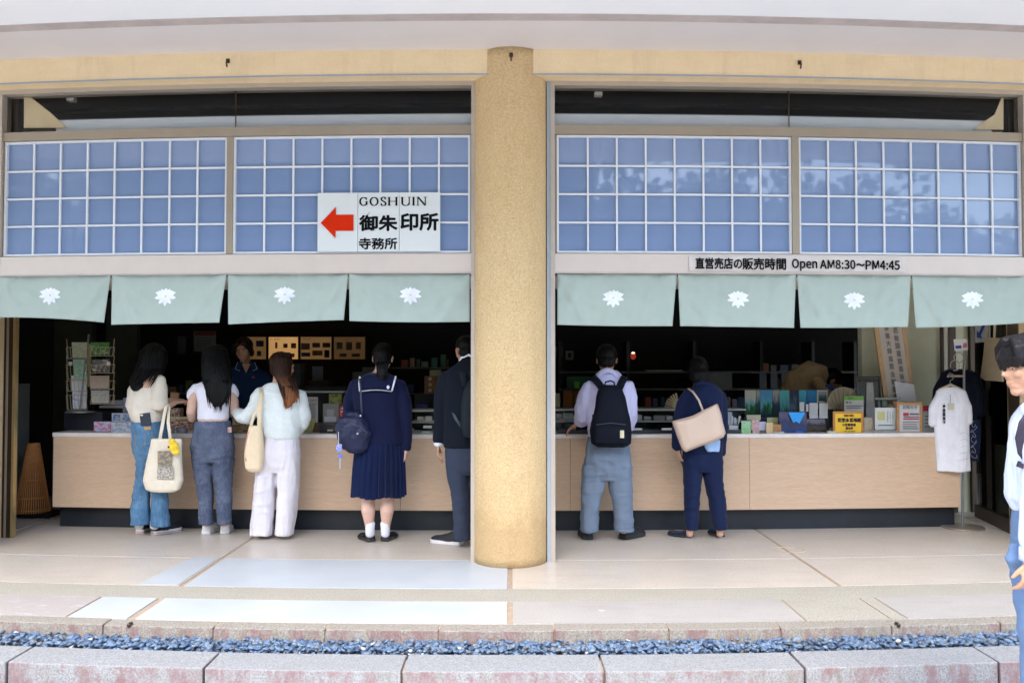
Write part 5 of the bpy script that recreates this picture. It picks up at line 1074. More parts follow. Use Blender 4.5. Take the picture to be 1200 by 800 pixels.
b = MB(); b.poly([p.pt(283.5, 426, -.085), p.pt(293.5, 426, -.085), p.pt(288.5, 437, -.124)], .003, (0, -1, 0)); b.build('open_neck', SK['mid'], p.root)
b = MB(); b.ell(p.pt(297, 442, -.118), (.016, .004, .01)); b.build('red_emblem', mat('red_emblem', (.3, .03, .02), .6), p.root, True)
b = MB(); p.T(b, [(508, 269, 308, .11), (540, 270, 307, .12), (560, 270, 307, .11)]); p.T(b, [(545, 270, 289, .1), (593, 273, 288, .07)]); p.T(b, [(545, 288, 307, .1), (593, 290, 305, .07)]); solid(b, 'trousers', fabric('dark_trousers', (.012, .014, .02)), p.root, .012, 3)
p.T(p.b, top, 2.4, shrink=.86); p.T(p.b, [(508, 272, 305, .1), (555, 272, 305, .1)]); p.L(p.b, [(280, 545, 0, 6), (281, 590, 0, 4)]); p.L(p.b, [(297, 545, 0, 6), (297, 590, 0, 4)])
p.L(p.b, [(266, 442, 0, 5), (260, 470, -.04, 4.5), (266, 484, -.16, 4), (274, 487, -.28, 3.2)]); p.hand(p.pt(275, 487, -.29), (.4, -1, 0), (0, 0, -1), (1, 0, 0), .92, 25)
p.L(p.b, [(311, 442, 0, 5), (317, 470, -.04, 4.5), (309, 484, -.16, 4), (300, 487, -.28, 3.2)]); p.hand(p.pt(299, 487, -.29), (-.4, -1, 0), (0, 0, -1), (-1, 0, 0), .92, 25)
p.head(285.5, 411, -.02, 180, 12, 4, 1.02, p.pt(288, 430, .0)); p.finish(sculpt=p.eye_sculpt(), voxel=.0055); p.eyes()
def bob(b):
    c, M_, k = p.hc, p.hM, p.hk
    for sx in (-1, 1):
        b.tube([c+M_ @ Vector(q) for q in ((sx*.02, .075, .098), (sx*.055, .068, .075), (sx*.080, .03, .03), (sx*.086, .01, -.025), (sx*.078, .0, -.06))], [.022, .026, .026, .024, .012], 12)
p.hair(hair_mat('dark_brown_hair', (.022, .012, .008)), None, capr=(.088, .098, .086), capo=(0, -.028, .050), more=bob, amp=.008)
for a in (280, 298): p.shoe(a, 594.5, 180, .24, bl, bso, .95, .02)

# ---- 9: staff member bending down behind the posters
p = Person('person in brown jacket bending down behind the poster stand', 8.9, 945, 'mid')
br = fabric('olive_brown_cotton', (.38, .27, .15), weave=200)
b = MB(); b.tube([p.pt(928, 500, .05), p.pt(930, 470, .04), p.pt(938, 446, .0), p.pt(950, 440, -.02), p.pt(962, 442, -.04), p.pt(966, 448, -.05)], [(.15, .16), (.15, .16), (.14, .16), (.12, .16), (.085, .13), (.055, .08)], 20, (0, 1, 0))
p.L(b, [(958, 447, -.14, 6), (966, 456, -.20, 5.5), (972, 462, -.24, 5)]); solid(b, 'jacket', br, p.root, .009, 3, [(.018, 14, 14, 5, 3), (.008, 22, 22, 9, 9)])
p.b.tube([p.pt(929, 500, .05), p.pt(931, 470, .04), p.pt(939, 448, .0), p.pt(952, 444, -.02), p.pt(966, 446, -.05)], [.11, .11, .1, .08, .05], 14)
p.L(p.b, [(958, 448, -.12, 4.5), (968, 459, -.22, 4), (980, 464, -.26, 3.2)]); p.hand(p.pt(981, 464.5, -.26), (.8, -.3, -.5), (0, -.3, -1), (.3, 1, 0), .95, 30)
p.L(p.b, [(925, 500, .05, 8), (925, 560, .05, 6), (925, 588, .05, 4.5)]); p.L(p.b, [(938, 500, .05, 8), (939, 560, .05, 6), (939, 588, .05, 4.5)])
p.head(975, 447, -.06, -100, 48, 0, 1.0, p.pt(965, 445, -.05)); p.finish()
p.hair(HB, None, amp=.004)
b = MB(); p.T(b, [(487, 916, 944, .14, .05), (520, 916, 946, .13, .05), (535, 918, 946, .1, .05)]); p.T(b, [(525, 917, 932, .09, .05), (586, 919, 931, .07, .05)]); p.T(b, [(525, 931, 946, .09, .05), (586, 933, 945, .07, .05)]); solid(b, 'trousers', fabric('dark_trousers_b', (.012, .012, .014)), p.root, .012, 3)
for a in (925, 939): p.shoe(a, 589.5, -90, .24, bl, bso, .95, .02)
b = MB(); p.L(b, [(969, 452, -.24, 2.6), (976, 455, -.26, 2.6), (983, 458, -.27, 2.4)]); b.build('blue_glove_cuff', mat('blue_cuff', (.02, .06, .30), .6), p.root, True)

# ---- 10: man in the foreground at the right edge, in profile
FD = 3.45
p = Person('man in pale blue shirt at the right edge, seen in profile', FD, 1222, 'warm', z0=-.2)
s2 = fabric('pale_blue_oxford', (.60, .66, .82), weave=500, bstr=.12); t2 = fabric('faded_blue_twill', (.135, .215, .37), weave=420)
top = [(598, 1196, 1264, .14), (585, 1190, 1266, .155), (560, 1191, 1265, .16), (535, 1193, 1264, .165), (515, 1196, 1264, .17), (500, 1199, 1262, .175), (488, 1203, 1258, .165), (479, 1206, 1250, .13), (472, 1208, 1243, .08), (466, 1210, 1239, .06)]
belt_x = 1229
b = MB(); p.T(b, top, 2.4); b2 = [(1222, 496, -.16, 20), (1222, 520, -.20, 20), (1220, 545, -.215, 18.5), (1217, 580, -.22, 17.5), (1213, 615, -.225, 15.5), (1210, 645, -.23, 13), (1209.5, 655, -.23, 12)]
p.L(b, b2, 20); p.L(b, [(1222, 496, .16, 20), (1222, 545, .215, 18.5), (1214, 600, .22, 16), (1208, 650, .22, 12)], 20)
solid(b, 'shirt', s2, p.root, .006, 4, [(.016, 7, 7, 7, 3), (.010, 16, 16, 6, 9), (.006, 34, 34, 12, 15)])
b = MB(); b.tube([p.pt(1199, 487, -.05), p.pt(1199, 478, -.07), p.pt(1207, 471, -.08), p.pt(1222, 464, -.07), p.pt(1238, 466, -.03), p.pt(1240, 466, .03), p.pt(1222, 464, .07), p.pt(1210, 471, .06), p.pt(1203, 477, .02)], [(.006, .012), (.006, .020), (.006, .024)]+[(.006, .022)]*6, 10); b.build('shirt_collar', s2, p.root, True)
b = MB(); b.tube([p.pt(1210, 642, -.23), p.pt(1209.5, 657, -.23)], [(.045, .045), (.044, .044)], 20, round_=False); b.build('cuff', s2, p.root, True)
b = MB(); p.T(b, [(590, 1198, 1262, .13), (610, 1195, 1264, .145), (640, 1192, 1264, .15), (665, 1191, 1263, .14), (680, 1192, 1262, .12)], 2.2)
p.T(b, [(660, 1184, 1254, .08, -.085), (690, 1190, 1248, .078, -.085), (720, 1195, 1245, .074, -.085), (760, 1199, 1243, .07, -.085), (820, 1200, 1243, .07, -.085), (892, 1198, 1241, .07, -.085)], 2.2); p.T(b, [(660, 1197, 1262, .08, .085), (720, 1207, 1256, .075, .085), (800, 1213, 1256, .07, .085), (875, 1214, 1256, .07, .085)], 2.2)
p.L(b, [(1189, 640, -.12, 5), (1187, 655, -.13, 6.5), (1189, 668, -.12, 5)])
solid(b, 'trousers', t2, p.root, .007, 4, [(.010, 7, 7, 7, 3), (.007, 14, 14, 10, 9), (.005, 10, 10, 30, 15)])
b = MB(); rg = [p.pt(1229+34*math.cos(t), 599, .138*math.sin(t)) for t in np.linspace(0, 2*math.pi, 40)]; b.tube(rg, (.004, .016), 8, cap=False, round_=False); b.build('belt', mat('dark_leather_belt', (.03, .02, .018), .4), p.root, True)
p.T(p.b, top, 2.4, shrink=.84); p.T(p.b, [(590, 1202, 1258, .11), (670, 1200, 1256, .11)]); p.L(p.b, [(1222, 660, -.085, 18), (1221, 770, -.085, 13), (1220, 890, -.085, 10)]); p.L(p.b, [(1230, 660, .085, 18), (1234, 770, .085, 13), (1235, 870, .085, 10)])
p.L(p.b, [(1222, 496, -.16, 15), (1219, 560, -.21, 13), (1208, 645, -.23, 9), (1209, 660, -.23, 8)], 18); p.hand(p.pt(1209, 657, -.23), (-.10, .05, -1), (-.25, 1, .0), (-.7, -.7, 0), .93, 52, 1)
p.L(p.b, [(1222, 496, .16, 15), (1219, 560, .21, 13), (1208, 655, .22, 8)], 18); p.hand(p.pt(1207, 655, .22), (-.15, 0, -1), (0, -1, 0), (-1, 0, 0), .98, 40)
p.head(1203.5, 430, 0, 88, 12, 0, .98, p.pt(1221, 470, 0)); p.finish(.0045, p.eye_sculpt()); p.eyes()
def bowl(b):
    c, M_, k = p.hc, p.hM, p.hk
    r = random.Random(5)
    def q(x, y, z): return c+M_ @ Vector((x, y, z))*k
    for i in range(15):           # fringe locks swept forward over the forehead
        x = -.066+.132*i/14; b.tube([q(x*.4, -.02, .122), q(x*.8, .035, .108), q(x*.96, .074-abs(x)*.35, .080), q(x*1.0, .096-abs(x)*.42, .050), q(x*1.0, .100-abs(x)*.42, .016+r.uniform(-.012, .008))], [.014, .016, .016, .014, .006], 9)
    for sx in (-1, 1):
        for i in range(9):        # sides down to the top of the ear and behind it
            y = .06-.018*i; b.tube([q(sx*.03, y*.8, .125), q(sx*.066, y, .09), q(sx*.078, y+.004, .045), q(sx*.079, y+.006, (.022 if i < 5 else -.004-.006*(i-5))+r.uniform(-.005, .005))], [.017, .018, .012, .004], 9)
    for i in range(9):
        x = -.06+.015*i; b.tube([q(x, -.07, .105), q(x, -.112, .05), q(x, -.112, 0), q(x*.9, -.088, -.05)], [.018, .02, .017, .008], 9)
p.hair(HN, None, capr=(.083, .104, .088), capo=(0, -.018, .046), more=bowl, voxel=.004, amp=.0022)
# fine locks laid over the bowl cut
b = MB(); r_ = random.Random(11); c, M_, k = p.hc, p.hM, p.hk
for i in range(420):
    a = r_.uniform(0, 2*math.pi); ca, sa = math.cos(a), math.sin(a); pts = []
    if True:
        endz = .020 if sa > .45 else (.024 if sa > -.35 else -.03)
        crown = Vector((0, -.03, .0)); 
        for t in (0.12, .4, .7, 1.0):
            ph = t*math.pi/2*1.02; rr = math.sin(ph); zz = .046+.092*math.cos(ph) if t < .95 else endz+r_.uniform(-.006, .006)
            aa = a+.25*(1-t)
            pts.append(c+M_ @ Vector((math.cos(aa)*(.093-.006*t)*rr, -.012+math.sin(aa)*(.108-.006*t)*rr, zz))*k)
    b.tube(pts, [.0018, .0024, .0022, .0006], 4, round_=False)
b.build('hair_strands', HN, p.root, True)
for hx, yy in ((1240, 904), (1250, 885)): p.shoe(hx, yy, 90, .28, bsh, bso, 1.05, .03)
sb = thing('shoulder_bag', 'dark strap bag worn by the man at the right edge', 'bag', p.pt(1240, 560, 0)); stm = mat('black_webbing', (.02, .015, .03), .6, bscale=300)
strap('shoulder_strap', [p.pt(1210, 483, -.205), p.pt(1200, 497, -.215), p.pt(1196.5, 512, -.20), p.pt(1199, 528, -.19), p.pt(1212, 545, -.2)], .05, .010, stm, sb, (0, 0, 1))
b = MB(); b.rbox(p.pt(1197.5, 545.5, -.205), (.034, .012, .018), (0, R(20), 0)); b.rbox(p.pt(1194, 543.5, -.205), (.010, .010, .022), (0, R(20), 0)); b.build('buckle', stm, sb)
b = MB(); p.T(b, [(590, 1236, 1285, .06, -.22), (560, 1238, 1288, .08, -.22), (500, 1240, 1286, .08, -.22), (485, 1246, 1278, .05, -.2)], 3); solid(b, 'bag_body', stm, sb, .009, 3)
# ================================================================== things on and around the counter
DK = mat('black_lacquer', (.008, .008, .009), .4); WHT = mat('white_card', (.80, .80, .78), .7); GM = mat('grey_metal', (.32, .32, .33), .35, metal=.7)
CREAMW = mat('cream_wire', (.55, .48, .33), .5, metal=.2)
def card(name, label, cat, x0, y0, x1, y1, D, m, th=.006, frame_m=None, fw=2.0, skew=0, lean=.0, bottom=None, group=None, txt=None):
    """an upright sheet or board seen over the photo rectangle; it stands on whatever is below it"""
    def q(x, y, o=0): 
        f = (y1-y)/(y1-y0); return P(x+skew*f, y, D+lean*f-o)
    base = q((x0+x1)/2, y1)
    if bottom is not None: base.z = bottom
    t = thing(name, label, cat, base, group)
    def pol(nm, a0, b0, a1, b1, o, th_, mm, par=t):
        b = MB(); b.poly([q(a0, b1, o), q(a1, b1, o), q(a1, b0, o), q(a0, b0, o)], th_, (0, 1, 0)); return b.build(nm, mm, par)
    if frame_m:
        for r_ in ((x0, y0, x1, y0+fw), (x0, y1-fw, x1, y1), (x0, y0+fw, x0+fw, y1-fw), (x1-fw, y0+fw, x1, y1-fw)): pol('frame', *r_, .004, th+.008, frame_m)
        main = pol('sheet', x0+fw, y0+fw, x1-fw, y1-fw, 0, th, m)
    else: main = pol('sheet', x0, y0, x1, y1, 0, th, m)
    k = 0
    for it in (txt or ()):
        if it[0] == 'r': pol('print', it[1], it[2], it[3], it[4], .0035+.0006*k, .0005, it[5], main); k += 1
        else:
            a = q(it[1], it[4], .005+.0006*k); c = q(it[3], it[4], .005+.0006*k); u = (c-a); up = q(it[1], it[2], .005+.0006*k)-a
            writing('lettering', it[0], it[5], main, a, u.normalized(), up.normalized(), width=u.length, height=up.length, bold=it[6] if len(it) > 6 else 0, depth=.0004); k += 1
    return t, main
def lines(x0, y0, x1, y1, n, m, gap=.5, jit=.15, seed=1):
    r = random.Random(seed); h = (y1-y0)/n
    return [('r', x0, y0+i*h, x1-(x1-x0)*jit*r.random(), y0+i*h+h*gap, m) for i in range(n)]
GI = mat('grey_ink', (.12, .12, .13), .7); RI = mat('crimson_ink', (.42, .02, .05), .6); BI = mat('blue_ink', (.03, .07, .3), .6); GRI = mat('green_ink', (.13, .33, .05), .6)
def block(name, label, cat, x0, y0, x1, D, m, dep=.1, base=CT, group=None, parts=None, bevel=.003):
    a, c = P(x0, y0, D), P(x1, y0, D); t = thing(name, label, cat, Vector(((a.x+c.x)/2, D, base)), group)
    b = MB(); z1 = Z(y0, D); b.bowed(a.x, c.x, D, D+dep, base+.0005, z1, 5); b.build(parts or 'box', m, t, bevel=bevel); return t
# ---- postcard spinner at the left end
sx_ = P(104, 505, 7.85)
block('display_plinth', 'low navy black plinth under the postcard spinner', 'plinth', 75, 484, 120, 7.72, mat('navy_black_plinth', (.012, .015, .024), .5), .3)
zp = Z(484, 7.72)
SP = thing('postcard_spinner', 'wire spinner rack filled with picture postcards at the left counter end', 'rack', (sx_.x, 7.86, zp))
def sq(px, py, dy=0): return P(px, py, 7.86+dy)
b = MB(); b.tube([Vector((sx_.x, 7.86, zp+.01)), sq(104, 392)], .009, 10); b.build('pole', GM, SP, True)
b = MB(); b.loft([(Vector((sx_.x, 7.86, zp+.001)), .13, .11), (Vector((sx_.x, 7.86, zp+.012)), .12, .10)], 28); b.build('base', GM, SP, True)
b = MB(); b.rbox(sq(104.5, 428, -.03), (.028, .02, .40)); b.build('spine', mat('olive_gold_strip', (.33, .29, .15), .5), SP)
rows_y = (401, 421, 440, 457)
pics = [[(.5, .5, .42), (.30, .38, .24), (.56, .54, .46)], [(.10, .30, .06), (.04, .14, .03), (.35, .45, .30)], [(.5, .58, .54), (.22, .45, .32), (.6, .66, .6)], [(.6, .6, .58), (.05, .05, .05), (.62, .6, .55)],
        [(.60, .64, .66), (.62, .62, .6), (.5, .58, .68)], [(.50, .42, .36), (.44, .36, .30), (.52, .45, .4)], [(.66, .66, .66), (.68, .68, .68), (.08, .2, .6)], [(.5, .5, .45), (.42, .42, .38), (.55, .55, .5)]]
for r_i, y in enumerate(rows_y):
    for s_, (xa, xb) in enumerate(((84, 102), (106, 128))):
        k = r_i*2+s_; w0 = xa + (1.5 if r_i % 2 else 0) - (1 if r_i > 1 else 0); hh = (18, 22, 17, 22)[r_i] if s_ == 0 else 15
        b = MB(); b.poly([sq(w0+1, y+hh, -.13), sq(xb-1, y+hh, -.11), sq(xb, y, -.05), sq(w0, y, -.07)], .004, (0, 1, 0)); pc = b.build('postcard', printed('postcard_print', [tuple(min(.85, v*1.3) for v in q) for q in pics[k]], 2.5, k), SP)
        b = MB()
        for xx_ in np.linspace(xa-5 if s_ == 0 else xa, xb if s_ == 0 else xb+5, 6):
            b.tube([sq(xx_, y+hh+1, -.14), sq(xx_+(-1.5 if s_ == 0 else 1.5), y+6, -.12)], .0024, 5)
        b.tube([sq(xa-6, y+6, -.13), sq(xb, y+6, -.13)] if s_ == 0 else [sq(xa, y+6, -.13), sq(xb+6, y+6, -.13)], .0028, 5)
        b.tube([sq(xa-5, y+hh+1, -.14), sq(xb, y+hh+1, -.14)] if s_ == 0 else [sq(xa, y+hh+1, -.14), sq(xb+5, y+hh+1, -.14)], .0028, 5)
        b.tube([sq(xa-6 if s_ == 0 else xb+6, y-4, -.03), sq(xa-4 if s_ == 0 else xb+4, y+hh+1, -.13)], .003, 5)
        bk = b.build('wire_pocket', CREAMW, SP); bk['kind'] = 'stuff'
b = MB(); b.rbox(sq(82.5, 426, -.12), (.03, .01, .035)); b.rbox(sq(127, 426, -.12), (.03, .01, .035)); o = b.build('price_tag', WHT, SP); o['kind'] = 'stuff'
# ---- bamboo cone and its low stand
cb = G(38, 604); CN = thing('bamboo_cone', 'orange bamboo slat cone standing at the left end of the counter', 'bamboo cone', (cb.x, cb.y, .035)); bam = wood('orange_bamboo', (.62, .22, .055), (.80, .36, .12), 4, (1, 1, 6), .45)
ct = P(36, 513, cb.y); hcone = ct.z-.04; rb_, rt_ = .155, .055
for i in range(44):
    a = 2*math.pi*i/44; b = MB(); p0 = Vector((cb.x+rb_*math.cos(a), cb.y+rb_*math.sin(a), .04)); p1 = Vector((cb.x+rt_*math.cos(a), cb.y+rt_*math.sin(a), hcone)); b.tube([p0, (p0+p1)/2, p1], [(.0055, .003)]*3, 5, (-math.sin(a), math.cos(a), 0), round_=False); b.build('slat', bam, CN)
for f in (.04, .22, .48, .75, .97):
    z = .04+(hcone-.04)*f; r0 = rb_+(rt_-rb_)*f-.004; b = MB(); b.tube([Vector((cb.x+r0*math.cos(t), cb.y+r0*math.sin(t), z)) for t in np.linspace(0, 2*math.pi, 33)], .005, 6, cap=False); b.build('hoop', bam, CN, True)
b = MB(); b.loft([((cb.x, cb.y, hcone-.02), rt_-.004, rt_-.004), ((cb.x, cb.y, hcone+.012), rt_+.003, rt_+.003)], 24); b.build('top_cap', bam, CN, True)
b = MB(); b.loft([((cb.x, cb.y, .045), rb_*.9, rb_*.9), ((cb.x, cb.y, hcone-.03), rt_*.8, rt_*.8)], 24); b.build('inner_paper', mat('dark_inner', (.10, .035, .012), .8), CN, True)
ST = thing('floor_stand', 'low dark square stand under the bamboo cone', 'stand', (cb.x, cb.y, 0)); b = MB(); b.rbox(Vector((cb.x+.03, cb.y, .0265)), (.44, .36, .015)); b.build('board', DK, ST, bevel=.003)
for a in (-.17, .22):
    for c in (-.14, .14): b = MB(); b.rbox(Vector((cb.x+a, cb.y+c, .0095)), (.03, .03, .018)); b.build('foot', DK, ST)
# ---- left: book tiers, snacks
CTs = Z(478, 7.8)
block('white_shelf_box', 'thin white shelf box behind the blue books at the left', 'box', 116, 476, 146, 7.95, mat('white_shelf', (.55, .55, .53), .5), .12, Z(479, 7.95)-.0)
block('shelf_support', 'dark support block beneath the thin white shelf', 'support', 119, 479.3, 144, 7.96, DK, .1)
block('booklet_pile', 'small pile of pale booklets on the thin white shelf', 'booklets', 129, 470, 143, 7.97, mat('pale_booklets', (.42, .40, .42), .7), .1, Z(475.8, 7.95)+.004)
bluep = lambda s: printed('blue_photo', [(.02, .05, .16), (.05, .22, .55), (.55, .62, .7), (.03, .10, .3)], 3, s)
card('framed_postcard', 'left one of two blue picture cards behind the leaflet pile', 'picture', 131, 484, 142, 494, 7.75, bluep(1), .012, WHT, 1, bottom=CT)
card('framed_postcard', 'blue picture card close beside the cream knit woman elbow', 'picture', 142.6, 484, 154, 494.5, 7.75, bluep(5), .012, WHT, 1, bottom=CT)
card('picture_leaflets', 'blue and pink picture leaflets stacked at the left counter edge', 'leaflets', 110, 494, 129.5, 506, 7.52, printed('leaflet_ink', [(.04, .12, .45), (.4, .5, .65), (.5, .12, .18), (.06, .2, .5)], 4, 2), .05, bottom=CT)
card('picture_leaflets', 'grey and white picture leaflets beside the blue ones', 'leaflets', 130, 494.5, 155, 507, 7.5, printed('leaflet_ink_b', [(.08, .1, .16), (.5, .52, .56), (.12, .2, .35), (.6, .6, .6)], 5, 7), .05, bottom=CT)
card('tall_booklets', 'narrow stack of booklets just left of the cream top', 'booklets', 144, 466, 150, 483, 7.9, printed('booklet_spines', [(.5, .4, .3), (.15, .25, .5), (.6, .6, .58)], 4, 4, (.3, 1, 3)), .05, bottom=CT)
for i, (x0, y0, x1, y1, D, cc, lb, nm) in enumerate(((199, 489, 228, 495, 7.85, (.62, .46, .03), 'row of yellow snack packets between the two left women', 'snack_packet'), (200, 494.5, 226, 499, 7.75, (.45, .02, .02), 'dark red packet lying in front of the yellow packets', 'snack_packet'),
        (200, 479, 211, 489, 7.95, (.30, .06, .05), 'upright maroon book behind the yellow packets', 'book'), (272, 492, 292, 500, 7.8, (.58, .30, .03), 'orange rice cracker tray between the two women with handbags', 'snack_tray'), (268, 500, 306, 506, 7.55, (.42, .24, .05), 'amber snack packets at the counter edge by the white sweater', 'snack_packet'))):
    t = block(nm, lb, nm.split('_')[-1], x0, y0, x1, D, printed('packet_print', [cc, tuple(c*.5 for c in cc), (.65, .55, .4), cc], 6, i), .09, bevel=.006)
for i, x in enumerate((204, 218)):
    c = P(x, 500, 7.6); t = thing('glass_paperweight', ('left' if i == 0 else 'right')+' grey pebble shaped charm in front of the red packet', 'charm', (c.x, 7.6, CT)); b = MB(); b.ell((c.x, 7.6, CT+.028), (.05, .035, .03)); b.rbox(Vector((c.x, 7.6, CT+.004)), (.09, .06, .007)); o = solid(b, 'stone', mat('grey_glass_charm', (.3, .31, .33), .25), t, .005, 2)
c = P(213, 470, 7.45); t = thing('wallet', 'brown purse held up in the hands of the cream knit woman', 'purse', (c.x, 7.62, c.z-.03)); b = MB(); b.rbox(P(205, 462.5, 7.6), (.075, .03, .045), (0, R(6), 0)); b.build('leather', mat('tan_purse', (.45, .26, .12), .6), t, bevel=.006)
# ---- centre left: glass case, price poster, pictures, red flags
GC = thing('glass_display_case', 'long low glass case with thin bright top rail left of the schoolgirl', 'display case', (P(372, 505, 7.9).x, 7.9, CT))
xa, xb = X(344, 7.9), X(401, 7.9); zt_ = Z(458.5, 7.9)
b = MB(); b.bowed(xa, xb, 7.895, 7.905, CT+.001, zt_-.012); b.build('glass_front', M['glass'], GC); b = MB(); b.bowed(xa-.01, xb+.01, 7.88, 8.1, zt_-.012, zt_); b.build('top_rail', mat('pale_rail', (.38, .40, .40), .35), GC); b = MB(); b.bowed(xa, xb, 8.09, 8.1, CT+.001, zt_-.013); b.build('back_panel', DK, GC)
card('price_poster', 'tall price notice with red heading beside the white sweater', 'notice', 355.5, 465, 372.5, 497, 7.82, mat('cream_paper', (.50, .48, .42), .7), .004, bottom=CT, txt=[('r', 357, 467, 362, 470.5, RI), ('品書き', 363.5, 467, 371, 470.5, GI)]+lines(357.5, 473, 371, 491, 8, GI, .35))
card('yellow_notice', 'yellow green notice leaning below the tall price notice', 'notice', 354, 491, 369, 506, 7.62, mat('yellow_green_paper', (.42, .40, .14), .7), .02, bottom=CT, txt=lines(356, 494, 367, 502, 3, mat('ochre_ink', (.3, .24, .05), .7), .4))
card('green_picture', 'dark green picture card at the top of the glass case', 'picture', 385.5, 461.5, 400, 473, 7.86, printed('green_picture_print', [(.06, .08, .03), (.14, .17, .07), (.38, .36, .05), (.08, .10, .04)], 3, 3), .02, bottom=CT)
card('figure_picture', 'grey picture card of white figures under the green one', 'picture', 378.5, 473, 397, 494.5, 7.75, mat('taupe_card', (.24, .22, .19), .7), .05, bottom=CT, txt=[('r', 383, 479.5, 391.5, 488, mat('figure_grey', (.36, .36, .37), .7)), ('r', 380, 488, 394, 494, mat('figure_white', (.55, .55, .57), .7))])
for i, (x0, y0, x1, y1, lb) in enumerate(((396, 473.5, 402.5, 493, 'lower red banner with white characters beside the navy school bag'), (401, 464, 407, 484, 'upper red banner with a white strip above the navy school bag'))):
    card('red_banner', lb, 'banner', x0, y0, x1, y1, 7.72+.02*i, mat('red_cloth', (.36, .01, .015), .8), .006, bottom=CT, skew=3, txt=[('守\n護\n札', x0+1.2, y0+2, x0+4, y1-3, WHT)] if i == 0 else [('r', x0+.3, y0, x0+2.6, y0+8.5, WHT)])
b0 = block('black_tray', 'shallow black tray with a small cream tag left of the school bag', 'tray', 374, 496.5, 398, 7.55, DK, .25, bevel=.004); b = MB(); b.rbox(P(387, 504, 7.545), (.05, .004, .016)); b.build('price_tag', mat('cream_tag', (.5, .46, .33), .7), b0)
t_, _ = card('brown_easel', 'dark brown slanted easel board beside the yellow green notice', 'easel', 366, 495, 376, 506, 7.58, mat('dark_walnut', (.07, .04, .02), .5), .02, bottom=CT, skew=3)
# ---- behind the schoolgirl and the man in black
CTN = mat('cocoa_carton', (.16, .075, .03), .8)
for r_i in range(3):
    for c_i in range(2):
        x0 = 497.5+c_i*13.2; y0 = 440.5+r_i*6.7; D = 8.6; base = Z(461.2-(2-r_i)*6.7, D)
        t = thing('carton', ('upper', 'middle', 'lower')[r_i]+(' left', ' right')[c_i]+' of six small brown cartons stacked behind the counter', 'carton', Vector(((X(x0, D)+X(x0+12.8, D))/2, D, base)), 'brown cartons stacked behind the counter')
        b = MB(); b.bowed(X(x0, D), X(x0+12.9, D), D, D+.16, base+.0005, Z(y0, D)-.0005, 5); q_ = b.build('box', CTN, t, bevel=.003)
        b = MB(); c = P(x0+6.4, y0+3.3, D-.002); b.loft([(c, .018, .0015), (c+Vector((0, 0, .001)), .018, .0015)], 12); b = MB(); b.ell(c, (.019, .002, .019)); b.build('round_label', mat('pale_round_label', (.36, .25, .16), .8), q_, True)
block('carton', 'pale olive box lying on top of the brown cartons', 'carton', 503.5, 433.5, 516.5, 8.62, mat('olive_carton', (.17, .17, .09), .8), .12, Z(440.5, 8.6)+.0)
for nm, lb, x0, y0, x1, D, m_, base in (('stool_cabinet', 'dark cabinet carrying the brown cartons behind the counter', 486, 461.2, 526, 8.58, DK, 0), ('blue_packet', 'dark blue packet in the shadow beneath the cartons', 488, 474, 500, 8.3, mat('deep_blue_packet', (.02, .03, .16), .6), CT)):
    block(nm, lb, nm.split('_')[-1], x0, y0, x1, D, m_, .2 if base == 0 else .08, base)
SC2 = thing('glass_display_case', 'two tier glass case with small white goods beside the man in black', 'display case', (P(499, 505, 7.7).x, 7.7, CT))
xa, xb = X(482, 7.7), X(519, 7.7)
for yy, nm in ((481, 'top_rail'), (494.5, 'shelf')):
    b = MB(); b.bowed(xa, xb, 7.66, 7.95, Z(yy+1.2, 7.66), Z(yy-.6, 7.66)); b.build(nm, mat('pale_olive_rail', (.36, .36, .28), .35), SC2)
b = MB(); b.bowed(xa, xb, 7.655, 7.659, CT+.001, Z(482.3, 7.66)); b.build('glass_front', M['glass'], SC2); b = MB(); b.bowed(xa, xb, 7.951, 7.96, CT+.001, Z(480.5, 7.66)); b.build('back_panel', DK, SC2)
for i, (x0, y0, x1, y1, cc) in enumerate(((489, 488, 497.5, 494, (.55, .48, .40)), (498.5, 487.5, 506, 494, (.62, .56, .48)), (496, 498.5, 506, 501.5, (.6, .6, .55)), (494, 505, 504, 507, (.4, .42, .45)))):
    card('price_card', ('left cream goods card on the glass shelf', 'right cream goods card on the glass shelf', 'white price card on the lower tier beside the man in black', 'narrow price card at the very front beside the man in black')[i], 'price card', x0, y0, x1, y1, 7.75 if i < 2 else 7.64-.05*(i-2), mat('goods_card', cc, .6), .03 if i < 2 else .004, bottom=Z(494, 7.66)+.005 if i < 2 else CT)
# ---- back wall: lit menu boards, shelves, appliances
D_B = 10.6
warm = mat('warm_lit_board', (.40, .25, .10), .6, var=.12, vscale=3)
def menu(x0, x1, lb, em, pics_):
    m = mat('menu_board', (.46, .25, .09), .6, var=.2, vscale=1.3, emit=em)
    card('menu_board', lb, 'menu board', x0, 394, x1, 421.5, D_B, m, .03, DK, .8, bottom=Z(421.5, D_B), group='lit menu boards on the back wall', txt=pics_)
DI = mat('dark_print', (.03, .022, .015), .7); DO = mat('photo_print', (.16, .095, .045), .7); DB2 = mat('blue_photo_print', (.05, .06, .12), .7)
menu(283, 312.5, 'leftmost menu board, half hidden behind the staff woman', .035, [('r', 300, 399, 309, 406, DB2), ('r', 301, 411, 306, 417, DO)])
menu(314, 350, 'bright amber menu board above the brown haired woman', .17, [('御守', 316.5, 396.5, 319, 398.5, RI), ('お札 お守り', 321, 396.5, 328, 398.5, DI), ('r', 322.5, 401, 325, 408, DO), ('r', 332, 402.5, 337, 407.5, mat('orange_print', (.25, .09, .02), .7)), ('r', 341, 402, 347, 408, DO), ('r', 319, 414, 323, 418.5, DO), ('r', 337, 414, 345, 418.5, DO)])
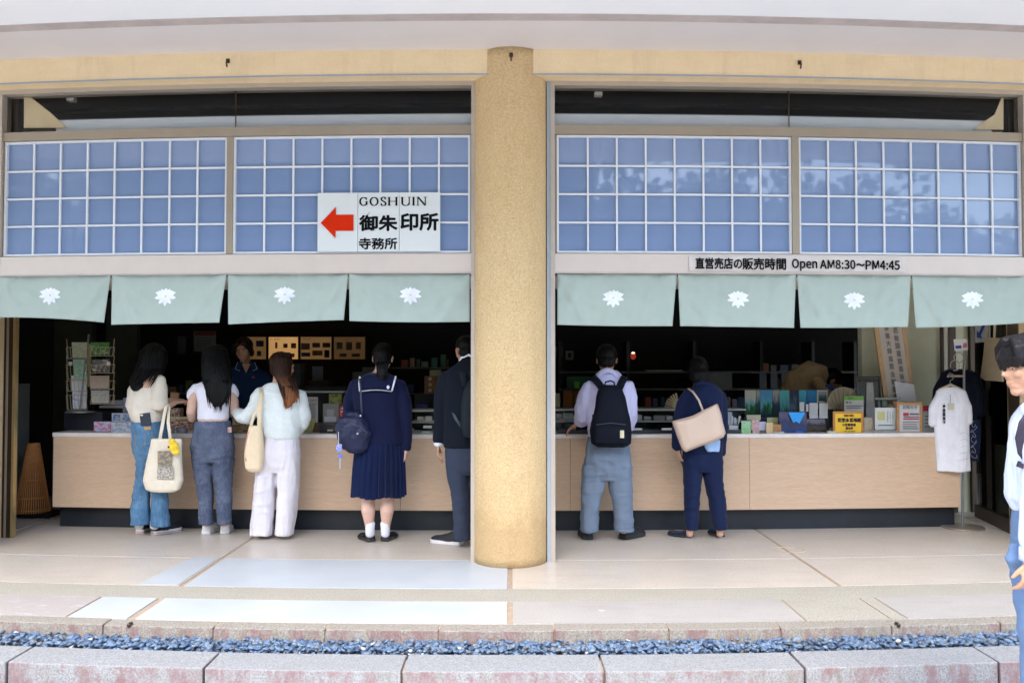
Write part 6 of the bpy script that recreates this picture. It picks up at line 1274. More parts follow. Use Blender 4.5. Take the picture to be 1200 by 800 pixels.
menu(351.5, 389, 'menu board with six photographs, second from the right', .05, [('献立表', 355.5, 396, 364, 398, DI), ('r', 352.8, 402, 363, 409.5, DO), ('r', 366, 401.5, 375, 407, DO), ('r', 378, 401.5, 387, 407, DI), ('r', 353, 413, 363.5, 417.5, DB2), ('r', 366, 410.5, 378, 416.5, mat('gold_print', (.22, .11, .02), .7)), ('r', 380, 410, 386, 419, DI)])
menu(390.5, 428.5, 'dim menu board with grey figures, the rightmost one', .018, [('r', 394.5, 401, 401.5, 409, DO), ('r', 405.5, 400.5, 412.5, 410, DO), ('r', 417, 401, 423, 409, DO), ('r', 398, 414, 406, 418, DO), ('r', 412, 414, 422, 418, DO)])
AMB = mat('wall_notice_paper', (.16, .15, .14), .8)
card('wall_notice', 'grey notice with a faint red heading on the left back wall', 'notice', 227, 388, 253, 412, 10.0, AMB, .004, txt=[('r', 228, 388.5, 252.5, 393, mat('faded_red', (.16, .02, .01), .8))]+lines(230, 396, 250, 408, 4, mat('faint_ink', (.09, .085, .08), .8), .3))
card('wall_notice', 'small dark grey notice left of the red headed one', 'notice', 208, 394, 218, 415, 10.0, mat('wall_notice_dim', (.06, .06, .058), .8), .004)
card('tablet_screen', 'dim grey screen on a stand below the menu boards', 'screen', 366, 429, 378, 446, 9.6, mat('dim_screen', (.14, .16, .20), .5), .03, bottom=Z(446, 9.6))
block('brown_box', 'brown box beneath the dim grey screen', 'box', 362, 446, 384, 9.55, mat('dark_tan_box', (.09, .04, .02), .7), .2, Z(453, 9.55))
block('back_bench', 'dark bench carrying the screen and grey boxes behind the counter', 'bench', 330, 453, 430, 9.4, mat('grey_black_bench', (.05, .053, .056), .6), .5, 0)
block('grey_appliance', 'tall grey appliance behind the brown haired woman', 'appliance', 342, 426, 352, 9.5, mat('grey_appliance_paint', (.10, .115, .125), .5), .2, Z(453, 9.4)+.0)
block('grey_box', 'pair of grey boxes behind the schoolgirl shoulder', 'box', 413, 436, 424, 9.5, mat('grey_box_paint', (.13, .135, .14), .6), .2, Z(453, 9.4)); block('grey_box', 'taller grey box just left of the schoolgirl neck', 'box', 424.5, 430, 440, 9.55, mat('grey_box_paint_b', (.11, .115, .13), .6), .2, Z(453, 9.4)-.1)
# right bay back shelves
BS = thing('back_shelf', 'dark back shelf unit with dim goods behind the right bay', 'shelf', (X(800, 10.4), 10.4, 0))
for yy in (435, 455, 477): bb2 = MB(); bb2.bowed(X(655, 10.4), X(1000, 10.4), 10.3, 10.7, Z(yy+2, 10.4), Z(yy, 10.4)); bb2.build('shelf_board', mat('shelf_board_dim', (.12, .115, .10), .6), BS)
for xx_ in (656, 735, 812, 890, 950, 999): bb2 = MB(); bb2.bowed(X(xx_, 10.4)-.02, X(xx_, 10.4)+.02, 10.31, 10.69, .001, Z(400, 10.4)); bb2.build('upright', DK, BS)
rs = random.Random(8)
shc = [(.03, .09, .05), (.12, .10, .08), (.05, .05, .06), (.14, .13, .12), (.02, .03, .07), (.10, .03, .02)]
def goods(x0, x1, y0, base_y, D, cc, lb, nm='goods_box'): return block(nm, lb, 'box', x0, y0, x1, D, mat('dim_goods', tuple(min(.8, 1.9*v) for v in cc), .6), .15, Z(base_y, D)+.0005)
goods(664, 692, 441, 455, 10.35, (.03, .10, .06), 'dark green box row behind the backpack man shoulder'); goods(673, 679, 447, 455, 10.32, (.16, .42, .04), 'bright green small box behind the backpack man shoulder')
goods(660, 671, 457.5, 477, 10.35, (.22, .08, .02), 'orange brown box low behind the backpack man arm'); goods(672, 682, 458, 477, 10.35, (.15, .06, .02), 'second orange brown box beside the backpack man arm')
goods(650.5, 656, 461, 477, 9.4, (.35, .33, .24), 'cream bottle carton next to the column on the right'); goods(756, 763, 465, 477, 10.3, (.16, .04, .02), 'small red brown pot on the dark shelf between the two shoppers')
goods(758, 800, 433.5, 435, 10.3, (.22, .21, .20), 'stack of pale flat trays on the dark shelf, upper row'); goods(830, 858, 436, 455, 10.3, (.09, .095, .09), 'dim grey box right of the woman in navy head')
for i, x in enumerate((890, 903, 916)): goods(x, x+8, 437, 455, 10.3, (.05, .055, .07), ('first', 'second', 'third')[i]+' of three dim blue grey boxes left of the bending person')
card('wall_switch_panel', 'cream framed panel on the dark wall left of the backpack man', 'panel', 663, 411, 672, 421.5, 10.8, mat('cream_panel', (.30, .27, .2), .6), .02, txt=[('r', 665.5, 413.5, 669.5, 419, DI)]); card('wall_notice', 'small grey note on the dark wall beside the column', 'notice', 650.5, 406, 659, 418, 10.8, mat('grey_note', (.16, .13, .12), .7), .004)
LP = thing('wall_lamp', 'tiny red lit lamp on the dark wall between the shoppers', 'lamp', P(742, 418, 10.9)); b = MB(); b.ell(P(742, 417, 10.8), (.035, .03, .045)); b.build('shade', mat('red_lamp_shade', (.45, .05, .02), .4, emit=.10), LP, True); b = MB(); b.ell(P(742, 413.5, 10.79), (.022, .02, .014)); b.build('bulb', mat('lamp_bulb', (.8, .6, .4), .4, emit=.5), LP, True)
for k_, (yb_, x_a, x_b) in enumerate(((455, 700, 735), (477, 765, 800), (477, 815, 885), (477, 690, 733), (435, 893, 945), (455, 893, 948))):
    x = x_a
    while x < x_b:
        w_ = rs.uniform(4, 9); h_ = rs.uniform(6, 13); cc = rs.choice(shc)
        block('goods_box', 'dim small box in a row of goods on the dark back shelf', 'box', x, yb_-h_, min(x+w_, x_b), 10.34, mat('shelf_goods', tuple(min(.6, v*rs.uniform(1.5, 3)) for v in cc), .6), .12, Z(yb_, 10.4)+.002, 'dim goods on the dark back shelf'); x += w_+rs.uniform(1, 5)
LB = thing('back_shelf', 'dark back shelf with dim goods behind the left bay', 'shelf', (X(480, 10.4), 10.4, 0)); bb2 = MB(); bb2.bowed(X(150, 10.4), X(552, 10.4), 10.3, 10.55, Z(462, 10.4), Z(460, 10.4)); bb2.bowed(X(430, 10.4), X(552, 10.4), 10.301, 10.551, Z(432, 10.4), Z(430, 10.4)); bb2.build('shelf_board', bpy.data.materials['shelf_board_dim'], LB)
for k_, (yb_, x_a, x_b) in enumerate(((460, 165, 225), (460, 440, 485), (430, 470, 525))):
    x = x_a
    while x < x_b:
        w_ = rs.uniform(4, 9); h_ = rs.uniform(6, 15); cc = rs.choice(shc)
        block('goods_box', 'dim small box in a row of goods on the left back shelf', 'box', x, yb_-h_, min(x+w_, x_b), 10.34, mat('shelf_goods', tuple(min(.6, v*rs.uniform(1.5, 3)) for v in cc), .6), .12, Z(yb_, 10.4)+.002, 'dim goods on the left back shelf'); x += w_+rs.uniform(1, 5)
# ---- glass case across the right bay
RC = thing('glass_display_case', 'long glass display case with pale rails across the right bay', 'display case', (X(740, 7.75), 7.75, CT)); xa, xb = X(651, 7.75), X(872, 7.75)
for yy, nm, mm in ((480, 'top_rail', (.34, .36, .33)), (493.5, 'shelf', (.26, .30, .30))):
    b = MB(); b.bowed(xa, xb, 7.70, 8.02, Z(yy+1.1, 7.70), Z(yy-.5, 7.70)); b.build(nm, mat('case_rail', mm, .3), RC)
b = MB(); b.bowed(xa, xb, 7.694, 7.698, CT+.001, Z(481.3, 7.70)); b.build('glass_front', M['glass'], RC); b = MB(); b.bowed(xa, xb, 8.021, 8.03, CT+.001, Z(479.5, 7.70)); b.build('back_panel', DK, RC)
b = MB(); b.bowed(xa, xb, 7.50, 7.69, CT+.001, CT+.03); b.build('dark_plinth', mat('teal_black_plinth', (.012, .02, .028), .4), RC)
gl = [(660, 483, 672, 7.76, (.40, .44, .40), 'white and green boxed charm right of the column'), (652, 485, 658.5, 7.76, (.36, .30, .26), 'small taupe box next to the column'), (743, 486, 752, 7.76, (.48, .47, .42), 'white label box with grey writing right of the backpack'), (755, 488, 763, 7.76, (.40, .38, .40), 'pale lilac box second right of the backpack'), (766, 487, 779, 7.76, (.28, .24, .24), 'brownish box third right of the backpack'), (781, 487, 788, 7.76, (.50, .48, .42), 'cream box close to the beige bag corner')]
for x0, y0, x1, D, cc, lb in gl: block('boxed_charm', lb, 'box', x0, y0, x1, D, printed('charm_box_print', [cc, tuple(c*.6 for c in cc), cc], 4, x0), .08, Z(493.5, 7.7)+.005, 'boxed charms on the glass shelf')
for x0, x1, lb in ((741, 752.5, 'flat white price strip at the counter edge right of the backpack'), (776, 789, 'flat white price strip at the counter edge under the beige bag')): block('price_strip', lb, 'price card', x0, 502, x1, 7.52, WHT, .05, CT+.0305, bevel=0)
for x0, x1, cc, lb in ((730, 739, (.45, .42, .36), 'cream folded cloth on the glass shelf behind the backpack'), (655, 664, (.40, .20, .16), 'pinkish flat packet under the hand of the backpack man')): block('flat_packet', lb, 'packet', x0, 490, x1, 7.72, mat('flat_packet_paper', cc, .7), .1, Z(493.5, 7.7)+.006)
# stick fan behind the bag
FN = thing('broom_bundle', 'bundle of pale wooden sticks beyond the shoulder of the woman in navy', 'stick bundle', P(796, 480, 7.95)); FN.location.z = Z(480, 7.7)+.006
for i in range(7):
    b = MB(); a = R(112+i*11); c0 = P(797, 477, 7.9); c0.z = Z(480, 7.7)+.01; ln = .13; b.tube([c0, c0+Vector((math.cos(a)*ln*.5, 0, math.sin(a)*ln*.6)), c0+Vector((math.cos(a)*ln, .02*i-.05, math.sin(a)*ln*1.1))], [(.006, .004), (.007, .004), (.009, .004)], 6); b.build('stick', mat('pale_stick', (.48, .38, .24), .7), FN)
# flowers / glass ornaments
OR = thing('glass_ornament', 'clear and white glass ornament right of the beige bag', 'ornament', (X(858, 7.6), 7.6, CT)); b = MB(); b.rbox(P(859, 503, 7.58)+Vector((0, 0, .0)), (.085, .05, .075)); b.build('base_block', mat('frosted_block', (.5, .54, .58), .2), OR, bevel=.006)
for i in range(6): b = MB(); c = P(854+i*2.2, 497, 7.58); b.tube([c, c+Vector(((-.01, .012, -.004, .006, -.012, .014)[i], 0, .04+.014*(i % 3)))], [.006, .012], 8); b.build('petal', mat('pale_petal', (.42, .46, .50), .3), OR, True)
block('small_white_box', 'white pack leaning beside the glass ornament', 'box', 851.5, 483, 858, 7.7, mat('white_pack', (.5, .52, .58), .5), .05)
# ---- poster rack with photographs
block('display_riser', 'black riser carrying the row of landscape photographs', 'riser', 872, 490, 972, 7.86, DK, .2, bevel=.002)
zr = Z(490, 7.86)
ph = [(873, 886, [(.62, .6, .5), (.15, .5, .5), (.03, .16, .03), (.02, .10, .03)]), (886.5, 897, [(.4, .45, .42), (.05, .10, .12), (.02, .05, .03)]), (891, 905, [(.10, .35, .6), (.12, .5, .6), (.03, .2, .06), (.01, .03, .06)]), (905.5, 916, [(.4, .4, .38), (.02, .05, .08), (.01, .04, .03)]), (914, 925, [(.10, .5, .5), (.08, .35, .35), (.01, .02, .02)]), (925.5, 936, [(.03, .03, .08), (.12, .2, .3), (.02, .02, .04)]), (936.5, 945, [(.08, .45, .6), (.05, .35, .5), (.02, .03, .05)]), (945.5, 957, [(.03, .25, .5), (.02, .2, .45), (.01, .04, .12)])]
nms = ('leftmost cream edged photo with turquoise sky over green trees', 'narrow dark photo behind the leftmost one', 'blue sky photo with dark silhouette, third in the row', 'grey toned mountain photo in the middle of the row', 'turquoise evening photo with black hills', 'violet night photo right of the turquoise one', 'cyan sky photo above a white card', 'deep blue photo above the wider white card')
def photo_mat(cols, seed):
    m, nt, b = base_mat('landscape_photo'); b.inputs["Roughness"].default_value = .45; b.inputs["Specular IOR Level"].default_value = .2
    tc = nt.nodes.new("ShaderNodeTexCoord"); sx = nt.nodes.new("ShaderNodeSeparateXYZ"); nt.links.new(tc.outputs["Generated"], sx.inputs[0])
    mp = nt.nodes.new("ShaderNodeMapping"); mp.inputs["Location"].default_value = (seed*2.3, 0, seed); mp.inputs["Scale"].default_value = (2.2, 1, 1.6); nt.links.new(tc.outputs["Generated"], mp.inputs[0])
    n = noise(nt, mp.outputs[0], 1.6, 5, .6); ad = nd(nt, "ShaderNodeMath", operation='MULTIPLY_ADD'); nt.links.new(n, ad.inputs[0]); ad.inputs[1].default_value = -1.1; ad2 = nd(nt, "ShaderNodeMath", operation='ADD'); nt.links.new(ad.outputs[0], ad2.inputs[0]); nt.links.new(sx.outputs[2], ad2.inputs[1]); ad.inputs[2].default_value = .55
    k = len(cols); nt.links.new(ramp(nt, ad2.outputs[0], [(.12+.66*i/(k-1), c) for i, c in enumerate([tuple(v*.62 for v in q) for q in cols[::-1]])]), b.inputs["Base Color"]); return m
for i, ((x0, x1, cols), lb) in enumerate(zip(ph, nms)): card('landscape_photo', lb, 'photo', x0, 457, x1, 490-(8 if i > 5 else 0), 7.90+(.012 if i in (1, 3) else 0)-.006*(i % 2), photo_mat(cols, i), .004, bottom=zr, group='landscape photographs on the riser')
card('landscape_photo', 'white framed photo of trees at the right end of the row', 'photo', 957.5, 457, 970, 471.5, 7.9, photo_mat([(.3, .36, .4), (.06, .16, .10), (.03, .05, .06)], 12), .004, mat('pale_grey_frame', (.42, .42, .38), .6), 1.6, bottom=zr)
for i, (x0, y0, x1, y1) in enumerate(((948.5, 472, 958.5, 490), (960, 472, 970, 490), (937, 471, 942.5, 482), (944.5, 473.5, 947.5, 482))): card('caption_card', ('wide white caption card under the deep blue photo', 'white caption card under the framed tree photo', 'short white caption card under the cyan photo', 'very narrow caption card between the white ones')[i], 'card', x0, y0, x1, y1, 7.85, WHT, .003, bottom=zr if i < 2 else CT)
card('photo_book', 'violet grey photo book with a bright cyan triangle', 'book', 914, 482.5, 946, 509, 7.55, photo_mat([(.14, .14, .24), (.06, .07, .16), (.05, .1, .28)], 20), .02, bottom=CT, skew=-1, txt=None)
t_ = bpy.data.objects[[o.name for o in bpy.data.objects if o.name.startswith('photo_book')][-1]]
b = MB(); b.poly([P(x, y, 7.525) for x, y in ((924, 483), (943.5, 483), (940, 490), (937, 496), (933, 493.5), (929.5, 495))], .002, (0, 1, 0)); b.build('cyan_print', mat('cyan_ink', (.01, .30, .75), .4), t_)
b = MB(); b.poly([P(x, y, 7.524) for x, y in ((930, 509), (942, 509), (941, 505), (934, 504.5))], .002, (0, 1, 0)); b.build('blue_print', mat('blue_glow_ink', (.03, .10, .42), .4), t_)
card('photo_book', 'slate photo book leaning beside the cyan triangle one', 'book', 945, 491, 969.5, 509, 7.6, photo_mat([(.22, .21, .30), (.05, .045, .05), (.12, .09, .06), (.03, .03, .03)], 23), .02, bottom=CT, skew=-3)
fr = [(869, 493, 880, 509, [(.5, .56, .62), (.12, .42, .10), (.6, .62, .62)], 'leftmost leaflet with a green dot at the photo rack foot'), (880.5, 492, 890, 509.5, [(.6, .58, .56), (.4, .2, .2), (.64, .62, .6)], 'leaflet dotted with red marks, second from left'), (889, 494, 897.5, 504, [(.34, .38, .62), (.5, .52, .66), (.36, .4, .6)], 'lavender leaflet in the middle of the leaflets'), (898, 495, 905.5, 508, [(.62, .56, .45), (.5, .33, .12), (.6, .6, .58)], 'cream leaflet with brown lines beside the lavender one'), (904, 497, 915.5, 505, [(.45, .22, .04), (.3, .12, .03), (.55, .35, .1)], 'orange picture postcard at the right end of the leaflets'), (906, 505.4, 919, 509.5, [(.62, .62, .6), (.55, .55, .5), (.66, .64, .6)], 'low white envelope at the counter edge'), (875, 486, 891.5, 492, [(.45, .44, .15), (.4, .38, .3), (.5, .46, .2)], 'yellowish strip card behind the leaflets'), (899, 489, 912, 497, [(.42, .45, .18), (.36, .40, .2), (.5, .5, .3)], 'pale green card behind the orange postcard')]
for i, (x0, y0, x1, y1, cc, lb) in enumerate(fr): card('leaflet', lb, 'leaflet', x0, y0, x1, y1, 7.50+.02*(i % 3)+(.12 if i > 5 else 0), printed('leaflet_print', cc, 4, i+3), .006, bottom=CT, group='leaflets at the foot of the photo rack')
# ---- yellow sign, green card, round fan
card('yellow_sign', 'bright yellow sign with black characters in an orange wood frame', 'sign', 976.5, 482, 1012, 509, 7.52, mat('bright_yellow_board', (.80, .50, .02), .5, var=.04), .008, mat('orange_wood', (.46, .20, .05), .5), 2.4, bottom=CT,
     txt=[('季節の御札', 989, 485.5, 1001, 488, DI, .0008), ('花芝水瓦地蔵', 981.8, 489.8, 1009, 494.2, DI, .0022), ('小豆薫御香', 987, 496, 1003, 499, DI, .0012), ('頒布所', 991, 500.2, 999.5, 503, DI, .0012), ('一体 五百円', 987, 504.5, 1002, 505.8, DI, .0004)])
card('green_headed_card', 'white card with a green heading above the yellow sign', 'card', 989.5, 464, 1012, 482, 7.68, mat('grey_white_paper', (.42, .42, .38), .7), .006, bottom=CT, txt=[('r', 989.5, 464, 1012, 468.7, GRI), ('御案内', 993.5, 465, 999.5, 467.6, DI)]+[('r', 991.5, 470.3, 993.5, 472.3, DI), ('r', 994.5, 470.8, 998, 472.2, GI)]+lines(992, 475, 1011, 480, 2, GI, .35))
RF = thing('round_fan', 'round beige paper fan behind the green headed card', 'fan', P(988, 490, 7.85)); RF.location.z = CT
b = MB(); c = P(988.5, 474, 7.85); out = []
for t in np.linspace(-.25, math.pi+.25, 26): out.append(c+Vector((.155*math.cos(t), 0, .165*math.sin(t))))
b.poly(out, .006, (0, 1, 0)); b.build('paper', mat('beige_fan_paper', (.33, .29, .19), .8, var=.1), RF)
for i in range(9): t = .2+i*(math.pi-.4)/8; b = MB(); b.tube([Vector((c.x, c.y-.004, CT+.06)), c+Vector((.145*math.cos(t), -.004, .155*math.sin(t)))], .0028, 5); b.build('rib', mat('fan_rib', (.22, .18, .1), .7), RF)
b = MB(); b.tube([Vector((c.x, c.y, CT+.002)), Vector((c.x, c.y, CT+.08))], .008, 8); b.build('handle', mat('fan_handle', (.25, .16, .07), .6), RF, True)
b = MB(); b.poly([P(x, y, 7.845) for x, y in ((994, 462), (992, 453.5), (1001, 458), (1005, 465))], .004, (0, 1, 0)); b.build('folded_corner', mat('peach_paper', (.42, .32, .24), .8), RF)
# ---- black stand with scroll photo, frames, shikishi
BF = thing('scroll_photo_frame', 'black framed picture of a white waterfall left of the leaning scroll', 'picture frame', P(1019, 500, 7.8)); BF.location.z = CT
def fq(px, py, D=7.8): return P(px, py, D)
for a, c in (((1003.5, 441.5), (1031, 441.5)), ((1003.5, 441.5), (1008, 500)), ((1031, 441.5), (1034, 500)), ((1007, 446), (1029, 446)), ((1008, 498), (1034, 498))):
    b = MB(); b.tube([fq(*a), fq(*c)], (.009, .009), 6, round_=False); b.build('frame', mat('black_grey_frame', (.05, .05, .05), .4), BF)
b = MB(); b.poly([fq(x, y, 7.812) for x, y in ((1008, 500), (1033, 500), (1030, 443), (1005, 443))], .006, (0, 1, 0)); b.build('dark_print', printed('dark_rocks', [(.01, .012, .012), (.05, .06, .06), (.012, .02, .015)], 8, 4), BF)
b = MB(); b.poly([fq(x, y, 7.803) for x, y in ((1015, 498), (1027, 498), (1023, 448), (1015.5, 448))], .002, (0, 1, 0)); b.build('white_print', mat('waterfall_white', (.36, .36, .34), .7, var=.2, vscale=12), BF)
LS = thing('calligraphy_scroll', 'tall calligraphy board in a wood frame leaning at the right end', 'scroll board', P(1055, 508, 7.95)); LS.location.z = CT
def lq(u, v, D=7.9): # u across 0..1, v down 0..1 of the leaning board
    top = (1025-4, 360, 1058, 360); bt = (1041, 505, 1077.5, 505); return P((top[0]+(bt[0]-top[0])*v)+((top[2]-top[0])+((bt[2]-bt[0])-(top[2]-top[0]))*v)*u, 360+145*v, D+.25*(1-v)*0)
def lpoly(nm, u0, u1, v0, v1, o, th, m, par=LS): b = MB(); b.poly([lq(u0, v1)+Vector((0, -o, 0)), lq(u1, v1)+Vector((0, -o, 0)), lq(u1, v0)+Vector((0, -o, 0)), lq(u0, v0)+Vector((0, -o, 0))], th, (0, 1, 0)); return b.build(nm, m, par)
pw = wood('pale_pine_frame', (.50, .33, .17), (.62, .44, .25), 5, (1, 1, .3))
lpoly('frame', 0, .14, 0, 1, .008, .03, pw); lpoly('frame', .88, 1, 0, 1, .008, .03, pw); lpoly('frame', .141, .879, .95, 1, .007, .028, pw); sh_ = lpoly('paper', .14, .88, 0, .95, 0, .01, mat('cream_scroll_paper', (.54, .50, .44), .7, var=.05))
for col_i, (u, s) in enumerate(((.32, '南無大師遍照金剛開運'), (.60, '厄除開運招福祈願之処也'))):
    for i, ch in enumerate(s):
        v = .14+i*.062+col_i*.02; a = lq(u, v+.05)+Vector((0, -.003, 0)); c = lq(u+.13, v+.05)+Vector((0, -.003, 0)); up = lq(u, v)+Vector((0, -.003, 0))-a
        if v < .93: writing('lettering', ch, mat('grey_brush_ink', (.24, .22, .21), .8) if i == 0 and col_i == 0 else bpy.data.materials['grey_brush_ink'], sh_, a, (c-a).normalized(), up.normalized(), width=(c-a).length, height=up.length*.9, bold=.003)
b = MB(); b.poly([P(x, y, 7.86) for x, y in ((1052, 470), (1074, 470.5), (1071, 450), (1048, 446.5))], .002, (0, 1, 0)); b.build('white_note', mat('white_note_paper', (.74, .75, .77), .6), LS)
block('clear_shelf', 'pale translucent shelf bar in front of the leaning scroll', 'shelf', 1026, 466.5, 1056, 7.78, mat('pale_acrylic', (.42, .44, .38), .3), .1, Z(469, 7.78)); block('shelf_stand', 'grey green support under the translucent shelf bar', 'support', 1029, 469.2, 1040, 7.8, printed('green_leaf_print', [(.05, .12, .05), (.2, .25, .18), (.4, .42, .38)], 4, 6), .05)
card('shikishi_card', 'square white card with a yellow seal and columns of writing', 'card', 1025.5, 477.5, 1050, 503.5, 7.56, mat('white_shikishi', (.60, .63, .60), .6), .008, bottom=CT, txt=[('r', 1028.5, 482, 1037, 492, mat('yellow_green_seal', (.48, .48, .2), .7))]+[(s, x, 481, x+1.6, 496, GI) for s, x in (('奉\n拝\n御\n朱', 1039.5), ('令\n和\n五\n年', 1042.5), ('参\n拝\n記\n念', 1045.5))]+[('r', 1029, 497.5, 1047, 498.6, GI)])
card('wood_framed_notice', 'wood framed notice with two crimson bars at the right end', 'notice', 1051, 471, 1081, 509, 7.52, mat('grey_white_notice', (.50, .50, .49), .6), .01, wood('mid_oak_frame', (.36, .18, .07), (.46, .26, .12), 5, (1, 1, 4)), 3.2, bottom=CT,
     txt=[('お知らせ', 1058, 474.6, 1075, 479, GI, .0006), ('r', 1058.5, 483.5, 1065, 487, RI), ('r', 1066, 484, 1077, 486, GI), ('r', 1059, 487.8, 1077, 489, GI), ('r', 1058.5, 490, 1077, 491.5, RI)]+lines(1058, 494, 1077, 504, 4, GI, .35))
b = MB(); 
card('wood_back_board', 'plain wood board edge behind the framed notice', 'board', 1047, 470, 1056, 505, 7.62, bpy.data.materials['mid_oak_frame'], .01, bottom=CT)
card('red_headed_booklet', 'booklet with dark red cover strip beside the white shirt', 'booklet', 1082, 475, 1095, 507, 7.56, mat('pale_booklet_cover', (.46, .47, .47), .6), .01, bottom=CT, txt=[('r', 1082, 475, 1090, 481.5, RI)]+lines(1083.5, 487, 1094, 503, 4, GI, .3))
card('photo_strip', 'grey photo strip lying below the white square card', 'photo', 1024, 504, 1052, 508.5, 7.5, printed('grey_strip', [(.05, .05, .05), (.3, .3, .28), (.1, .09, .08)], 6, 9), .006, bottom=CT); card('brown_photo_strip', 'brown picture strip right of the yellow sign', 'photo', 1012.6, 489, 1024, 508.5, 7.6, printed('brown_strip', [(.3, .18, .08), (.45, .4, .3), (.15, .08, .04)], 5, 3), .006, bottom=CT)
card('pale_ticket', 'pale green ticket lying left of the yellow sign', 'ticket', 970, 505, 980, 509, 7.5, mat('pale_green_ticket', (.5, .52, .35), .7), .006, bottom=CT)
# ---- clothes stand with tee shirts
gs = G(1128, 618); STD = thing('clothes_stand', 'steel clothes stand on a round base at the right counter end', 'stand', (gs.x, gs.y, 0)); Dg = gs.y
def ts(px, py, dy=0): return P(px, py, Dg+dy, False)
b = MB(); b.loft([((gs.x, gs.y, .001), .18, .18), ((gs.x, gs.y, .010), .18, .18), ((gs.x, gs.y, .016), .165, .165)], 40); b.build('base', mat('brushed_base', (.36, .31, .25), .35, metal=.6), STD, True)
b = MB(); b.tube([Vector((gs.x, gs.y, .015)), ts(1130, 412)], .011, 12); b.build('pole', GM, STD, True)
b = MB(); b.tube([ts(1113, 440.5), ts(1129, 440.5)], .010, 10); b.tube([ts(1113.5, 441, -.01), ts(1110.5, 441, -.08)], .008, 8); b.build('hook_arm', mat('pale_hook', (.55, .45, .36), .4, metal=.4), STD, True)
for (x, y) in ((1119, 428), (1123.5, 419)):
    b = MB(); b.tube([ts(x+5.5*math.cos(t), y+6*math.sin(t), -.03) for t in np.linspace(-math.pi*1.1, math.pi*.6, 16)], .0045, 8); b.build('hanger_ring', mat('wood_grey_ring', (.42, .34, .27), .4), STD, True)
tg = thing('size_tag_sign', 'small white sign with red and blue print on top of the stand', 'sign', ts(1126, 412, -.01)); b = MB(); b.poly([ts(1119, 411), ts(1134.5, 409.5), ts(1133, 397), ts(1117.5, 397.5)], .003, (0, 1, 0)); sg = b.build('sheet', WHT, tg)
b = MB(); b.poly([ts(1120, 408.5, -.003), ts(1127, 408, -.003), ts(1126.5, 404.5, -.003), ts(1119.5, 405, -.003)], .001, (0, 1, 0)); b.build('blue_print', BI, sg); b = MB(); b.poly([ts(1128, 407.5, -.003), ts(1133.5, 407, -.003), ts(1133, 401.5, -.003), ts(1129, 402, -.003)], .001, (0, 1, 0)); b.build('pink_print', mat('pink_print', (.55, .2, .2), .7), sg)
def tee(name, label, neck, sh_l, sh_r, sl_l, sl_r, arm_l, arm_r, hem, dy, m, th=.05):
    t = thing(name, label, 'shirt', ts(neck[0], neck[1], dy)); b = MB()
    def ring(y, l, r, bb=th): return (ts((l+r)/2, y, dy), (r-l)/2*(Dg+dy)/1000, bb)
    (hy, hl, hr) = hem
    rg = [ring(neck[1]+.5, neck[0]-7, neck[0]+7, th*.3), ring(sh_l[1], sh_l[0], sh_r[0], th*.5), ring(sh_l[1]+14, arm_l[0], arm_r[0], th), ring(arm_l[1], arm_l[0], arm_r[0], th), ring((arm_l[1]+hy)/2, (arm_l[0]+hl)/2, (arm_r[0]+hr)/2, th), ring(hy, hl, hr, th*.9)]
    b.loft(rg, 36, 2.3)
    for s_, sl, ar in ((sh_l, sl_l, arm_l), (sh_r, sl_r, arm_r)):
        inx = 1 if sl is sl_l else -1
        b.tube([ts(s_[0]+inx*4, s_[1]+5, dy), ts((s_[0]+sl[0])/2+inx*2, (s_[1]+sl[1])/2, dy), ts(sl[0]+inx*5.0, sl[1], dy)], [(4.5*Dg/1000, th*.6), (5.6*Dg/1000, th*.65), (5.6*Dg/1000, th*.65)], 16)
    return t, solid(b, 'cloth', m, t, .007, 3, [(.014, 11, 11, 2.2, 3), (.006, 24, 24, 4, 9)])
bt = fabric('black_jersey', (.008, .010, .022), weave=300)
tee('tee_shirt', 'black tee shirt hanging behind the white one on the stand', (1121, 432), (1103, 436), (1141, 436), (1092, 480), (1151, 485), (1099, 490), (1145, 490), (512, 1100, 1144), .12, bt)
tee('tee_shirt', 'second black tee shirt hanging further back, set to the right', (1130, 433), (1110, 438), (1147, 436), (1099, 480), (1155, 486), (1106, 490), (1150, 492), (520, 1107, 1150), .26, bt)
tw, twc = tee('tee_shirt', 'white tee shirt with a thin vertical print hanging on the stand', (1114, 453), (1097, 458), (1131, 458), (1089, 497), (1139, 495), (1095, 503), (1136, 501), (552, 1098, 1138), -.07, fabric('white_tee_cotton', (.80, .81, .87), weave=320, bstr=.1))
a = ts(1104.8, 496, -.128); up = ts(1104.8, 472, -.128)-a; writing('vertical_print', '南\n無\n観\n音\n菩\n薩', INK, twc, a, (1, 0, 0), up.normalized(), width=.022, height=up.length, bold=.0012)
b = MB(); b.tube([ts(1114, 462, -.125), ts(1113.5, 474, -.13)], .0018, 5); tag_ = b.build('tag_string', GI, tw); b = MB(); b.rbox(ts(1114.5, 476, -.135), (.052, .003, .058)); b.build('swing_tag', mat('cream_swing_tag', (.58, .56, .44), .7), tw)
b = MB()
for i in range(5): b.tube([ts(1124+2.5*math.sin(i), 508+i*8, -.124), ts(1130, 506+i*8, -.126), ts(1134.5, 509+i*7, -.112)], .0016, 5)
o = b.build('faint_line_print', mat('faint_blue_print', (.45, .48, .62), .8), twc); o['kind'] = 'stuff'
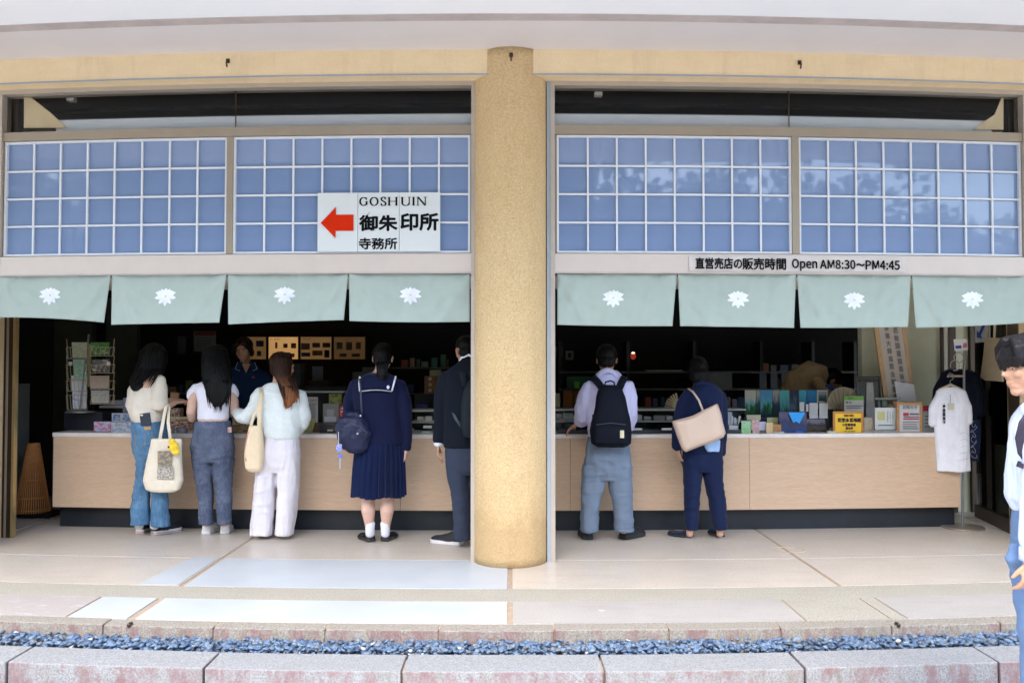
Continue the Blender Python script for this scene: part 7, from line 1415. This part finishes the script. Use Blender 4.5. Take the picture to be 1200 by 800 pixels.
HG = thing('coat_hanger', 'pale wooden hanger holding the white tee shirt', 'hanger', ts(1114, 452, -.07)); b = MB(); b.tube([ts(1100, 457, -.07), ts(1114, 450.5, -.07), ts(1128, 457, -.07)], (.012, .008), 10); b.build('bar', mat('pale_wood_hanger', (.55, .42, .30), .5), HG, True); b = MB(); b.tube([ts(1113.5, 451, -.07), ts(1113.5, 446, -.07), ts(1117, 443.5, -.07), ts(1117.5, 439, -.07), ts(1113, 437, -.06), ts(1110.5, 440, -.06)], .004, 8); b.build('hook', GM, HG, True)
pt_ = thing('patterned_cloth', 'dark cloth with white swirl pattern behind the white shirt', 'cloth', ts(1141, 538, .05)); b = MB(); b.loft([(ts(1141, 492, .03), .055, .012), (ts(1141, 515, .03), .06, .02), (ts(1140, 540, .03), .055, .02)], 20); pc_ = b.build('cloth', fabric('dark_blue_cloth', (.012, .018, .05)), pt_, True)
for i in range(7):
    b = MB(); cy_ = 497+i*6; b.tube([ts(1141+4.0*math.cos(t+i*2)*(.5+.5*math.sin(i*1.3)**2), cy_+3.5*math.sin(t), .03-.024) for t in np.linspace(0, 5, 12)], (.002, .0010), 5); b.build('swirl_print', bpy.data.materials.get('grey_swirl') or mat('grey_swirl', (.34, .36, .42), .8), pc_)
# tote hanging on the door
tp = door_pt(s_of(1170), z_of(1170, 447), .02); HT = thing('tote_bag', 'plain beige tote bag hanging flat against the glass door', 'bag', tp); b = MB()
def dq(px, py, push=.03): return A_+dv*s_of(px)+nv*push+Vector((0, 0, z_of(px, py)))
b.poly([dq(x, y) for x, y in ((1155, 442), (1160, 445.5), (1181, 447), (1180, 396), (1161, 395), (1159, 415))], .02, nv); b.build('bag_body', fabric('beige_tote_cotton', (.44, .36, .24)), HT, bevel=.006)
for x0 in (1163.5, 1172): b = MB(); b.tube([dq(x0, 396, .045), dq(x0+.7, 384, .045), dq(x0+1.2, 372, .045)], (.012, .004), 6); b.build('handle', bpy.data.materials['beige_tote_cotton'], HT, True)
card('window_sticker', 'pale leaflet pinned behind the glass door lower half', 'leaflet', 1152, 488, 1169, 507, 7.95, mat('grey_leaflet', (.12, .13, .13), .7), .004)
# phone in the hand of the woman in navy
t = thing('phone', 'black phone held low in the hand of the woman in navy', 'phone', P(796, 535, 7.16, False)); b = MB(); b.rbox(P(797.5, 534, 7.19, False), (.012, .07, .13), (R(8), R(-10), 0)); b.build('case', DK, t, bevel=.004)
